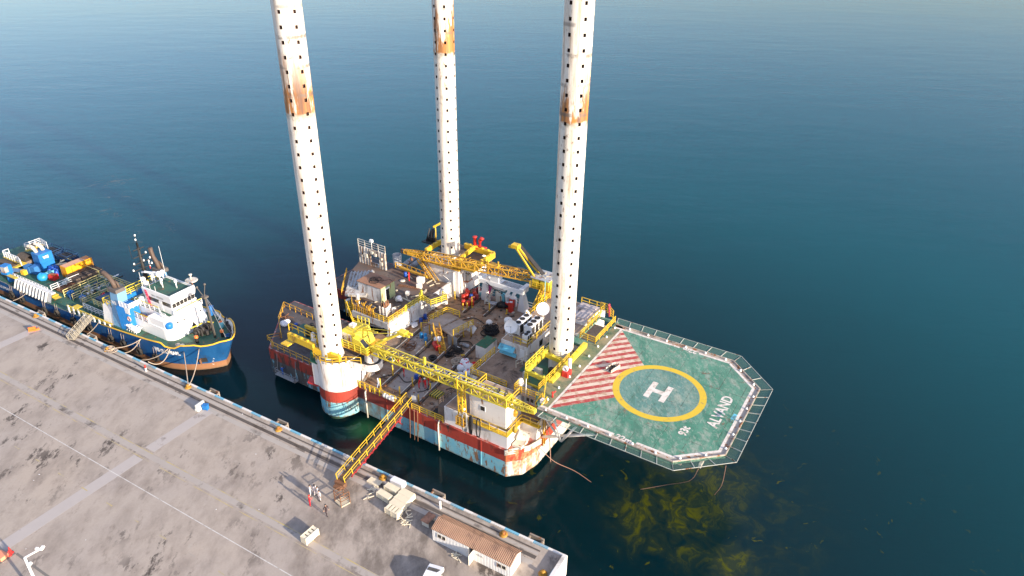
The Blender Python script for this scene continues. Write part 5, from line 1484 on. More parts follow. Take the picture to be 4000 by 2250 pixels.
# yellow tool basket under the crane boom
t = T('tool_basket', 'ochre cargo basket with a cream lid under the crane boom', 'basket', 'R', (-18.0, 7.0, ZD))
b = MB(); b.box(-19.4, -17.0, 6.5, 7.6, ZD, ZD + .2)
for u in (-19.4, -18.2, -17.1):
    for v in (6.5, 7.5):
        b.box(u, u + .12, v, v + .12, ZD + .2, ZD + 1.3)
b.box(-19.4, -17.0, 6.5, 6.56, ZD + .3, ZD + .8); b.box(-17.06, -17.0, 6.5, 7.6, ZD + .3, ZD + .9); t.add('frame', b, OCHRE)
b = MB(); b.box(-19.5, -16.9, 6.4, 7.7, ZD + 1.3, ZD + 1.42); t.add('lid', b, CREAM)
t = T('work_bench', 'green steel work bench under the crane bracket', 'bench', 'R', (-26.0, 3.2, ZD))
b = MB(); b.cbox((-26.0, 3.1, ZD + .8), (.7, 1.7, .08), -.3); t.add('top', b, GREEN)
for du in (-.25, .25):
    for dv2 in (-.7, .7):
        b = MB(); b.bar((-26 + du + dv2 * .3, 3.1 + dv2, ZD), (-26 + du + dv2 * .3, 3.1 + dv2, ZD + .77), .07); t.add('leg', b, GREEN)
b = MB(); b.tube((-23.6, -.35, ZD + .9), (-21.9, -.35, ZD + .9), .34, 10)
b = MB(); b.tube((-20.9, -.3, ZD + .5), (-18.9, -.3, ZD + .5), .38, 12)
for k in range(4):
    b.torus((-20.6 + k * .5, -.3, ZD + .5), .39, .05, 'X', 12, 5)
T('raft_canister', 'white ribbed canister lashed on the deck-edge rail', 'canister', 'R', (-19.9, -.3, ZD + .1), mb=b, mats=WHITE)
for i, (u, mt, lb) in enumerate(((-6.2, GALV, 'thick pale hose loop hung over the white wall'), (-5.2, DARK, 'black hose bundle hung beside the pale loop'), (-4.0, BLACK, 'single black hose loop hung on the white wall'))):
    b = MB()
    for k in range((4, 5, 2)[i]):
        w_ = (.45, .28, .32)[i] - k * .05
        b.path([(u - w_, -.85 - k * .02, 8.9), (u - w_, -.95, 7.3), (u - w_ * .6, -.95, 6.4 + .12 * k), (u + w_ * .6, -.95, 6.4 + .12 * k), (u + w_, -.95, 7.3), (u + w_, -.85 - k * .02, 8.9), (u + w_ * .5, -.8, 9.4), (u - w_ * .5, -.8, 9.4)], .07, 6, True)
    T('hose_loop', lb, 'hose', 'R', (u, -.9, 6.4), mb=b, mats=mt)
# container with green roof
t = T('container', 'white shipping container with ridged green roof standing on the deck', 'container', 'R', (-14.7, 17, ZD))
x0, x1, y0, y1 = -15.6, -13.7, 15.4, 18.6
b = MB(); b.box(x0, x1, y0, y1, ZD, ZD + 2.3)
for k in range(7):
    b.box(x0 + .12 + k * .28, x0 + .2 + k * .28, y0 - .04, y0, ZD + .1, ZD + 2.2)
for k in range(11):
    b.box(x1, x1 + .04, y0 + .15 + k * .28, y0 + .27 + k * .28, ZD + .15, ZD + 2.2)
b.box(x0, x1, y0 - .05, y0, ZD + 1.1, ZD + 1.16); t.add('body', b, WHITE)
b = MB(); b.box(x0 - .03, x1 + .03, y0 - .03, y1 + .03, ZD + 2.3, ZD + 2.34)
for k in range(11):
    b.box(x0, x1, y0 + .1 + k * .29, y0 + .22 + k * .29, ZD + 2.34, ZD + 2.4)
t.add('roof', b, paint('container_roof_green', (.04, .14, .075), .6, .2, .12, RUST, False, .2))
t = T('waste_skip', 'red steel skip full of scrap beside the gantry', 'skip', 'R', (-19.2, 31, ZD))
for i, (u, v, w_, h) in enumerate(((-19.2, 32.2, .9, 1.5), (-19.5, 31.0, .6, 1.2), (-18.4, 30.4, .7, 1.9))):
    b = MB(); b.box(u - w_ / 2, u + w_ / 2, v - w_ / 2, v + w_ / 2, ZD, ZD + h); b.m = 1; b.cbox((u, v, ZD + h + .05), (w_ * .7, w_ * .6, .1), .4); t.add('red_bin', b, [RED_DRUM, PLASTIC_BAG])
T('black_bag_heap', 'heap of black bags beside the red scrap bins', 'bags', 'R', (-20.4, 30.8, ZD), mb=lump((-20.4, 30.8, ZD + .5), 1.0, .5, amp=.3, seed=50), mats=BLACK)
b = MB(); b.cbox((-22.0, 30.2, ZD + .7), (1.2, .8, .1), .3, .2); b.bar((-22.3, 30, ZD), (-22.3, 30, ZD + .7), .08); b.bar((-21.7, 30.3, ZD), (-21.7, 30.3, ZD + .7), .08); T('scrap_table', 'small grey table in front of the gantry', 'table', 'R', (-22, 30.2, ZD), mb=b, mats=GREY)
T('white_sack', 'big white sack on the dark corner deck', 'sack', 'R', (-47.9, 5.9, ZD), mb=lump((-47.9, 5.9, ZD + .45), .8, .55, amp=.3, seed=60), mats=PLASTIC_BAG)
T('white_sack', 'white sack on the drill floor beside the yellow rail', 'sack', 'R', (-33.9, 18.9, F8), mb=lump((-33.9, 18.9, F8 + .5), .65, .8, amp=.15, seed=61), mats=PLASTIC_BAG)
b = MB(); b.path([(-44.2, 9.5, ZD), (-44.2, 9.5, ZD + 2.2), (-43.4, 9.6, ZD + 2.2)], .1, 6); b.bar((-44.6, 10, ZD + 2.9), (-42, 9, ZD + 2.3), .2); T('floodlight', 'white floodlight arm at the aft railing', 'floodlight', 'R', (-44.2, 9.5, ZD), mb=b, mats=WHITE)
b = MB()
for i in range(9):
    b.bar((-49.5 + random.uniform(-.8, .8), 7.6 + random.uniform(-.8, .8), ZD + .1 + .05 * i), (-49 + random.uniform(-1, 1), 7.6 + random.uniform(-.8, .8), ZD + .3), .12)
T('scrap_heap', 'dark scrap timber heap in the aft corner', 'scrap', 'R', (-49.3, 7.6, ZD), mb=b, mats=RUSTY)
# slatted crate with drill bits on the drill floor
t = T('slatted_crate', 'white slatted crate holding rusty drill parts on the drill floor', 'crate', 'R', (-33.0, 14.5, F8))
b = MB()
for k in range(4):
    z0 = F8 + .1 + k * .38
    for a, c_ in (((-33.7, 13.8), (-32.4, 13.9)), ((-32.4, 13.9), (-32.8, 15.4)), ((-32.8, 15.4), (-34.0, 15.3)), ((-34.0, 15.3), (-33.7, 13.8))):
        b.bar((*a, z0 + .1), (*c_, z0 + .1), .06, .24)
for p in ((-33.7, 13.8), (-32.4, 13.9), (-32.8, 15.4), (-34.0, 15.3), (-33.05, 13.84)):
    b.bar((*p, F8), (*p, F8 + 1.6), .16)
t.add('slats', b, WHITE)
b = MB()
for k in range(9):
    u, v = -33.2 + random.uniform(-.45, .45), 14.6 + random.uniform(-.5, .5); b.lathe((u, v, F8 + .1), [(.14, 0), (.14, 1.7), (.08, 1.8), (.08, 2.0 + random.uniform(0, .3)), (.01, 2.3)], 8)
t.add('drill_parts', b, RUSTY)
t = T('slatted_crate', 'small white crate right of the big slatted crate', 'crate', 'R', (-32.2, 15.5, F8))
b = MB(); b.cbox((-32.1, 15.5, F8 + .45), (.6, .5, .9), .3, .1); t.add('slats', b, WHITE)
b = MB()
for k in range(4):
    b.lathe((-31.5 + k * .14, 15.2 + (k % 2) * .4, F8), [(.13, 0), (.13, .7), (.05, 1.0)], 8)
t.add('drill_parts', b, RUSTY)
for i, (p, s_, lb) in enumerate((((-34.2, 21.6, F8 + .3), (.7, .5, .6), 'small white box on the drill floor near the platform'), ((-34.0, 24.6, F8 + .4), (.9, .6, .8), 'white box beside the tall grey plate on the drill floor'), ((-35.1, 26.4, F8 + .5), (1.3, .8, 1.0), 'white machine by the far drill floor railing'))):
    b = MB(); b.cbox(p, s_, .3); b.cbox((p[0], p[1], p[2] + s_[2] * .5 + .05), (s_[0] * .5, s_[1] * .5, .1), .3); T('white_box', lb, 'box', 'R', (p[0], p[1], F8), mb=b, mats=WHITE)
b = MB()
for k in range(26):
    u, v = random.uniform(-37.5, -31.8), random.uniform(13.2, 28); L = random.uniform(.5, 2.2); a = random.uniform(0, 3.1)
    if -41 < u < -35.5 and 16.3 < v < 20.6:
        continue
    b.bar((u, v, F8 + .08), (u + L * cos(a), v + L * sin(a), F8 + .1), random.uniform(.1, .3), .14)
o = T('timber_litter', 'loose timbers and plates strewn over the drill floor', 'litter', 'R', (-35, 20, F8), mb=b, mats=WOOD2).o
o['kind'] = 'stuff'
b = MB(); rnd = random.Random(5)
for k in range(330):
    u, v = rnd.uniform(-32, -11.5), rnd.uniform(1, 31)
    s_ = rnd.uniform(.07, .38) if k % 3 else rnd.uniform(.05, .12); b.m = (0, 0, 1, 2)[k % 4]
    b.cbox((u, v, ZD + .05), (s_ * rnd.uniform(.6, 2.4), s_, .1), rnd.uniform(0, 3))
o = T('deck_litter', 'small dark scraps strewn over the rusty main deck', 'litter', 'R', (-22, 15, ZD), mb=b, mats=[RUSTY, DARK, CREAM]).o
o['kind'] = 'stuff'


# ---- air-conditioning units and dishes on the roofs
def condenser(fr, c, dims, nf, label, axis, rot=0.0):
    t = T('condenser_unit', label, 'condenser unit', fr, c, rot, 'air-conditioning units on the rig')
    x, y, z = dims
    b = MB(); b.box(-x / 2, x / 2, -y / 2, y / 2, .1, z)
    for sx in (-1, 1):
        for sy in (-1, 1):
            b.box(sx * x / 2 - .05, sx * x / 2 + .05, sy * y / 2 - .05, sy * y / 2 + .05, 0, z + .03)
    t.add('casing', b, WHITE_SHIP)
    for k in range(nf):
        d = (k + .5) / nf - .5
        p = (d * x, 0) if axis == 'x' else (0, d * y)
        rr = min(x, y) * .34
        b = MB(); b.torus((*p, z + .06), rr, .06, 'Z', 20, 6); b.lathe((*p, z + .02), [(rr, 0), (.01, .01)], 20)
        for q in range(3):
            a = q * 2.09; b.bar((p[0], p[1], z + .06), (p[0] + rr * cos(a), p[1] + rr * sin(a), z + .06), .12, .02)
        b.lathe((*p, z + .05), [(.12, 0), (.1, .05), (.01, .06)], 10)
        t.add('fan', b, DARK)
    b = MB(); n_ = max(1, nf)
    for k in range(n_):
        if axis == 'x':
            b.box(-x / 2 + (k + .12) * x / n_, -x / 2 + (k + .88) * x / n_, -y / 2 - .02, -y / 2, z * .45, z * .9)
        else:
            b.box(x / 2, x / 2 + .02, -y / 2 + (k + .1) * y / n_, -y / 2 + (k + .9) * y / n_, z * .15, z * .9)
    t.add('coil_grille', b, GREY if axis == 'x' else DARK)
    return t


RZ = 10.94
condenser('R', (-9.3, 19.0, RZ), (1.1, 3.6, 1.9), 3, 'long white three-fan unit beside the small dish on the quarters roof', 'y')
condenser('R', (-7.5, 19.3, RZ), (1.2, 3.4, 1.9), 3, 'long white three-fan unit at the right edge of the quarters roof', 'y')
condenser('R', (-6.9, 16.4, RZ), (.8, 1.3, 1.5), 2, 'small white two-fan unit near the quarters roof corner', 'y')
condenser('R', (-2.4, 10.2, 8.34), (2.0, 1.4, 2.6), 2, 'tall white two-fan unit below the yellow yoke', 'x')
condenser('R', (-.4, 8.9, 8.34), (2.0, 1.6, 1.5), 2, 'low white two-fan unit nearest the upper walkway', 'x')


def dish(c, r, label, h):
    t = T('satellite_dish', label, 'satellite dish', 'R', c, 0.0, 'white satellite dishes on the roof')
    b = MB()
    d = Vector((.45, -.75, .45)).normalized(); a = d.cross(Vector((0, 0, 1))).normalized(); u_ = a.cross(d)
    cc = Vector((0, 0, h)); vs = [cc - d * .0]; fs = []; n_ = 24; rings = 5
    for i in range(1, rings + 1):
        q = i / rings
        for k in range(n_):
            th = 2 * pi * k / n_; vs.append(cc + d * (.30 * r * q * q) + (a * cos(th) + u_ * sin(th)) * (r * q))
    for k in range(n_):
        fs.append((0, 1 + k, 1 + (k + 1) % n_))
    for i in range(rings - 1):
        for k in range(n_):
            o = 1 + i * n_; fs.append((o + k, o + n_ + k, o + n_ + (k + 1) % n_, o + (k + 1) % n_))
    b.add(vs, fs, True); t.add('reflector', b, WHITE_SHIP)
    b = MB(); b.tube((0, 0, 0), (0, 0, h - .05), .09, 8); b.bar((-.5, 0, .05), (.5, 0, .05), .1); b.bar((0, -.5, .05), (0, .5, .05), .1); t.add('mast', b, CREAM)
    b = MB(); tip = cc + d * r * .8; b.tube(cc - u_ * r * .9 + d * .25 * r, tip, .03, 5); b.tube(cc + a * r * .7 + d * .2 * r, tip, .02, 5); b.ball(tip, .1, 8, 5); t.add('feed_horn', b, GREY)


dish((-9.9, 16.6, RZ), 1.02, 'white satellite dish at the front corner of the quarters roof', 1.6)
dish((-8.2, 23.4, RZ), 1.02, 'white satellite dish behind the three-fan units on the roof', 1.9)
b = MB(); b.path([(-9.8, 21.6, RZ), (-9.8, 21.6, RZ + 1.6), (-10.0, 21.5, RZ + 1.9), (-10.3, 21.4, RZ + 1.7)], .17, 8); T('gooseneck_vent', 'white gooseneck vent on the quarters roof', 'vent', 'R', (-9.8, 21.6, RZ), mb=b, mats=WHITE)
b = MB(); b.tube((-8.6, 21.7, RZ), (-8.6, 21.7, RZ + .8), .2, 10); b.tube((-8.4, 21.7, RZ), (-8.4, 21.7, RZ + .7), .16, 10); T('yellow_bottle', 'yellow gas bottles standing on the quarters roof', 'bottle', 'R', (-8.5, 21.7, RZ), mb=b, mats=YELLOW)
b = MB(); b.tube((-10.6, 28.2, RZ), (-10.6, 28.2, RZ + 4), .06, 6); T('aqua_pole', 'thin pale blue pole beside the far roof railing', 'pole', 'R', (-10.6, 28.2, RZ), mb=b, mats=AQUA)
b = MB(); b.tube((-13.2, 29.2, 6.6), (-12.0, 30.4, 6.6), .75, 14); b.lathe((-14, 28.8, ZD), [(.5, 0), (.5, 1.6), (.01, 1.8)], 12); T('white_tank', 'white horizontal tank beyond the quarters roof railing', 'tank', 'R', (-13, 29.4, ZD), mb=b, mats=WHITE)
# things on the helideck
t = T('scrap_box', 'pale open box of scrap lying on the helideck stripes', 'box', 'R', (7.7, 14.8, HZ))
b = MB(); b.cbox((7.75, 14.8, HZ + .06), (.9, 2.0, .08), -.25)
for s_ in (-1, 1):
    b.cbox((7.75 + s_ * .44 * cos(-.25), 14.8 + s_ * .44 * sin(-.25), HZ + .3), (.06, 2.0, .5), -.25)
t.add('box', b, CREAM)
b = MB()
for k in range(14):
    b.bar((7.6 + random.uniform(-.4, .4), 14.4 + random.uniform(-.8, .8), HZ + .15), (7.8 + random.uniform(-.5, .5), 15 + random.uniform(-.8, .8), HZ + .3 + random.uniform(0, .35)), .09)
t.add('scrap', b, DARK)
t = T('bench', 'small pale blue bench at the edge of the helideck', 'bench', 'R', (25.0, 12.9, HZ))
b = MB(); b.cbox((25.0, 12.9, HZ + .55), (.4, 1.2, .06), -.1); t.add('seat', b, CYAN)
for du in (-.15, .15):
    for dv2 in (-.5, .5):
        b = MB(); b.bar((25.0 + du, 12.9 + dv2, HZ + .02), (25.0 + du, 12.9 + dv2, HZ + .53), .06); t.add('leg', b, CYAN)
# ropes between rig and water
for pts, lb, r_ in (([(2.6, 3.2, 5.0), (3.2, 3.6, 4.2), (4.5, 5.1, 1.6), (7.2, 6.1, .45), (10.2, 5.8, -.1)], 'pink rope sagging from the rusty hull corner into the water', .06),
                    ([(24.2, 2.2, HZ), (22.6, 6.0, 6.8), (19.2, 8.6, 2.2), (15.8, 8.2, -.1)], 'thin rope trailing from the front helideck net into the water', .05),
                    ([(26.7, 4.4, HZ), (26.0, 8.3, 6), (24.6, 12.6, -.1)], 'dark rope hanging from the right helideck corner', .05),
                    ([(3.0, 4.0, 10.5), (3.2, 5.6, 5), (3.4, 6.0, .2)], 'dark hose hanging beside the white hull corner', .09)):
    b = MB()
    P = [Vector(p) for p in pts]; out = []
    for i in range(len(P) - 1):
        for k in range(6):
            t_ = k / 6; p0, p1, p2, p3 = P[max(i - 1, 0)], P[i], P[i + 1], P[min(i + 2, len(P) - 1)]
            out.append(.5 * ((2 * p1) + (-p0 + p2) * t_ + (2 * p0 - 5 * p1 + 4 * p2 - p3) * t_ ** 2 + (-p0 + 3 * p1 - 3 * p2 + p3) * t_ ** 3))
    out.append(P[-1])
    b.path(out, r_ * .7, 6); T('rope', lb, 'rope', 'R', pts[0], mb=b, mats=paint('pink_rope', (.34, .20, .15), .8, .1))
# ================================================================ supply vessel alongside the quay (Q frame, bow towards +x)
CY = 9.0
m = N('ship_hull_paint')
px, py, pz = m.xyz()
zz = m.math('ADD', pz, m.math('MULTIPLY', m.math('SUBTRACT', m.noise(1.0, 4), .5), .08))
blue = m.mix(m.mapr(m.noise(.6, 7, m.vec((1, 1, .4)), .66), .4, .7), (.010, .070, .20), (.018, .105, .27))
blue = m.mix(m.math('MULTIPLY', m.mapr(m.noise(.9, 8, m.vec((1, 1, .5)), .7), .54, .64), .6), blue, (.03, .05, .08))
boot = m.mix(m.noise(.8, 7, m.vec((1, 1, .3))), (.22, .095, .045), (.36, .19, .10))
blue = m.mix(m.math('MULTIPLY', m.mapr(m.noise(1.2, 8, m.vec((1, 1, .12)), .7), .56, .66), .5), blue, (.05, .09, .16))
c = m.mix(m.mapr(zz, 1.12, 1.17), boot, blue)
c = m.mix(m.math('MULTIPLY', m.mapr(zz, .0, .35, 1, 0), .7), c, (.10, .09, .06))
m.fin(c, .42)
SHIPB = m.m
ship = T('supply_vessel', 'blue hulled offshore supply vessel with white bridge moored along the quay', 'ship', 'Q', (-95, CY, 0))


def stem(z):
    return -67.0 + (.02 if z < 1.2 else (z - 1.2) * .52)


def hb(d):
    tb = [(0, 0), (.4, .75), (1.5, 2.1), (3, 3.4), (5, 4.6), (7, 5.35), (9, 5.8), (12, 6.0)]
    for (a, p), (e, q) in zip(tb, tb[1:]):
        if d <= e:
            return p + (q - p) * (d - a) / (e - a)
    return 6.0


def top(x):       # bulwark height along the ship
    tb = [(-140, 3.3), (-118, 3.3), (-116, 2.9), (-96, 3.1), (-90, 3.7), (-84.8, 4.1), (-79, 4.6), (-74.2, 5.15), (-73.4, 4.55), (-71.6, 4.5), (-70.9, 5.3), (-68.6, 5.6), (-67.8, 5.35), (-66.6, 5.4), (-65.8, 5.9), (-64, 6.0)]
    for (a, p), (e, q) in zip(tb, tb[1:]):
        if x <= e:
            return p + (q - p) * max(0, x - a) / (e - a)
    return 6.0


ds = [0, .4, 1, 1.6, 2.3, 3, 4, 4.6, 5.4, 6, 6.8, 7.6, 8.6, 9.6, 11, 13, 15, 18, 20, 23, 26, 30, 36, 44, 49, 51, 56, 64, 71]
zl = [-1.5, 0, .6, 1.2, 2.2, 3.0, None]
rows = []
for d in ds:
    xt = stem(5.6) - d
    r = []
    for z in zl:
        zt = top(xt) if z is None else z
        zt = min(zt, top(xt)) if z is not None else zt
        x = stem(zt) - d if d < 12 else stem(5.6) - d + (stem(zt) - stem(5.6)) * max(0, 1 - (d - 12) / 14)
        r.append((x, hb(d), zt))
    rows.append(r)
b = MB()
for sg in (-1, 1):
    V = [(p[0], CY + sg * p[1], p[2]) for r in rows for p in r]
    nz = len(zl); F = []
    for i in range(len(rows) - 1):
        for k in range(nz - 1):
            q = (i * nz + k, (i + 1) * nz + k, (i + 1) * nz + k + 1, i * nz + k + 1)
            F.append(q if sg < 0 else q[::-1])
    b.add(V, F, True)
    # inner bulwark skin, so that the plating has thickness
    V = [(r[-1][0] - (.2 if i < 6 else 0) - (0 if q_ == 0 else max(0, stem(r[-1][2]) - stem(3.6)) * (1.15 if i < 15 else 0)), CY + sg * max(r[-1][1] - (.18 if q_ == 0 else .4), 0), zq) for i, r in enumerate(rows) for q_, zq in enumerate((r[-1][2], 2.4 if r[0][0] < -88 else 3.6))]
    F = []
    for i in range(len(rows) - 1):
        q = (2 * i, 2 * i + 1, 2 * i + 3, 2 * i + 2); F.append(q if sg < 0 else q[::-1])
    b.m = 1; b.add(V, F); b.m = 0
ship.add('hull', b, [SHIPB, WHITE_SHIP])
b = MB()
trim = [(r[-1][0], r[-1][1], r[-1][2] + .04) for r in rows if r[-1][0] > -92]
b.path([(x, CY - y, z) for x, y, z in reversed(trim)] + [(x, CY + y, z) for x, y, z in trim[1:]], .13, 6)
ship.add('gunwale_trim', b, paint('orange_trim', (.72, .42, .03), .45, .1))


def deckpoly(x0, x1, ins=.15, step=1.5, zz=3.4):
    xs = []; x = x0
    while x < x1:
        xs.append(x); x += step
    xs.append(x1)
    return [(x, CY - max(hb(stem(zz) - x) - ins, 0)) for x in xs] + [(x, CY + max(hb(stem(zz) - x) - ins, 0)) for x in reversed(xs)]


b = MB(); b.prism(deckpoly(-87.5, -66.2, .3, .8), 3.8, 4.2); ship.add('forecastle_deck', b, GREEN_DECK)
b = MB(); b.prism(deckpoly(-137, -87.4, .15, 5), 2.2, 2.6); ship.add('main_deck', b, GREEN_DECK)
# superstructure
SW = WHITE_SHIP
def rnd_front(x0, x1, y0, y1, r, z0, z1):
    pts = [(x0, y0)] + arc((x1 - r, y0 + r), r, -90, 0, 8) + arc((x1 - r, y1 - r), r, 0, 90, 8) + [(x0, y1)]
    return pts
b = MB(); b.prism(rnd_front(-88, -74.4, 5.0, 13.0, 1.6, 0, 0), 4.2, 6.35); b.prism(rnd_front(-84.6, -74.6, 6.4, 12.4, 1.0, 0, 0), 6.35, 8.0)
b.box(-79.6, -75.6, 5.1, 6.5, 6.36, 7.7); ss_ = ship.add('superstructure', b, SW)
b = MB(); b.sheet([(-87.9, 5.1), (-82.5, 5.1), (-79.7, 5.1), (-79.7, 6.3), (-84.7, 6.3), (-84.7, 12.9), (-87.9, 12.9)], 6.38); b.sheet([(-84.5, 6.5), (-83.1, 6.5), (-83.1, 12.3), (-84.5, 12.3)], 8.03); b.sheet([(-83.1, 6.5), (-75.8, 6.5), (-75.8, 7.1), (-83.1, 7.1)], 8.03); ship.add('boat_deck', b, GREEN_DECK, ss_)
b = MB(); b.add([(-74.4, 9.5, 4.25), (-74.39, 9.5, 4.25), (-74.39, 9.9, 5.2), (-74.39, 9.5, 6.0), (-74.39, 9.1, 5.2)], [(1, 2, 3, 4)]); ship.add('doorway', b, BLACK, ss_)
for y in (6.9, 8.1, 11.4):
    b = MB(); b.tube((-74.55, y, 7.1), (-74.5, y, 7.1), .15, 10); ship.add('porthole', b, GLASS, ss_)
wx0, wx1, wy0, wy1 = -82.6, -75.5, 7.15, 11.75
b = MB(); b.box(wx0, wx1, wy0, wy1, 8.0, 9.25); b.box(wx0, wx1 - .12, wy0 + .1, wy1 - .1, 9.25, 10.05); b.add([(wx0, wy0, 10.05), (wx1, wy0, 10.05), (wx1, wy1, 10.05), (wx0, wy1, 10.05), (wx0, wy0 - .1, 11.2), (wx1 + .25, wy0 - .1, 11.2), (wx1 + .25, wy1 + .1, 11.2), (wx0, wy1 + .1, 11.2)],
      [(0, 3, 2, 1), (0, 1, 5, 4), (1, 2, 6, 5), (2, 3, 7, 6), (3, 0, 4, 7), (4, 5, 6, 7)])
wh = ship.add('wheelhouse', b, SW)
for k in range(6):
    y = wy0 + .12 + k * (wy1 - wy0 - .24) / 6
    b = MB(); b.box(wx1 - .12, wx1 - .06, y + .05, y + (wy1 - wy0 - .24) / 6 - .05, 9.28, 10.02); ship.add('bridge_window', b, GLASS, wh)
for x0, x1 in ((-77.9, -76.0), (-81.4, -78.9)):
    b = MB(); b.box(x0, x1, wy0 + .03, wy0 + .1, 9.28, 10.0); ship.add('bridge_window', b, GLASS, wh)
b = MB(); b.box(-78.8, -78.0, wy0 - .03, wy0, 8.05, 9.9); ship.add('bridge_door', b, SW, wh)
b = MB(); text(b, 'IMO 7510231', .52, lambda x, y: (-80.3 + x * 1.05, wy0 - .06 - y * .085, 10.4 + y), 0, .015); ship.add('number_lettering', b, GREY, wh)
b = MB(); b.box(wx0 + .2, wx1, wy0 + .15, wy1 - .15, 11.2, 11.24); ship.add('monkey_island_deck', b, GREEN_DECK, wh)
b = MB(); b.box(wx1 + .05, wx1 + .24, wy0, wy1, 11.2, 11.7); b.box(wx0, wx1 + .2, wy0 - .1, wy0 + .05, 11.2, 11.55); b.box(wx0, wx1, wy1 - .05, wy1 + .1, 11.2, 11.5); ship.add('parapet', b, SW, wh)
# rails of the upper works
b = MB(); b.rail([(-74.8, 7.0, 8.0), (-74.8, 12.2, 8.0)], 1.0, .07, 1.1, 2); b.rail([(-87.6, 5.2, 6.38), (-80, 5.0, 6.38), (-79.6, 5.0, 6.38)], 1.1, .08, 1.2, 3); b.rail([(-84.5, 6.45, 8.0), (-78.2, 6.45, 8.0), (-77, 6.0, 7.7), (-76, 6.0, 7.7)], 1.0, .08, 1.3, 2); b.rail([(-84.5, 12.3, 8.0), (-84.5, 6.45, 8.0)], 1.0, .07, 1.2, 2)
ship.add('railing', b, WHITE_SHIP)
b = MB(); b.bar((-84.5, 6.45, 9.08), (-78.2, 6.45, 9.08), .1); b.bar((-74.8, 7.0, 9.05), (-74.8, 12.2, 9.05), .1); b.bar((-87.6, 5.2, 7.5), (-79.6, 5.0, 7.5), .1); ship.add('handrail', b, LEMON)
# funnels with curved exhausts and the bridge between them
for s, y0 in ((0, 3.5), (1, 12.7)):
    b = MB(); x0, x1, y1 = -87.7, -85.4, y0 + 1.9
    b.add([(x0, y0, 3.6), (x1, y0, 3.6), (x1, y1, 3.6), (x0, y1, 3.6), (x0 + .25, y0 + .9 * (1 - s), 11), (x1 - .1, y0 + .9 * (1 - s), 11), (x1 - .1, y1 + .6 * (1 - s) - .9 * s, 11), (x0 + .25, y1 + .6 * (1 - s) - .9 * s, 11)],
          [(0, 1, 5, 4), (1, 2, 6, 5), (2, 3, 7, 6), (3, 0, 4, 7), (4, 5, 6, 7)])
    fu = ship.add('funnel', b, FUNNEL)
    yc = y0 + 1.4 - .8 * s
    b = MB(); b.box(x0 + .1, x1 + .05, yc - .75, yc + .95, 10.6, 11.25); ship.add('funnel_cap', b, paint('soot_grey', (.12, .105, .095), .7, .2), fu)
    b = MB(); b.path([(-86.5, yc, 11.1), (-86.7, yc, 12.0), (-87.4, yc, 12.9), (-88.6, yc, 13.4), (-89.2, yc, 13.5)] if s == 0 else [(-86.5, yc, 11.1), (-86.8, yc, 12.2), (-87.5, yc, 13.2), (-87.7, yc, 14.2), (-87.7, yc, 14.9)], .38, 10)
    b.path([(-86.0, yc + .4, 11.2), (-86.2, yc + .4, 11.9), (-86.8, yc + .4, 12.3)], .18, 7); b.path([(-87.1, yc + .5, 11.2), (-87.3, yc + .5, 11.8), (-87.7, yc + .5, 12.0)], .16, 7)
    ship.add('exhaust_pipe', b, paint('burnt_pipe', (.10, .07, .055), .7, .3), fu)
b = MB(); b.prism([(-85.38, 3.5), (-83.3, 4.0), (-83.3, 6.2), (-85.38, 6.2)], 4.2, 8.6); ship.add('blue_casing', b, BLUE)
b = MB(); text(b, 'WSI', .8, lambda x, y: (-87.35 + x * .95, 3.46 + (8.4 + y - 3.6) * .9 / 7.4, 8.4 + y), 0, .03); ship.add('company_lettering', b, WHITE_SHIP)
b = MB(); b.box(-86.6, -85.6, 5.4, 12.8, 8.6, 9.4); ship.add('funnel_bridge', b, BLUE)
b = MB(); b.rail([(-85.6, 5.5, 9.4), (-85.6, 12.6, 9.4)], 1.1, .09, 1.1, 2); b.rail([(-86.6, 5.5, 9.4), (-86.6, 12.6, 9.4)], 1.1, .09, 1.1, 1); ship.add('railing', b, LEMON)
b = MB(); b.box(-84.9, -82.6, 3.9, 4.0, 7.6, 8.7); b.rail([(-84.9, 3.95, 8.6), (-82.4, 3.95, 8.6), (-82.4, 6.2, 8.6)], 1.0, .09, .8, 3); ship.add('signal_board', b, WHITE_SHIP)
b = MB(); b.add([(-90.8, 3.7, 3.6), (-87.75, 3.6, 3.6), (-87.75, 5.6, 3.6), (-90.8, 5.6, 3.6), (-90.4, 4.1, 7.3), (-88.0, 4.1, 7.3), (-88.0, 5.6, 7.3), (-90.4, 5.6, 7.3)], [(0, 1, 5, 4), (1, 2, 6, 5), (2, 3, 7, 6), (3, 0, 4, 7), (4, 5, 6, 7)]); ship.add('vent_casing', b, WHITE_SHIP)
b = MB(); b.rail([(-90.2, 5.4, 7.3), (-90.2, 4.2, 7.3), (-88.1, 4.2, 7.3), (-88.1, 5.4, 7.3)], 1.1, .1, .9, 1); ship.add('railing', b, LEMON)
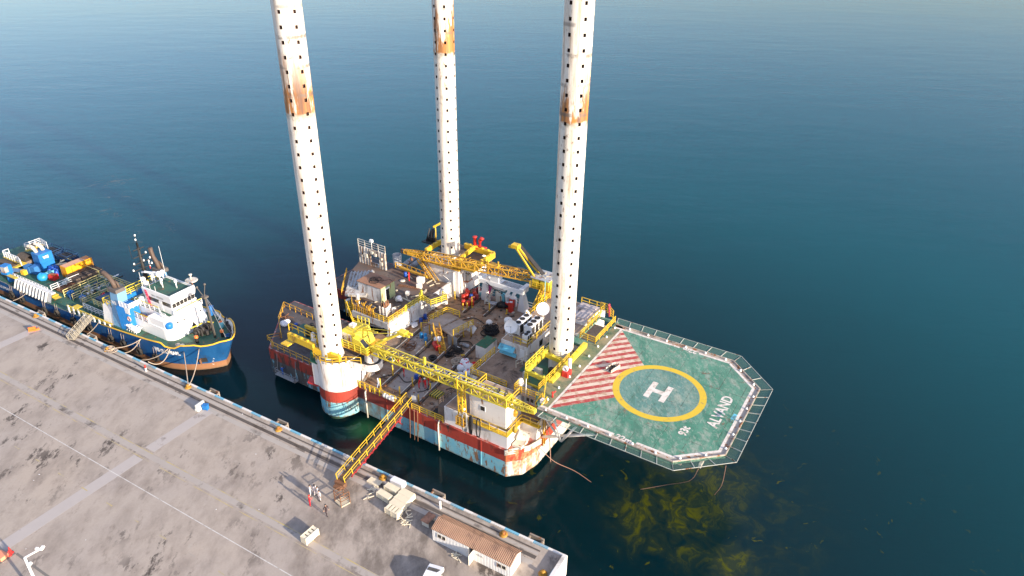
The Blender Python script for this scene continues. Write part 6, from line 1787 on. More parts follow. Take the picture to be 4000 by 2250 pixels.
# mast, radars, antennas
b = MB(); b.lattice((-86.3, 10.4, 9.2), (-86.3, 10.4, 17.3), 1.3, .6, 14, .24, .17); b.tube((-86.3, 10.4, 9.2), (-86.3, 10.4, 16.5), .36, 8, .2)
for z_, w_ in ((11.2, 1.5), (12.6, 1.9), (13.7, 1.7), (14.9, 1.3), (16.2, 1.0)):
    b.bar((-86.3, 10.4 - w_, z_), (-86.3, 10.4 + w_, z_), .12); b.bar((-86.3 - w_ * .6, 10.4, z_), (-86.3 + w_ * .6, 10.4, z_), .1)
b.tube((-86.3, 10.4, 17.2), (-86.3, 10.4, 18.6), .05, 6); b.tube((-86.3, 8.9, 14.9), (-86.3, 8.9, 17.4), .035, 5)
ms = ship.add('mast', b, paint('mast_black', (.03, .027, .025), .6, .3))
for x, y, z_ in ((-86.3, 8.6, 12.7), (-86.3, 12.1, 12.7), (-86.3, 12.0, 13.8), (-86.3, 9.0, 13.8), (-86.3, 11.5, 15.0), (-86.3, 10.4, 18.6), (-86.1, 10.2, 17.9), (-85.6, 10.4, 14.1), (-85.5, 8.9, 11.4)):
    b = MB(); b.lathe((x, y, z_), [(.12, 0), (.13, .2), (.06, .3), (.01, .32)], 8); ship.add('signal_lamp', b, LAMP, ms)
for c_, a_, L in (((-84.6, 10.4, 12.2), .5, 1.5), ((-82.2, 9.4, 13.1), .2, 1.8)):
    b = MB(); b.cbox(c_, (L * 2, .22, .25), a_); b.lathe((c_[0], c_[1], c_[2] - .5), [(.3, 0), (.3, .35), (.1, .4)], 10); b.tube((c_[0], c_[1], c_[2] - 2.0), (c_[0], c_[1], c_[2] - .4), .12, 7); ship.add('radar_scanner', b, WHITE_SHIP)
for c_, r_, h in (((-84.2, 8.6, 9.5), .42, 2.0), ((-81.0, 9.6, 11.24), .5, 1.6), ((-79.7, 9.0, 11.24), .25, 1.3), ((-77.6, 10.1, 11.24), .28, 1.1), ((-82.0, 10.9, 11.24), .4, 1.2)):
    b = MB(); b.tube(c_, (c_[0], c_[1], c_[2] + h), .1, 8); b.ball((c_[0], c_[1], c_[2] + h + r_ * .6), r_, 14, 8, 1.1); ship.add('radome', b, WHITE_SHIP)
for c_, h in (((-83.6, 12.4, 9), 7.6), ((-80.6, 7.3, 11.2), 1.6), ((-79.2, 7.3, 11.2), 1.2), ((-82.4, 7.2, 9), 5.2)):
    b = MB(); b.tube(c_, (c_[0], c_[1], c_[2] + h), .045, 5, .025); ship.add('whip_antenna', b, WHITE_SHIP)
b = MB(); b.tube((-75.9, 11.9, 11.2), (-75.9, 11.9, 13.4), .1, 8); b.lathe((-75.9, 11.9, 12.3), [(1.0, 0), (1.05, .06), (1.0, .14)], 20); b.lathe((-75.9, 11.9, 13.2), [(.16, 0), (.3, .2), (.3, .3), (.05, .35)], 10); ship.add('light_platform', b, CREAM)
b = MB(); b.cbox((-83.3, 7.0, 8.7), (.7, .5, 1.3), .2); b.cbox((-83, 8.2, 11.6), (.7, .6, .5), .1); ship.add('deck_locker', b, WHITE_SHIP)
b = MB(); b.bar((-81.5, 7.05, 8.1), (-81.9, 7.05, 11.2), .08); b.bar((-81.1, 7.05, 8.1), (-81.5, 7.05, 11.2), .08)
for k in range(9):
    t = (k + .5) / 9; b.bar((-81.5 - .4 * t, 7.03, 8.1 + 3.1 * t), (-81.1 - .4 * t, 7.03, 8.1 + 3.1 * t), .06)
ship.add('red_ladder', b, paint('crimson', (.6, .01, .07), .5, .05))
b = MB(); b.add([(-86.9, 11.9, 12.2), (-86.9, 11.9, 13.6), (-87.3, 12.4, 12.9), (-87.0, 12.2, 11.9)], [(0, 1, 2, 3)]); b.m = 1; b.add([(-86.9, 11.9, 11.4), (-86.9, 11.9, 12.2), (-87.0, 12.2, 11.9)], [(0, 1, 2)]); ship.add('flag', b, [WHITE_SHIP, RED], ms)
# life rafts, lifebuoys, tanks
for x, y, z_ in ((-85.0, 4.6, 5.7), (-84.3, 4.1, 5.1), (-82.6, 3.95, 4.8)):
    b = MB(); b.tube((x - 1.0, y, z_), (x + 1.0, y + .1, z_), .42, 14)
    for k in range(4):
        b.torus((x - .75 + k * .5, y + .05, z_), .43, .06, 'X', 14, 5)
    T('raft_canister', {-85.0: 'white ribbed raft canister, uppermost on the ship side rack', -84.3: 'white ribbed raft canister, middle one on the ship side rack', -82.6: 'white ribbed raft canister, foremost on the ship side rack'}[x], 'life raft', 'Q', (x, y, z_ - .4), group='raft canisters on the ship side', mb=b, mats=WHITE_SHIP)
b = MB()
for k in range(7):
    x = -85.6 + k * .62; b.bar((x, 3.6, 3.9), (x + .1, 3.9, 4.9), .1); b.bar((x + .1, 3.9, 4.9), (x + .3, 4.8, 5.0), .1)
ship.add('raft_rack', b, WHITE_SHIP)
b = MB(); b.torus((-83.2, 3.95, 6.6), .38, .1, 'Y', 16, 6); T('lifebuoy', 'pale lifebuoy hung on the blue casing above the raft canisters', 'lifebuoy', 'Q', (-83.2, 3.95, 6.2), mb=b, mats=paint('faded_orange', (.62, .38, .3), .6, .1))
for x0, x1, lb in ((-82.4, -80.9, 'red tarpaulin box behind the raft canisters, aft one'), (-80.8, -79.75, 'red tarpaulin box behind the raft canisters, forward one')):
    b = MB(); b.box(x0, x1, 5.15, 6.0, 6.39, 6.75); b.cbox(((x0 + x1) / 2, 5.57, 6.78), (x1 - x0 - .1, .75, .08)); T('red_box', lb, 'box', 'Q', (x0, 5.5, 6.39), mb=b, mats=RED)
b = MB(); b.lathe((-75.35, 5.75, 6.36), [(.5, 0), (.62, .2), (.62, .75), (.45, .95), (.15, 1.05)], 16); T('water_tank', 'round blue water tank beside the white bridge front', 'tank', 'Q', (-75.35, 5.75, 6.36), mb=b, mats=BLUE)
# forecastle: foremast, windlass, buoys, bollards
b = MB(); b.tube((-69.8, 9.8, 4.2), (-70.3, 9.9, 12.0), .22, 9, .14); b.box(-70.8, -69.9, 9.5, 10.3, 11.6, 11.9); b.bar((-70.8, 9.9, 11.9), (-70.8, 9.2, 13.6), .08); b.bar((-70.4, 9.9, 11.9), (-70.4, 10.4, 13.7), .08)
for p in ((-70.8, 9.2, 13.7), (-70.4, 10.4, 13.8)):
    b.ball(p, .2, 8, 6)
ship.add('foremast', b, paint('mast_grey_brown', (.12, .105, .09), .6, .2))
b = MB(); b.tube((-70.3, 9.9, 12), (-66.0, 9.1, 5.8), .03, 4); b.tube((-70.3, 9.9, 12), (-67.2, 11.0, 5.2), .03, 4); ship.add('forestay', b, GREY)
b = MB(); b.tube((-72.6, 8.0, 4.9), (-72.6, 11.4, 4.9), .3, 10)
for y in (8.4, 9.3, 10.2, 11.0):
    b.tube((-72.6, y, 4.95), (-72.6, y + .35, 4.95), .68, 16)
b.box(-73.4, -71.8, 8.8, 9.1, 4.2, 5.4); b.box(-73.4, -71.8, 10.6, 10.9, 4.2, 5.4); b.box(-72.2, -71.3, 9.4, 10, 4.2, 5.0); ship.add('anchor_windlass', b, DARK)
b = MB(); b.bar((-73.5, 8.2, 5.6), (-73.2, 10.4, 5.6), .12); b.bar((-72.6, 10.9, 5.8), (-71.5, 11.2, 5.8), .14); ship.add('windlass_guard', b, LEMON)
for x, y, lb in ((-71.0, 7.2, 'black and orange mooring post near the name on the bow'), (-68.9, 10.6, 'black and orange mooring post forward of the foremast')):
    b = MB(); b.lathe((x, y, 4.2), [(.28, 0), (.28, .9)], 12); b.m = 1; b.lathe((x, y, 5.1), [(.3, 0), (.3, .35), (.2, .4)], 12); ship.add('mooring_post', b, [BLACK, ORANGE])
for x, y in ((-72.2, 4.5), (-71.4, 4.7)):
    b = MB(); b.lathe((x, y, 4.2), [(.3, 0), (.26, .5), (.42, .55), (.4, .75), (.1, .8)], 12); ship.add('fairlead_bollard', b, CREAM)
b = MB()
for k in range(6):
    b.lathe((-67.5 - k * .9, 11.3 + k * .55, 4.2), [(.3, 0), (.3, .5 + (k % 3) * .2), (.1, .8)], 8)
ship.add('bulwark_gear', b, DARK)
for k in range(5):
    b = MB(); x = -67.4 - k * 2.2; y = CY + hb(stem(5) - x) - .3; b.add([(x, y, 4.2), (x + .25, y, 4.2), (x + .12, y - .75, 4.2), (x + .12, y + .12, 5.3)], [(0, 2, 3), (1, 3, 2)]); ship.add('bulwark_stay', b, WHITE_SHIP)
coil('hawser_coil', 'blue hawser coil on the forecastle near the bow', 'rope', conv('Q', 'R', (-68.2, 11.2, 4.2)), .6, 4, BLUE, .07, .06, .05)
b = MB(); b.lathe((-71.5, 12.6, 4.2), [(.4, 0), (.42, 1.0), (.38, 1.05)], 12); b.m = 1; b.lathe((-71.5, 12.6, 5.26), [(.36, 0), (.01, .02)], 12); T('drum', 'green drum with an orange top by the foremast', 'drum', 'Q', (-71.5, 12.6, 4.2), mb=b, mats=[AQUA, ORANGE])
b = MB(); b.box(-73.1, -72.6, 11.9, 12.6, 6.4, 8.0); b.box(-73.15, -72.55, 11.85, 12.65, 8.0, 8.06); T('blue_box', 'blue locker at the far corner of the white bridge front', 'locker', 'Q', (-72.9, 12.2, 6.4), mb=b, mats=BLUE)
# names on the hull
def hull_pt(x, z, out=.09):
    d = stem(z) - x
    return (x, CY - hb(d) - out, z)
def name_fn(x0, z0, k):
    def f(x, y):
        # walk along the waterline curve
        s = 0; X = x0
        while s < x * k:
            p = hull_pt(X, z0); q = hull_pt(X + .05, z0); s += math.dist(p, q); X += .05
        return hull_pt(X, z0 + y * .95)
    return f
b = MB(); text(b, 'WSI GULFPEARL', 1.05, name_fn(-76.5, 3.25, .68), 0, .06); ship.add('ship_name_lettering', b, WHITE_SHIP)
b = MB(); text(b, 'WSI GULFPEARL', .86, lambda x, y: (-125.2 + x * .95, 2.94, 1.9 + y), 0, .02); ship.add('ship_name_lettering', b, WHITE_SHIP)
b = MB()
for z0, tx in ((1.4, '28'), (2.0, '30'), (.75, '26')):
    text(b, tx, .3, lambda x, y, z0=z0: (stem(z0) - 1.25 + x * .7, CY - hb(1.25 - x * .5) - .06, z0 + y))
ship.add('draught_lettering', b, WHITE_SHIP)
b = MB(); q_ = [hull_pt(-69.6, 2.6, .05), hull_pt(-68.3, 2.6, .05), hull_pt(-68.5, 1.5, .05), hull_pt(-69.6, 1.5, .05)]; b.quad(*q_); b.m = 1; p = hull_pt(-69.1, 2.2, .12); b.cbox(p, (.9, .2, .5), -.8); b.cbox((p[0], p[1], p[2] - .4), (.25, .2, .8), -.8); ship.add('anchor', b, [DARK, RUSTY])
# yellow and white side rails, main deck
b = MB(); b.bar((-101, 3.4, 4.2), (-88, 3.4, 4.35), .25, .12); b.bar((-101, 3.5, 3.7), (-88, 3.5, 3.85), .1); b.box(-101.5, -100, 3.4, 5.4, 3.2, 3.3); b.box(-110.6, -107.6, 4.4, 5.6, 3.4, 3.5); b.add([(-110.5, 4.5, 3.5), (-106.5, 4.3, 3.3), (-106.3, 5.4, 3.3), (-110.3, 5.6, 3.5)], [(0, 1, 2, 3)]); ship.add('side_walkway', b, paint('walkway_yellow', (.62, .44, .04), .5, .12))
b = MB()
for k in range(9):
    b.bar((-100.6 + k * 1.5, 3.25, 2.2), (-100.6 + k * 1.5, 3.35, 4.3), .26, .16)
ship.add('rail_stanchion', b, WHITE_SHIP)
b = MB(); b.rail([(-123, 5.6, 2.6), (-111, 5.6, 2.6)], 1.3, .1, 1.0, 2); b.rail([(-100, 5.6, 2.6), (-91, 5.6, 2.6)], 1.3, .1, 1.2, 2); b.rail([(-111.5, 6.4, 2.6), (-111.5, 12, 2.6)], 1.3, .09, 1.4, 2); ship.add('railing', b, WHITE_SHIP)
b = MB(); b.rail([(-107.4, 6.4, 2.6), (-107.8, 17, 2.6)][:1] + [(-107.8, 14.8, 2.6)], 1.4, .1, 1.6, 2); b.rail([(-104.6, 6.4, 2.6), (-104.6, 14.5, 2.6)], 1.4, .09, 1.6, 2); b.rail([(-101.5, 6.4, 2.6), (-101.5, 14.5, 2.6)], 1.3, .09, 1.6, 2); b.rail([(-97, 6.0, 4.2), (-92, 6.0, 4.2), (-92, 13, 4.2)], 1.2, .09, 1.3, 2); b.rail([(-120, 14.7, 2.6), (-92, 14.7, 2.6)], 1.4, .09, 1.7, 2)
ship.add('railing', b, paint('pale_yellow_rail', (.66, .56, .22), .5, .1))
b = MB()
n_ = 11
for k in range(n_):
    x = -118.4 + k * 1.0
    b.bar((x, 4.1, 4.4), (x, 3.2, 2.4), .16, .35)
b.box(-118.5, -107.2, 4.2, 5.0, 4.1, 4.35); cr_ = ship.add('cargo_rail', b, paint('rib_white', (.66, .65, .62), .5, .1, .05, RUST, True, .2)); b = MB(); b.add([(-118.5, 4.35, 4.4), (-107.2, 4.35, 4.4), (-107.2, 3.65, 2.5), (-118.5, 3.65, 2.5)], [(0, 3, 2, 1)]); ship.add('rail_plating', b, paint('rail_plating_shade', (.42, .43, .43), .6, .15), cr_)  # plating greyed: shading between the white ribs painted into its colour
b = MB(); b.box(-99, -91.5, 6.2, 13.5, 2.6, 4.15); b.m = 1; b.box(-98, -95, 7, 9.5, 4.16, 4.9); b.box(-94.5, -92.5, 7.2, 8.6, 4.16, 5.4); b.m = 2; b.cbox((-93.2, 9.8, 4.7), (1.6, 1.2, 1.0)); ship.add('winch_house', b, [GREEN_DECK, NAVY, paint('winch_yellow', (.55, .36, .03), .6, .2)])
b = MB()
for k in range(4):
    b.torus((-103.0 + k * .3, 8 + k * 1.6, 3.7), .8, .06, 'X', 14, 5, 0, pi)
    b.path([(-103.5, 8 + k * 1.5, 2.6), (-103.3, 8.2 + k * 1.5, 3.8), (-102.4, 8.8 + k * 1.5, 3.9), (-102.2, 9 + k * 1.5, 2.6)], .07, 5)
ship.add('pipe_manifold', b, GALV)
rr = random.Random(21)
for i in range(22):
    x, y = rr.uniform(-107, -99.5), rr.uniform(6.6, 14.2)
    b = MB(); k = i % 4
    if k == 0:
        b.cbox((x, y, 2.6 + .45), (rr.uniform(.5, 1.1), rr.uniform(.5, 1.0), .9), rr.uniform(0, 1.5)); b.tube((x, y, 3.4), (x + .3, y, 3.9), .12, 7); ship.add('valve_chest', b, (NAVY, GALV, BLUE)[i % 3])
    elif k == 1:
        L = rr.uniform(1.5, 3.2); b.path([(x, y, 2.85), (x + .2, y + L * .4, 2.9), (x, y + L, 2.85)], .14, 7); ship.add('deck_pipe', b, (GALV, DARK, WHITE_SHIP)[i % 3])
    elif k == 2:
        b.path([(x, y, 2.6), (x, y, 3.5), (x + .25, y, 3.75), (x + .6, y, 3.6)], .12, 7); ship.add('vent_pipe', b, (WHITE_SHIP, YELLOW)[i % 2])
    else:
        b.torus((x, y, 2.7), .4, .08, 'Z', 14, 5); b.torus((x + .1, y, 2.84), .36, .08, 'Z', 14, 5); ship.add('hose_coil', b, DARK)
for i in range(9):
    x, y = rr.uniform(-98.5, -92.5), rr.uniform(6.6, 13)
    b = MB(); b.cbox((x, y, 4.4), (rr.uniform(.4, 1.2), rr.uniform(.4, .9), .6), rr.uniform(0, 1.5)); b.tube((x, y, 4.6), (x, y + .6, 5.0), .15, 7); ship.add('winch_gear', b, (DARK, NAVY, GALV, RED)[i % 4])
# ---- cargo and machinery on the main deck
DZ = 2.6
t = T('open_container', 'long orange-yellow open-ended container on the ship deck', 'container', 'Q', (-114.2, 13.5, DZ))
b = MB(); x0, x1, y0, y1 = -115.6, -113.7, 11.0, 16.4
b.box(x0, x1, y0, y1, DZ + .1, DZ + 2.4)
for k in range(6):
    b.box(x1, x1 + .07, y0 + .2 + k * .9, y0 + .35 + k * .9, DZ + .1, DZ + 2.35)
t.add('body', b, ORANGE_BOX)
b = MB(); b.sheet([(x0 + .08, y0 + .08), (x1 - .08, y0 + .08), (x1 - .08, y1 - 1.3), (x0 + .08, y1 - 1.3)], DZ + 2.43); t.add('lid', b, paint('faded_orange_lid', (.60, .32, .19), .6, .1))
b = MB(); b.sheet([(x0 + .1, y1 - 1.25), (x1 - .1, y1 - 1.25), (x1 - .1, y1 - .1), (x0 + .1, y1 - .1)], DZ + 2.43); t.add('opening', b, RUSTY)
t = T('machinery_container', 'tall bright blue machinery box with white lettering and exhaust ducts', 'container', 'Q', (-122, 11.4, DZ))
b = MB(); b.box(-123.4, -121.0, 10.2, 12.9, DZ, DZ + 3.6); b.box(-120.98, -120.9, 10.2, 12.9, DZ + 1.55, DZ + 1.65); t.add('body', b, BLUE)
b = MB(); text(b, 'WSI', .75, lambda x, y: (-120.94, 11.0 + x * .8, DZ + 2.5 + y), 0, .03); t.add('company_lettering', b, WHITE_SHIP)
b = MB(); b.path([(-122.6, 10.9, DZ + 3.6), (-122.8, 10.8, DZ + 4.4), (-123.6, 10.5, DZ + 4.9), (-124.6, 10.3, DZ + 4.6)], .38, 10); t.add('exhaust_duct', b, CREAM)
b = MB(); b.path([(-122.6, 12.2, DZ + 3.6), (-122.8, 12.1, DZ + 4.4), (-123.6, 11.8, DZ + 4.9), (-124.6, 11.6, DZ + 4.6)], .38, 10); t.add('exhaust_duct', b, CREAM)
for x, y, w_, lb in ((-122.9, 8.8, 1.2, 'small blue box with rope on top, nearer the ship crane'), (-121.7, 9.3, 1.5, 'blue covered box between the ship crane and the tall blue box')):
    b = MB(); b.cbox((x, y, DZ + .75), (1.4, w_, 1.5), .2); b.cbox((x, y, DZ + 1.53), (1.5, w_ + .1, .08), .2); T('blue_box', lb, 'box', 'Q', (x, y, DZ), mb=b, mats=paint('blue_sheet', (.04, .17, .42), .6, .15))
lab = 'dark blue plastic drum in the heap beside the orange container'
d0 = None
for i, (x, y) in enumerate(((-120.0, 11.3), (-119.3, 11.3), (-119.6, 12.0), (-118.8, 11.9), (-118.4, 11.2), (-117.6, 11.2), (-117.0, 10.7), (-119.0, 10.5))):
    if d0 is None:
        d0 = drum_proto(BLUE_DRUM, BLUE_DRUM, 'Q', (x, y, DZ), lab, 'dark blue drums on the ship', .36, 1.0)
    else:
        dup(d0, 'Q', (x, y, DZ), i, lab, 'dark blue drums on the ship')
lab = 'pale aqua tub standing with others on the ship deck'
d0 = None
for i, (x, y) in enumerate(((-118.0, 9.9), (-117.6, 10.3), (-117.2, 9.6), (-117.7, 9.3))):
    if d0 is None:
        d0 = drum_proto(AQUA, AQUA, 'Q', (x, y, DZ), lab, 'aqua tubs on the ship', .36, 1.1)
    else:
        dup(d0, 'Q', (x, y, DZ), i, lab, 'aqua tubs on the ship')
T('blue_tarpaulin', 'bright blue tarpaulin bundle with a pink patch on the ship deck', 'bundle', 'Q', (-117.4, 8.2, DZ), mb=(lambda: (setattr(b_ := lump((-117.4, 8.2, DZ + .7), 1.0, .85, amp=.15, seed=70), 'm', 0), b_)[1])(), mats=CYAN_DRUM)
b = MB(); b.cbox((-116.0, 9.5, DZ + .5), (1.3, 1.2, 1.0), .3); b.m = 1; b.cbox((-116.0, 9.5, DZ + 1.06), (1.35, .6, .12), .3); T('red_tub', 'square red tub with orange lid on the ship deck', 'tub', 'Q', (-116, 9.5, DZ), mb=b, mats=[RED, ORANGE])
CRM = paint('dark_sacking', (.13, .095, .075), .9, .25, dirt=.2, streak=False)
lab = 'dark brown cargo block in the rows below the orange container'
g = 'dark brown cargo blocks in rows'
c0_ = None
for i in range(3):
    for k in range(5):
        x, y = -112.7 + i * 1.15, 10.9 + k * 1.1
        if c0_ is None:
            c0_ = T('cargo_block', lab, 'cargo', 'Q', (x, y, DZ), 0.0, g)
            b = MB(); b.cbox((0, 0, .6), (1.05, 1.0, 1.15)); c0_.add('block', b, CRM)
            b = MB()
            for q in range(3):
                b.bar((-.5, -.4 + q * .4, 1.22), (.5, -.35 + q * .4, 1.22), .1)
            c0_.add('lashing', b, DARK)
        else:
            dup(c0_, 'Q', (x, y, DZ), random.uniform(-.04, .04), lab, g)
b = MB(); b.box(-112.2, -108.9, 7.0, 10.5, DZ, DZ + .12)
for k in range(60):
    b.cbox((random.uniform(-112.1, -109), random.uniform(7.1, 10.4), DZ + .2), (random.uniform(.1, .5), .2, .15), random.uniform(0, 3))
o = T('chain_heap', 'brown chain and scrap spread in a bay of the ship deck', 'chain', 'Q', (-110.5, 8.8, DZ), mb=b, mats=RUSTY).o; o['kind'] = 'stuff'
for (x, y), lb in (((-111.9, 9.2), 'white and aqua sack beside the brown chain bay, left one'), ((-112.8, 10.3), 'white and aqua sack beside the brown chain bay, right one')):
    T('white_sack', lb, 'sack', 'Q', (x, y, DZ), mb=lump((x, y, DZ + .4), .5, .8, amp=.2, seed=int(-x)), mats=paint('aqua_white', (.5, .62, .6), .6, .2))
for (cx_, cy_, w_, d_), lb in (((-121.0, 15.5, 4.0, 2.3), 'navy open-topped cargo skip beside the ship rail, nearer one'), ((-126.0, 15.4, 4.0, 2.3), 'navy open-topped cargo skip at the far stern')):
    t = T('cargo_skip', lb, 'skip', 'Q', (cx_, cy_, DZ), group='navy cargo skips')
    b = MB()
    for a, c_ in (((cx_ - w_ / 2, cy_ - d_ / 2), (cx_ + w_ / 2, cy_ - d_ / 2)), ((cx_ + w_ / 2, cy_ - d_ / 2), (cx_ + w_ / 2, cy_ + d_ / 2)), ((cx_ + w_ / 2, cy_ + d_ / 2), (cx_ - w_ / 2, cy_ + d_ / 2)), ((cx_ - w_ / 2, cy_ + d_ / 2), (cx_ - w_ / 2, cy_ - d_ / 2))):
        b.bar((*a, DZ + .7), (*c_, DZ + .7), .1, 1.4); b.bar((*a, DZ + 2.0), (*c_, DZ + 2.0), .1); b.bar((*a, DZ + 1.2), (*a, DZ + 2.0), .12)
    b.box(cx_ - w_ / 2, cx_ + w_ / 2, cy_ - d_ / 2, cy_ + d_ / 2, DZ + .1, DZ + .25); t.add('skip_body', b, NAVY)
    b = MB()
    for k in range(4):
        b.box(cx_ - w_ / 2 + .1, cx_ + w_ / 2 - .1, cy_ - d_ / 2 + .2 + k * .5, cy_ - d_ / 2 + .55 + k * .5, DZ + 1.25, DZ + 1.4)
    t.add('cover_slat', b, DARK)
T('timber_heap', 'pale broken timber heap between the blue box and the navy skip', 'timber', 'Q', (-119.8, 13.6, DZ), mb=(lambda B: ([B.cbox((-119.8 + random.uniform(-.9, .9), 13.5 + random.uniform(-.7, .7), DZ + .3 + .1 * k), (1.6, .35, .1), random.uniform(0, 3), .3) for k in range(9)], B)[1])(MB()), mats=WOOD2)
for (x, y), lb in (((-126.2, 10.3), 'brown ribbed half-round tank roof at the stern, farther one'), ((-126.3, 6.6), 'brown ribbed half-round tank roof at the stern, nearer one')):
    t = T('ribbed_tank', lb, 'tank', 'Q', (x, y, DZ), group='ribbed tanks at the stern')
    b = MB(); n_ = 14
    V = []; F = []
    for k in range(n_ + 1):
        a = pi * k / n_
        for xx in (x - 1.6, x + 1.6):
            V.append((xx, y - 1.1 * cos(a), DZ + 1.6 + .9 * sin(a)))
    for k in range(n_):
        F.append((2 * k, 2 * k + 1, 2 * k + 3, 2 * k + 2))
    b.add(V, F, True); b.box(x - 1.6, x + 1.6, y - 1.1, y + 1.1, DZ, DZ + 1.6)
    t.add('tank', b, paint('dusty_brown', (.17, .13, .10), .8, .2))
    b = MB()
    for q in range(9):
        b.path([(x - 1.5 + q * .375, y - 1.14 * cos(pi * k / 10), DZ + 1.6 + .94 * sin(pi * k / 10)) for k in range(11)], .05, 4)
    t.add('rib', b, DARK)
b = MB(); b.rail([(-130.5, 8.4, 4.2), (-124.9, 8.4, 4.2), (-123.6, 8.0, 4.2)], 1.4, .11, 1.0, 3); b.rail([(-130, 12.4, 4.2), (-130, 15.6, 4.2), (-127, 15.2, 4.2)], 1.5, .09, 1.2, 3); b.rail([(-130.5, 8.4, 4.2), (-130.5, 9.5, 4.2)], 1.4, .1); ship.add('railing', b, WHITE_SHIP)
b = MB(); b.box(-131, -124.6, 8.3, 9.3, 4.0, 4.2); b.box(-125, -124, 4.8, 9.3, 4.0, 4.15); b.box(-130.4, -129.6, 12.3, 16, 4.0, 4.2); b.box(-124.4, -118.8, 4.0, 4.7, 4.3, 4.42); ship.add('stern_walkway', b, paint('walkway_yellow2', (.58, .42, .05), .5, .12))
t = T('deck_crane', 'small blue knuckle crane with a pale cab on the ship side', 'crane', 'Q', (-122.4, 4.9, DZ))
b = MB(); b.lathe((-122.4, 4.9, DZ), [(.6, 0), (.5, 1.8)], 12); t.add('pedestal', b, BLUE)
b = MB(); b.cbox((-122.2, 4.6, DZ + 2.7), (1.5, 1.4, 1.8), .2); t.add('operator_cab', b, BLUE)
b = MB(); b.cbox((-121.8, 4.15, DZ + 2.95), (1.0, .75, 1.1), .2); t.add('cab_window', b, GALV)
b = MB(); b.bar((-122.3, 5.4, DZ + 2.2), (-119.3, 6.0, DZ + 2.5), .45, .5); b.m = 1; b.cbox((-118.9, 6.0, DZ + 2.3), (.9, .7, .9), .2); t.add('jib', b, [paint('grey_blue', (.12, .2, .34), .5, .1), YELLOW])
# tyres hung along the side
G_ = 'tyre fenders along the ship side'
b = MB(); b.torus((0, 0, 0), .54, .25, 'Y', 22, 9); base_t = None
TY = [(-76.6, 1.75, 'tyre fender foremost on the bow, under the ship name'), (-80.7, 1.7, 'tyre fender second from the bow'), (-84.9, 1.8, 'tyre fender just aft of the raft canisters'), (-88.4, 1.7, 'tyre fender below the blue funnel'), (-94.1, 1.9, 'tyre fender just forward of the boarding gangway'), (-99.1, 1.9, 'tyre fender third aft of the gangway'), (-104.1, 1.9, 'tyre fender below the yellow side walkway'), (-108.3, 1.2, 'tyre fender half hidden below the cargo rail, nearer one'), (-115.5, 1.5, 'tyre fender below the cargo rail near the stern'), (-119.0, 1.5, 'tyre fender by the stern lettering'), (-96.3, 1.8, 'tyre fender right behind the gangway')]
for x, z_, lb in TY:
    d = stem(z_) - x
    yy = CY - hb(d) - .28
    r_ = 0.0 if d > 12 else math.atan2(hb(d - .5) - hb(d + .5), -1.0) + pi
    if base_t is None:
        base_t = T('tyre_fender', lb, 'tyre', 'Q', (x, yy, z_), r_, G_); base_t.add('tyre', b, TYRE)
        b2 = MB(); b2.tube((-.3, .1, .5), (-.35, .22, 1.8), .03, 4); b2.tube((.3, .1, .5), (.35, .22, 1.8), .03, 4); base_t.add('hanging_rope', b2, ROPE)
    else:
        dup(base_t, 'Q', (x, yy, z_), r_, lb, G_)
# ================================================================ things on the quay
QZ = 3.005
t = None
BOLM = paint('bollard_ochre', (.36, .185, .025), .6, .25, .2)
BOL = [(-104.1, -.75, 'ochre mooring bollard farthest left, beside a fender frame'), (-83.4, -.85, 'ochre bollard with heaped mooring lines by the tyres'), (-63.5, -.85, 'ochre bollard holding the two bow lines'), (-44.3, -.9, 'ochre bollard on the bare kerb between ship and rig'), (-25.6, -.95, 'ochre bollard beside the white wrapped block'), (-7.4, -1.0, 'ochre bollard behind the long shed'), (-.75, -3.6, 'ochre bollard at the end corner of the quay')]
for x, y, lb in BOL:
    if t is None:
        t = T('mooring_bollard', lb, 'bollard', 'Q', (x, y, QZ), .3, 'mooring bollards along the quay')
        b = MB(); b.lathe((0, 0, 0), [(.52, 0), (.52, .10), (.32, .18)], 16); t.add('base_plate', b, BOLM)
        b = MB(); b.lathe((0, 0, .2), [(.26, 0), (.19, .18), (.25, .24), (.25, .30), (.12, .34), (.01, .35)], 16); b.cbox((.16, 0, .36), (.36, .2, .12)); t.add('post', b, BOLM)
    else:
        dup(t, 'Q', (x, y, QZ), .3, lb, 'mooring bollards along the quay')
t = None
for x, lb in ((-105.8, 'rusty fender frame farthest left along the kerb'), (-90.6, 'rusty fender frame below the ship funnel'), (-60.0, 'rusty fender frame just right of the bow lines'), (-45.6, 'rusty fender frame between the ship and the rig'), (-18.2, 'rusty fender frame by the white post'), (-4.0, 'rusty fender frame nearest the quay end')):
    if t is None:
        t = T('fender_frame', lb, 'fender', 'Q', (x, .05, 2.3), 0.0, 'fender frames on the quay wall')
        b = MB(); b.box(-.95, .95, .95, 1.15, -2.6, .35); b.box(-.95, -.75, .0, .95, -.1, .1); b.box(.75, .95, .0, .95, -.1, .1); t.add('frame', b, paint('rusty_frame', (.27, .23, .19), .75, .2, .2))
        b = MB(); b.box(-.72, .72, .02, .94, -.6, -.25); b.tube((-.5, .1, -.2), (.3, .8, -.1), .06, 5); t.add('rubber_block', b, BLACK)
    else:
        dup(t, 'Q', (x, .05, 2.3), 0.0, lb, 'fender frames on the quay wall')


def sag(p, q, dip, n=14):
    p = Vector(p); q = Vector(q)
    return [p.lerp(q, i / n) - Vector((0, 0, dip * 4 * (i / n) * (1 - i / n))) for i in range(n + 1)]


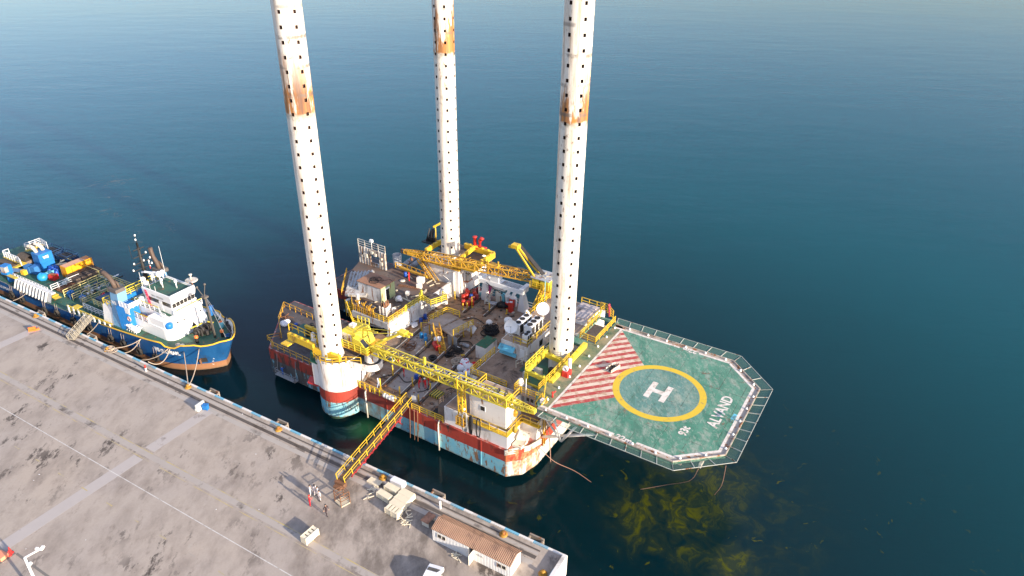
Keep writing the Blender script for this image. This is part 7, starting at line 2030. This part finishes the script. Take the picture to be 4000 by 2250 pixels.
for p, q, dip, lb in (((-63.4, -.8, QZ + .45), hull_pt(-70.6, 4.2), .2, 'thick pale mooring line rising straight from the bollard to the bow'), ((-63.2, -.8, QZ + .45), hull_pt(-68.2, 4.9), .7, 'pale mooring line slanting to the bow past the anchor'),
                      ((-83.3, -.8, QZ + .45), hull_pt(-79.5, 4.4), .6, 'upper slack mooring line from the heaped bollard to the ship side'), ((-83.3, -.7, QZ + .4), hull_pt(-79.6, 4.4), 1.8, 'lower slack mooring line looping to the same fairlead'),
                      ((-83.2, -.7, QZ + .4), hull_pt(-73.2, 4.4), 2.3, 'long slack mooring line drooping below the ship name'), ((-74.5, .3, QZ + .2), hull_pt(-72.9, 4.4), 1.5, 'slack mooring line curving up to the notch in the bow')):
    b = MB(); b.path(sag(p, q, dip), .075, 6); T('mooring_line', lb, 'rope', 'Q', p, mb=b, mats=ROPE)
for (x, z_), lb in (((-114.2, 3.0), 'thin pale line from the ship rail down to the kerb near the stern'), ((-91.8, 3.6), 'thin pale line hanging down the ship side by the gangway')):
    b = MB(); b.path(sag((x, 3.3, z_), (x + 1.3, .2, QZ + .2), .2), .05, 5); T('mooring_line', lb, 'rope', 'Q', (x, 3.3, z_), mb=b, mats=ROPE)
t = T('mooring_line', 'pale mooring line heaped loosely round the bollard by the tyres', 'rope', 'Q', (-82.6, -.6, QZ))
b = MB(); rr = random.Random(3)
for k in range(6):
    b.torus((-82.7 + rr.uniform(-.7, .9), -.7 + rr.uniform(-.3, .3), QZ + .08 + .05 * k), rr.uniform(.4, .8), .06, 'Z', 16, 5)
t.add('coil', b, ROPE)
# gangways
t = T('gangway', 'yellow railed gangway with red underframe bridging the quay and the rig', 'gangway', 'Q', (-29.4, -4.4, QZ))
ga = Vector((-29.3, -4.6, QZ + .75)); gb = Vector(conv('R', 'Q', (-16.9, .9, 6.15)))
d = gb - ga; L = d.length; d.normalize(); sd = d.cross(Vector((0, 0, 1))).normalized(); un = sd.cross(d)
b = MB(); b.bar(ga, gb, 1.25, .08)
for k in range(40):
    e = ga.lerp(gb, (k + .5) / 40) + un * .06; b.bar(e - sd * .55, e + sd * .55, .05, .05)
t.add('tread_deck', b, paint('rusty_tread', (.075, .055, .045), .8, .3, .2))
for s in (-1, 1):
    b = MB()
    for h in (.55, 1.05):
        b.bar(ga + sd * s * .62 + un * h, gb + sd * s * .62 + un * h, .08 if h > 1 else .05)
    for k in range(11):
        e = ga.lerp(gb, k / 10) + sd * s * .62; b.bar(e, e + un * 1.05, .09)
    t.add('railing', b, YELLOW)
b = MB()
for s in (-.45, .45):
    b.bar(ga + sd * s - un * .1, gb + sd * s - un * .1, .14, .2); b.bar(ga + sd * s * .6 - un * .75 + d * 1.5, gb + sd * s * .6 - un * .75 - d * 3, .12)
n_ = 26
for k in range(n_):
    e = ga + d * (1.5 + (L - 4.5) * k / n_); e2 = ga + d * (1.5 + (L - 4.5) * (k + 1) / n_)
    for s in (-.45, .45):
        b.bar(e + sd * s - un * (.1 if k % 2 else .75), e2 + sd * s - un * (.75 if k % 2 else .1), .06)
for f_ in (.27, .78):
    e = ga.lerp(gb, f_); b.bar(e - un * .7, e - un * 1.5 + sd * .3, .1); b.bar(e - un * .7 + d * .8, e - un * 1.5 + sd * .3, .08); b.bar(e - un * 1.5 - sd * .5, e - un * 1.5 + sd * .6, .1)
t.add('underframe', b, paint('gangway_red', (.36, .03, .035), .5, .15))
b = MB(); b.box(-30.1, -28.6, -5.0, -4.4, QZ, QZ + .7); b.tube((-30.0, -4.9, QZ + .2), (-28.7, -4.9, QZ + .2), .2, 8); b.box(-29.9, -28.8, -5.5, -5.0, QZ, QZ + .35); t.add('roller_foot', b, RUSTY)
b = MB(); e = gb - d * .5 + sd * .9; b.cbox((e.x, e.y, e.z + .8), (.7, .1, 1.0), .2); t.add('sign_board', b, paint('grey_board', (.35, .38, .42), .6, .2))
t = T('work_cage', 'rusty open cage basket with a pale timber floor standing on the quay', 'basket', 'Q', (-27.2, -6.8, QZ))
P_ = [(-26.75, -7.5), (-26.35, -6.35), (-27.7, -6.0), (-28.1, -7.15)]
b = MB(); b.sheet(P_, QZ + .12)
for k in range(4):
    b.bar((*P_[k], QZ + .08), (*P_[(k + 1) % 4], QZ + .08), .1, .14)
t.add('floor', b, WOOD2)
b = MB()
for k in range(4):
    b.bar((*P_[k], QZ), (*P_[k], QZ + 1.9), .08)
    for h in (.9, 1.4, 1.9):
        b.bar((*P_[k], QZ + h), (*P_[(k + 1) % 4], QZ + h), .06)
t.add('cage', b, RUSTY)
t = T('boarding_ladder', 'dull netted aluminium gangway from the quay up to the ship', 'gangway', 'Q', (-92, -2, QZ))
ga = Vector((-91.3, -2.1, QZ + .1)); gb = Vector((-93.3, 2.9, 4.2)); d = (gb - ga).normalized(); sd = d.cross(Vector((0, 0, 1))).normalized(); un = sd.cross(d)
GW = paint('dull_aluminium', (.33, .30, .24), .6, .2)
b = MB(); b.bar(ga, gb, 1.0, .08)
for k in range(22):
    e = ga.lerp(gb, (k + .5) / 22) + un * .06; b.bar(e - sd * .5, e + sd * .5, .05, .06)
t.add('treads', b, GW)
for s in (-1, 1):
    b = MB()
    for h in (.35, .7, 1.05):
        b.bar(ga + sd * s * .5 + un * h, gb + sd * s * .5 + un * h, .07)
    for k in range(8):
        e = ga.lerp(gb, k / 7) + sd * s * .5; b.bar(e, e + un * 1.05, .08)
        if k < 7:
            b.bar(e, ga.lerp(gb, (k + 1) / 7) + sd * s * .5 + un * 1.05, .04)
    t.add('side_rail', b, GW)


# crates
def crate(x, y, rot, dims, label, group, slats, openb=False):
    t = T('wooden_crate', label, 'crate', 'Q', (x, y, QZ), rot, group)
    w_, d_, h = dims
    b = MB()
    if openb:
        b.box(-w_ / 2, w_ / 2, -d_ / 2, d_ / 2, .05, .12)
        for a in (-1, 1):
            b.box(-w_ / 2, w_ / 2, a * (d_ / 2 - .03) - .03, a * (d_ / 2 - .03) + .03, .12, h); b.box(a * (w_ / 2 - .03) - .03, a * (w_ / 2 - .03) + .03, -d_ / 2 + .061, d_ / 2 - .061, .12, h)
    else:
        b.box(-w_ / 2, w_ / 2, -d_ / 2, d_ / 2, .05, h)
    for sx in (-1, 0, 1):
        b.box(sx * (w_ / 2 - .06) - .05, sx * (w_ / 2 - .06) + .05, -d_ / 2 - .03, -d_ / 2, 0, h); b.box(sx * (w_ / 2 - .06) - .05, sx * (w_ / 2 - .06) + .05, d_ / 2, d_ / 2 + .03, 0, h)
    b.box(-w_ / 2, w_ / 2, -d_ / 2 - .05, -d_ / 2 - .03, h * .45, h * .55)
    t.add('box', b, WOOD)
    b = MB()
    for k in range(slats):
        xx = -w_ / 2 + (k + .5) * w_ / slats
        b.box(xx - w_ / slats * .36, xx + w_ / slats * .36, -d_ / 2 + .02, d_ / 2 - .02, h, h + .05)
    b.box(-w_ / 2, w_ / 2, -d_ / 2, -d_ / 2 + .1, h + .05, h + .09); b.box(-w_ / 2, w_ / 2, d_ / 2 - .1, d_ / 2, h + .05, h + .09)
    t.add('lid_slats', b, WOOD if not openb else WOOD)
    if openb:
        b = MB(); b.box(-w_ / 2 + .07, w_ / 2 - .07, -d_ / 2 + .07, d_ / 2 - .07, .12, h * .55); t.add('contents', b, WOOD2)
    return t


g = 'pale wooden crates on the quay'
crate(-26.6, -13.0, rad(90 - 3), (2.0, .9, .95), 'pale crate with open compartments standing alone on the quay', g, 4, True)
crate(-23.05, -2.2, rad(-3), (2.0, .85, .75), 'ribbed pale crate alone, nearest the white wrapped block', g, 9)
crate(-23.1, -3.6, rad(-6), (2.1, .85, .75), 'ribbed pale crate left of the block of four', g, 9)
crate(-20.8, -2.1, rad(-3), (2.0, .92, .8), 'ribbed pale crate farthest back in the block of four', g, 9)
crate(-20.75, -3.05, rad(-3), (2.0, .92, .8), 'crate with greyish lid boards, second in the block of four', g, 7)
crate(-20.7, -4.0, rad(-3), (2.0, .92, .8), 'ribbed pale crate behind the open-topped one in the block', g, 9)
crate(-20.6, -5.0, rad(-3), (2.05, 1.0, .8), 'open-topped pale crate in front of the block of four', g, 4, True)
t = T('pallet', 'pale slatted pallet lid lying flat on the quay beside the gangway', 'pallet', 'Q', (-26.0, -2.1, QZ))
b = MB()
for k in range(10):
    b.cbox((-26.85 + k * .19, -2.1 + .01 * k, QZ + .2), (.15, .95, .04), -.05)
for s in (-.4, 0, .4):
    b.cbox((-26.0, -2.1 + s, QZ + .1), (1.9, .12, .14), -.02)
t.add('slats', b, WOOD)
t = T('wrapped_block', 'white plastic-wrapped long block on the kerb side of the quay', 'package', 'Q', (-23.2, -.75, QZ))
b = MB(); b.prism([(-24.15, -1.2), (-22.3, -1.2), (-22.2, -1.1), (-22.2, -.4), (-22.3, -.3), (-24.15, -.3), (-24.25, -.4), (-24.25, -1.1)], QZ, QZ + .62); b.prism([(-24.1, -1.1), (-22.3, -1.1), (-22.3, -.4), (-24.1, -.4)], QZ + .62, QZ + .72); t.add('wrapping', b, PLASTIC_BAG)
for cx_, cy_, n_, spread, lb in ((-18.8, -4.9, 16, 1.0, 'loose planks scattered beside the block of crates'), (-25.3, -3.2, 7, .55, 'few loose planks in front of the flat pallet'), (-24.9, -4.6, 3, .4, 'three loose planks left of the ribbed crate'), (-10.4, -6.6, 8, .45, 'heap of short planks by the shed door')):
    t = T('planks', lb, 'planks', 'Q', (cx_, cy_, QZ)); b = MB(); rr = random.Random(int(-cx_ * 10))
    for k in range(n_):
        b.cbox((cx_ + rr.gauss(0, spread * .55), cy_ + rr.gauss(0, spread * .4), QZ + .05 + .045 * (k % 4)), (rr.uniform(.6, 1.1), .11, .05), rr.uniform(-1.2, 1.6), 0)
    t.add('planks', b, WOOD)
t = T('brown_table', 'low table with rusty brown top on pale panel legs behind the shed', 'table', 'Q', (-16.0, -4.0, QZ))
b = MB(); b.cbox((-16.1, -4.0, QZ + .8), (1.1, 1.6, .1), -.05); t.add('top', b, BROWN)
for y in (-4.65, -3.4):
    b = MB(); b.cbox((-16.1, y, QZ + .38), (1.0, .08, .74), -.05); t.add('leg_panel', b, CREAM)
# site office: two cabins under one corrugated roof
CORR = N('corrugated_roof')
ra = FR['Q'][2]
xx_, yy_, zz_ = CORR.xyz(CORR.vec((1, 1, 1), -ra))
wv_ = CORR.math('SINE', CORR.math('MULTIPLY', xx_, 2 * pi / .22))
tone = CORR.mix(CORR.mapr(CORR.noise(.8, 7, rough=.65), .4, .65), (.37, .215, .135), (.29, .165, .105))
low_ = CORR.mapr(CORR.noise(1.2, 4, CORR.vec((1, .35, 1), -ra)), .55, .62)
tone = CORR.mix(CORR.math('MULTIPLY', low_, .6), tone, (.16, .09, .06))
CORR.fin(tone, .7); CORR.bump(wv_, .9, .05)
WALLC = N('corrugated_white_wall')
wx_ = CORR and WALLC.xyz(WALLC.vec((1, 1, 1), -ra))
WALLC.fin(WALLC.mix(WALLC.math('MULTIPLY', WALLC.mapr(WALLC.noise(.8, 6, WALLC.vec((1, 1, .3))), .55, .72), .5), (.78, .77, .75), (.5, .46, .42)), .5)
WALLC.bump(WALLC.math('SINE', WALLC.math('MULTIPLY', wx_[0], 2 * pi / .2)), .8, .04)
hut = T('site_shed', 'long white corrugated shed with brown roof and open middle on the quay', 'shed', 'Q', (-8.9, -4.8, QZ))
hy0, hy1, ht = -5.9, -3.55, QZ + 1.85
for x0, x1 in ((-14.1, -9.15), (-8.45, -3.65)):
    b = MB(); b.box(x0, x1, hy0, hy1, QZ, ht); hut.add('cabin', b, WALLC.m)
b = MB(); b.box(-9.15, -8.45, hy0 + .5, hy1, QZ, ht - .02); hut.add('passage', b, DARK)
b = MB()
yr, zr = -4.5, ht + .55
V = [(-14.2, hy0 - .08, ht - .01), (-3.55, hy0 - .08, ht - .01), (-3.55, yr, zr), (-14.2, yr, zr), (-14.2, hy1 + .15, ht - .03), (-3.55, hy1 + .15, ht - .03)]
V2 = [(p[0], p[1], p[2] + .06) for p in V]
b.add(V + V2, [(6, 7, 8, 9), (9, 8, 11, 10), (0, 3, 2, 1), (3, 4, 5, 2), (0, 1, 7, 6), (4, 10, 11, 5), (0, 6, 9, 3), (3, 9, 10, 4), (1, 2, 8, 7), (2, 5, 11, 8)])
rf = hut.add('roof', b, CORR.m)
b = MB(); b.add([(-3.655, hy0, ht), (-3.655, hy1, ht), (-3.655, yr, zr - .06)], [(0, 1, 2)]); b.add([(-14.09, hy0, ht), (-14.09, hy1, ht), (-14.09, yr, zr - .06)], [(0, 2, 1)]); hut.add('gable', b, WALLC.m)
for x in (-13.35, -12.75, -5.3, -4.7):
    b = MB(); b.box(x, x + .48, hy0 - .02, hy0 - .005, QZ + .95, QZ + 1.45); wn_ = hut.add('window', b, GLASS)
    b = MB()
    b.box(x - .05, x + .53, hy0 - .05, hy0 - .021, QZ + .88, QZ + .95); b.box(x - .05, x + .53, hy0 - .05, hy0 - .021, QZ + 1.45, QZ + 1.5); b.box(x - .05, x, hy0 - .05, hy0 - .021, QZ + .95, QZ + 1.45); b.box(x + .48, x + .53, hy0 - .05, hy0 - .021, QZ + .95, QZ + 1.45); hut.add('window_frame', b, CREAM, wn_)
b = MB(); b.box(-8.5, -8.45, hy0 - 1.0, hy0 - .02, QZ + .05, QZ + 1.6); hut.add('open_door', b, CREAM)
b = MB(); text(b, 'ARIA', .42, lambda x, y: (-8.1 + x, hy0 - .03, QZ + 1.05 + y), 0, .01); hut.add('shed_lettering', b, GREY)
# parked car at the frame edge
car = T('parked_car', 'white car parked on the quay beside the long shed', 'car', 'Q', (-10.75, -11.25, QZ), rad(102), None)
cp = paint('car_white', (.78, .78, .79), .2, .02)
prof = [(-2.15, .45), (-2.1, .85), (-1.35, .98), (-.75, 1.42), (.75, 1.45), (1.55, .98), (2.1, .86), (2.2, .45), (2.15, .28), (-2.1, .28)]
b = MB(); n_ = len(prof)
V = []
for s in (-1, 1):
    for x, z_ in prof:
        V.append((x, s * (.84 if z_ < 1.2 else .66), z_))
b.add(V, [tuple(range(n_)), tuple(reversed(range(n_, 2 * n_)))] + [(k, k + n_, (k + 1) % n_ + n_, (k + 1) % n_) for k in range(n_)]); car.add('body', b, cp)
b = MB(); b.add([(1.5, -.68, 1.03), (.8, -.6, 1.44), (.8, .6, 1.44), (1.5, .68, 1.03)], [(0, 1, 2, 3)]); b.v = [(p[0] + .03, p[1], p[2] + .02) for p in b.v]; car.add('windscreen', b, GLASS)
b = MB(); b.add([(-1.3, -.68, 1.02), (-.8, -.6, 1.40), (-.8, .6, 1.40), (-1.3, .68, 1.02)], [(3, 2, 1, 0)]); b.v = [(p[0] - .03, p[1], p[2] + .02) for p in b.v]; car.add('rear_window', b, GLASS)
for s in (-1, 1):
    b = MB(); b.add([(-1.1, s * .80, 1.0), (1.35, s * .80, 1.0), (.75, s * .69, 1.36), (-.7, s * .69, 1.36)], [(0, 1, 2, 3)]); car.add('side_window', b, GLASS)
    for x in (-1.3, 1.35):
        b = MB(); b.tube((x, s * .70, .31), (x, s * .88, .31), .31, 16); wl = car.add('wheel', b, BLACK); b = MB(); b.tube((x, s * .87, .31), (x, s * .89, .31), .19, 12); car.add('rim', b, GALV, wl)
    b = MB(); b.cbox((2.14, s * .6, .72), (.1, .36, .16)); car.add('headlight', b, GLASS)
# barriers, posts, cones, lamp
t = T('road_barrier', 'white plastic road barrier by the joint strip beside a blue box', 'barrier', 'Q', (-57.6, -3.3, QZ), rad(95))
b = MB(); b.prism([(-.75, -.3), (.75, -.3), (.75, .3), (-.75, .3)], 0, .35); b.prism([(-.72, -.16), (.72, -.16), (.72, .16), (-.72, .16)], .35, 1.0); b.prism([(-.5, -.2), (-.2, -.2), (-.2, .2), (-.5, .2)], .35, .7); b.prism([(.2, -.2), (.5, -.2), (.5, .2), (.2, .2)], .35, .7); t.add('shell', b, paint('barrier_white', (.74, .76, .70), .5, .08))
t = T('blue_box', 'small bright blue box beside the white barrier on the quay', 'box', 'Q', (-56.8, -3.0, QZ), .4)
b = MB(); b.prism([(-.35, -.3), (.35, -.3), (.35, .3), (-.35, .3)], .08, .75); b.box(-.4, .4, -.34, .34, .75, .85)
for sx in (-.3, .3):
    b.box(sx - .05, sx + .05, -.28, .28, 0, .08)
t.add('box', b, BLUE)
for x, y, lb, c_ in ((-72.7, -1.35, 'red and white marker post on the kerb side near the bow', 1), (-16.2, -1.4, 'plain white post by the kerb near the fender frame', 0)):
    t = T('marker_post', lb, 'post', 'Q', (x, y, QZ)); b = MB(); b.lathe((x, y, QZ), [(.13, 0), (.13, .65)], 10); b.m = c_; b.lathe((x, y, QZ + .65), [(.14, 0), (.14, .5), (.08, .55)], 10); t.add('post', b, [WHITE_SHIP, RED])
t = T('plastic_barrier', 'orange plastic barrier lying on the quay at far left', 'barrier', 'Q', (-99.8, -3.7, QZ), .9)
b = MB(); b.box(-.6, .6, -.2, .2, 0, .3); b.box(-.55, .55, -.1, .1, .3, .75); b.cbox((.75, .1, .15), (.5, .4, .3), .4); t.add('shell', b, ORANGE)
t = T('marker_board', 'orange-red work site block with red cone at lower left', 'barrier', 'Q', (-54.5, -32.6, QZ), 0.1)
b = MB(); b.box(-.7, .5, -.55, .35, 0, .5); t.add('block', b, paint('faded_orange_block', (.72, .28, .16), .6, .1))
b = MB(); b.lathe((.2, .75, 0), [(.3, 0), (.3, .05), (.2, .06), (.05, .95), (.01, .96)], 12); b.lathe((.45, .45, 0), [(.25, 0), (.25, .05), (.16, .06), (.04, .7), (.01, .72)], 12); t.add('cone', b, RED)
t = T('lamp_post', 'white floodlight post with a crossarm at the lower left corner', 'street lamp', 'Q', (-45.6, -34.9, QZ))
def lz(z): return conv('Q', 'Q', (0, 0, z))
b = MB(); b.tube((-42.6, -34.2, QZ), (-42.6, -34.2, 11.6), .16, 10, .11); t.add('pole', b, WHITE_SHIP)
b = MB(); b.bar((-42.6, -34.2, 11.6), (-42.3, -32.9, 11.65), .12); b.bar((-42.3, -33.2, 11.65), (-42.3, -32.5, 11.65), .1); t.add('crossarm', b, WHITE_SHIP)
for x, y in ((-42.5, -33.0), (-42.1, -32.8), (-42.2, -32.6)):
    b = MB(); b.cbox((x, y, 11.75), (.28, .22, .2), .5); t.add('floodlight', b, LAMP)
b = MB(); b.ball((-42.2, -34.1, 10.9), .2, 10, 6); b.bar((-42.6, -34.2, 10.9), (-42.3, -34.1, 10.9), .08); t.add('globe_lamp', b, LAMP)
b = MB(); b.rail([(-56.6, -35.6, QZ), (-53.4, -36.6, QZ), (-50, -36.4, QZ)], 1.0, .1, 1.2, 1); T('guard_rail', 'yellow guard rail cut by the lower left frame corner', 'railing', 'Q', (-53, -36.5, QZ), mb=b, mats=LEMON)
b = MB(); rr = random.Random(11)
for k in range(14):
    x, y = rr.uniform(-70, -3), rr.uniform(-34, -1)
    b.cbox((x, y, QZ + .02), (rr.uniform(.06, .16), rr.uniform(.05, .1), .03), rr.uniform(0, 3))
o = T('quay_litter', 'small pale scraps of litter scattered over the quay', 'litter', 'Q', (-40, -12, QZ), mb=b, mats=PLASTIC_BAG).o; o['kind'] = 'stuff'
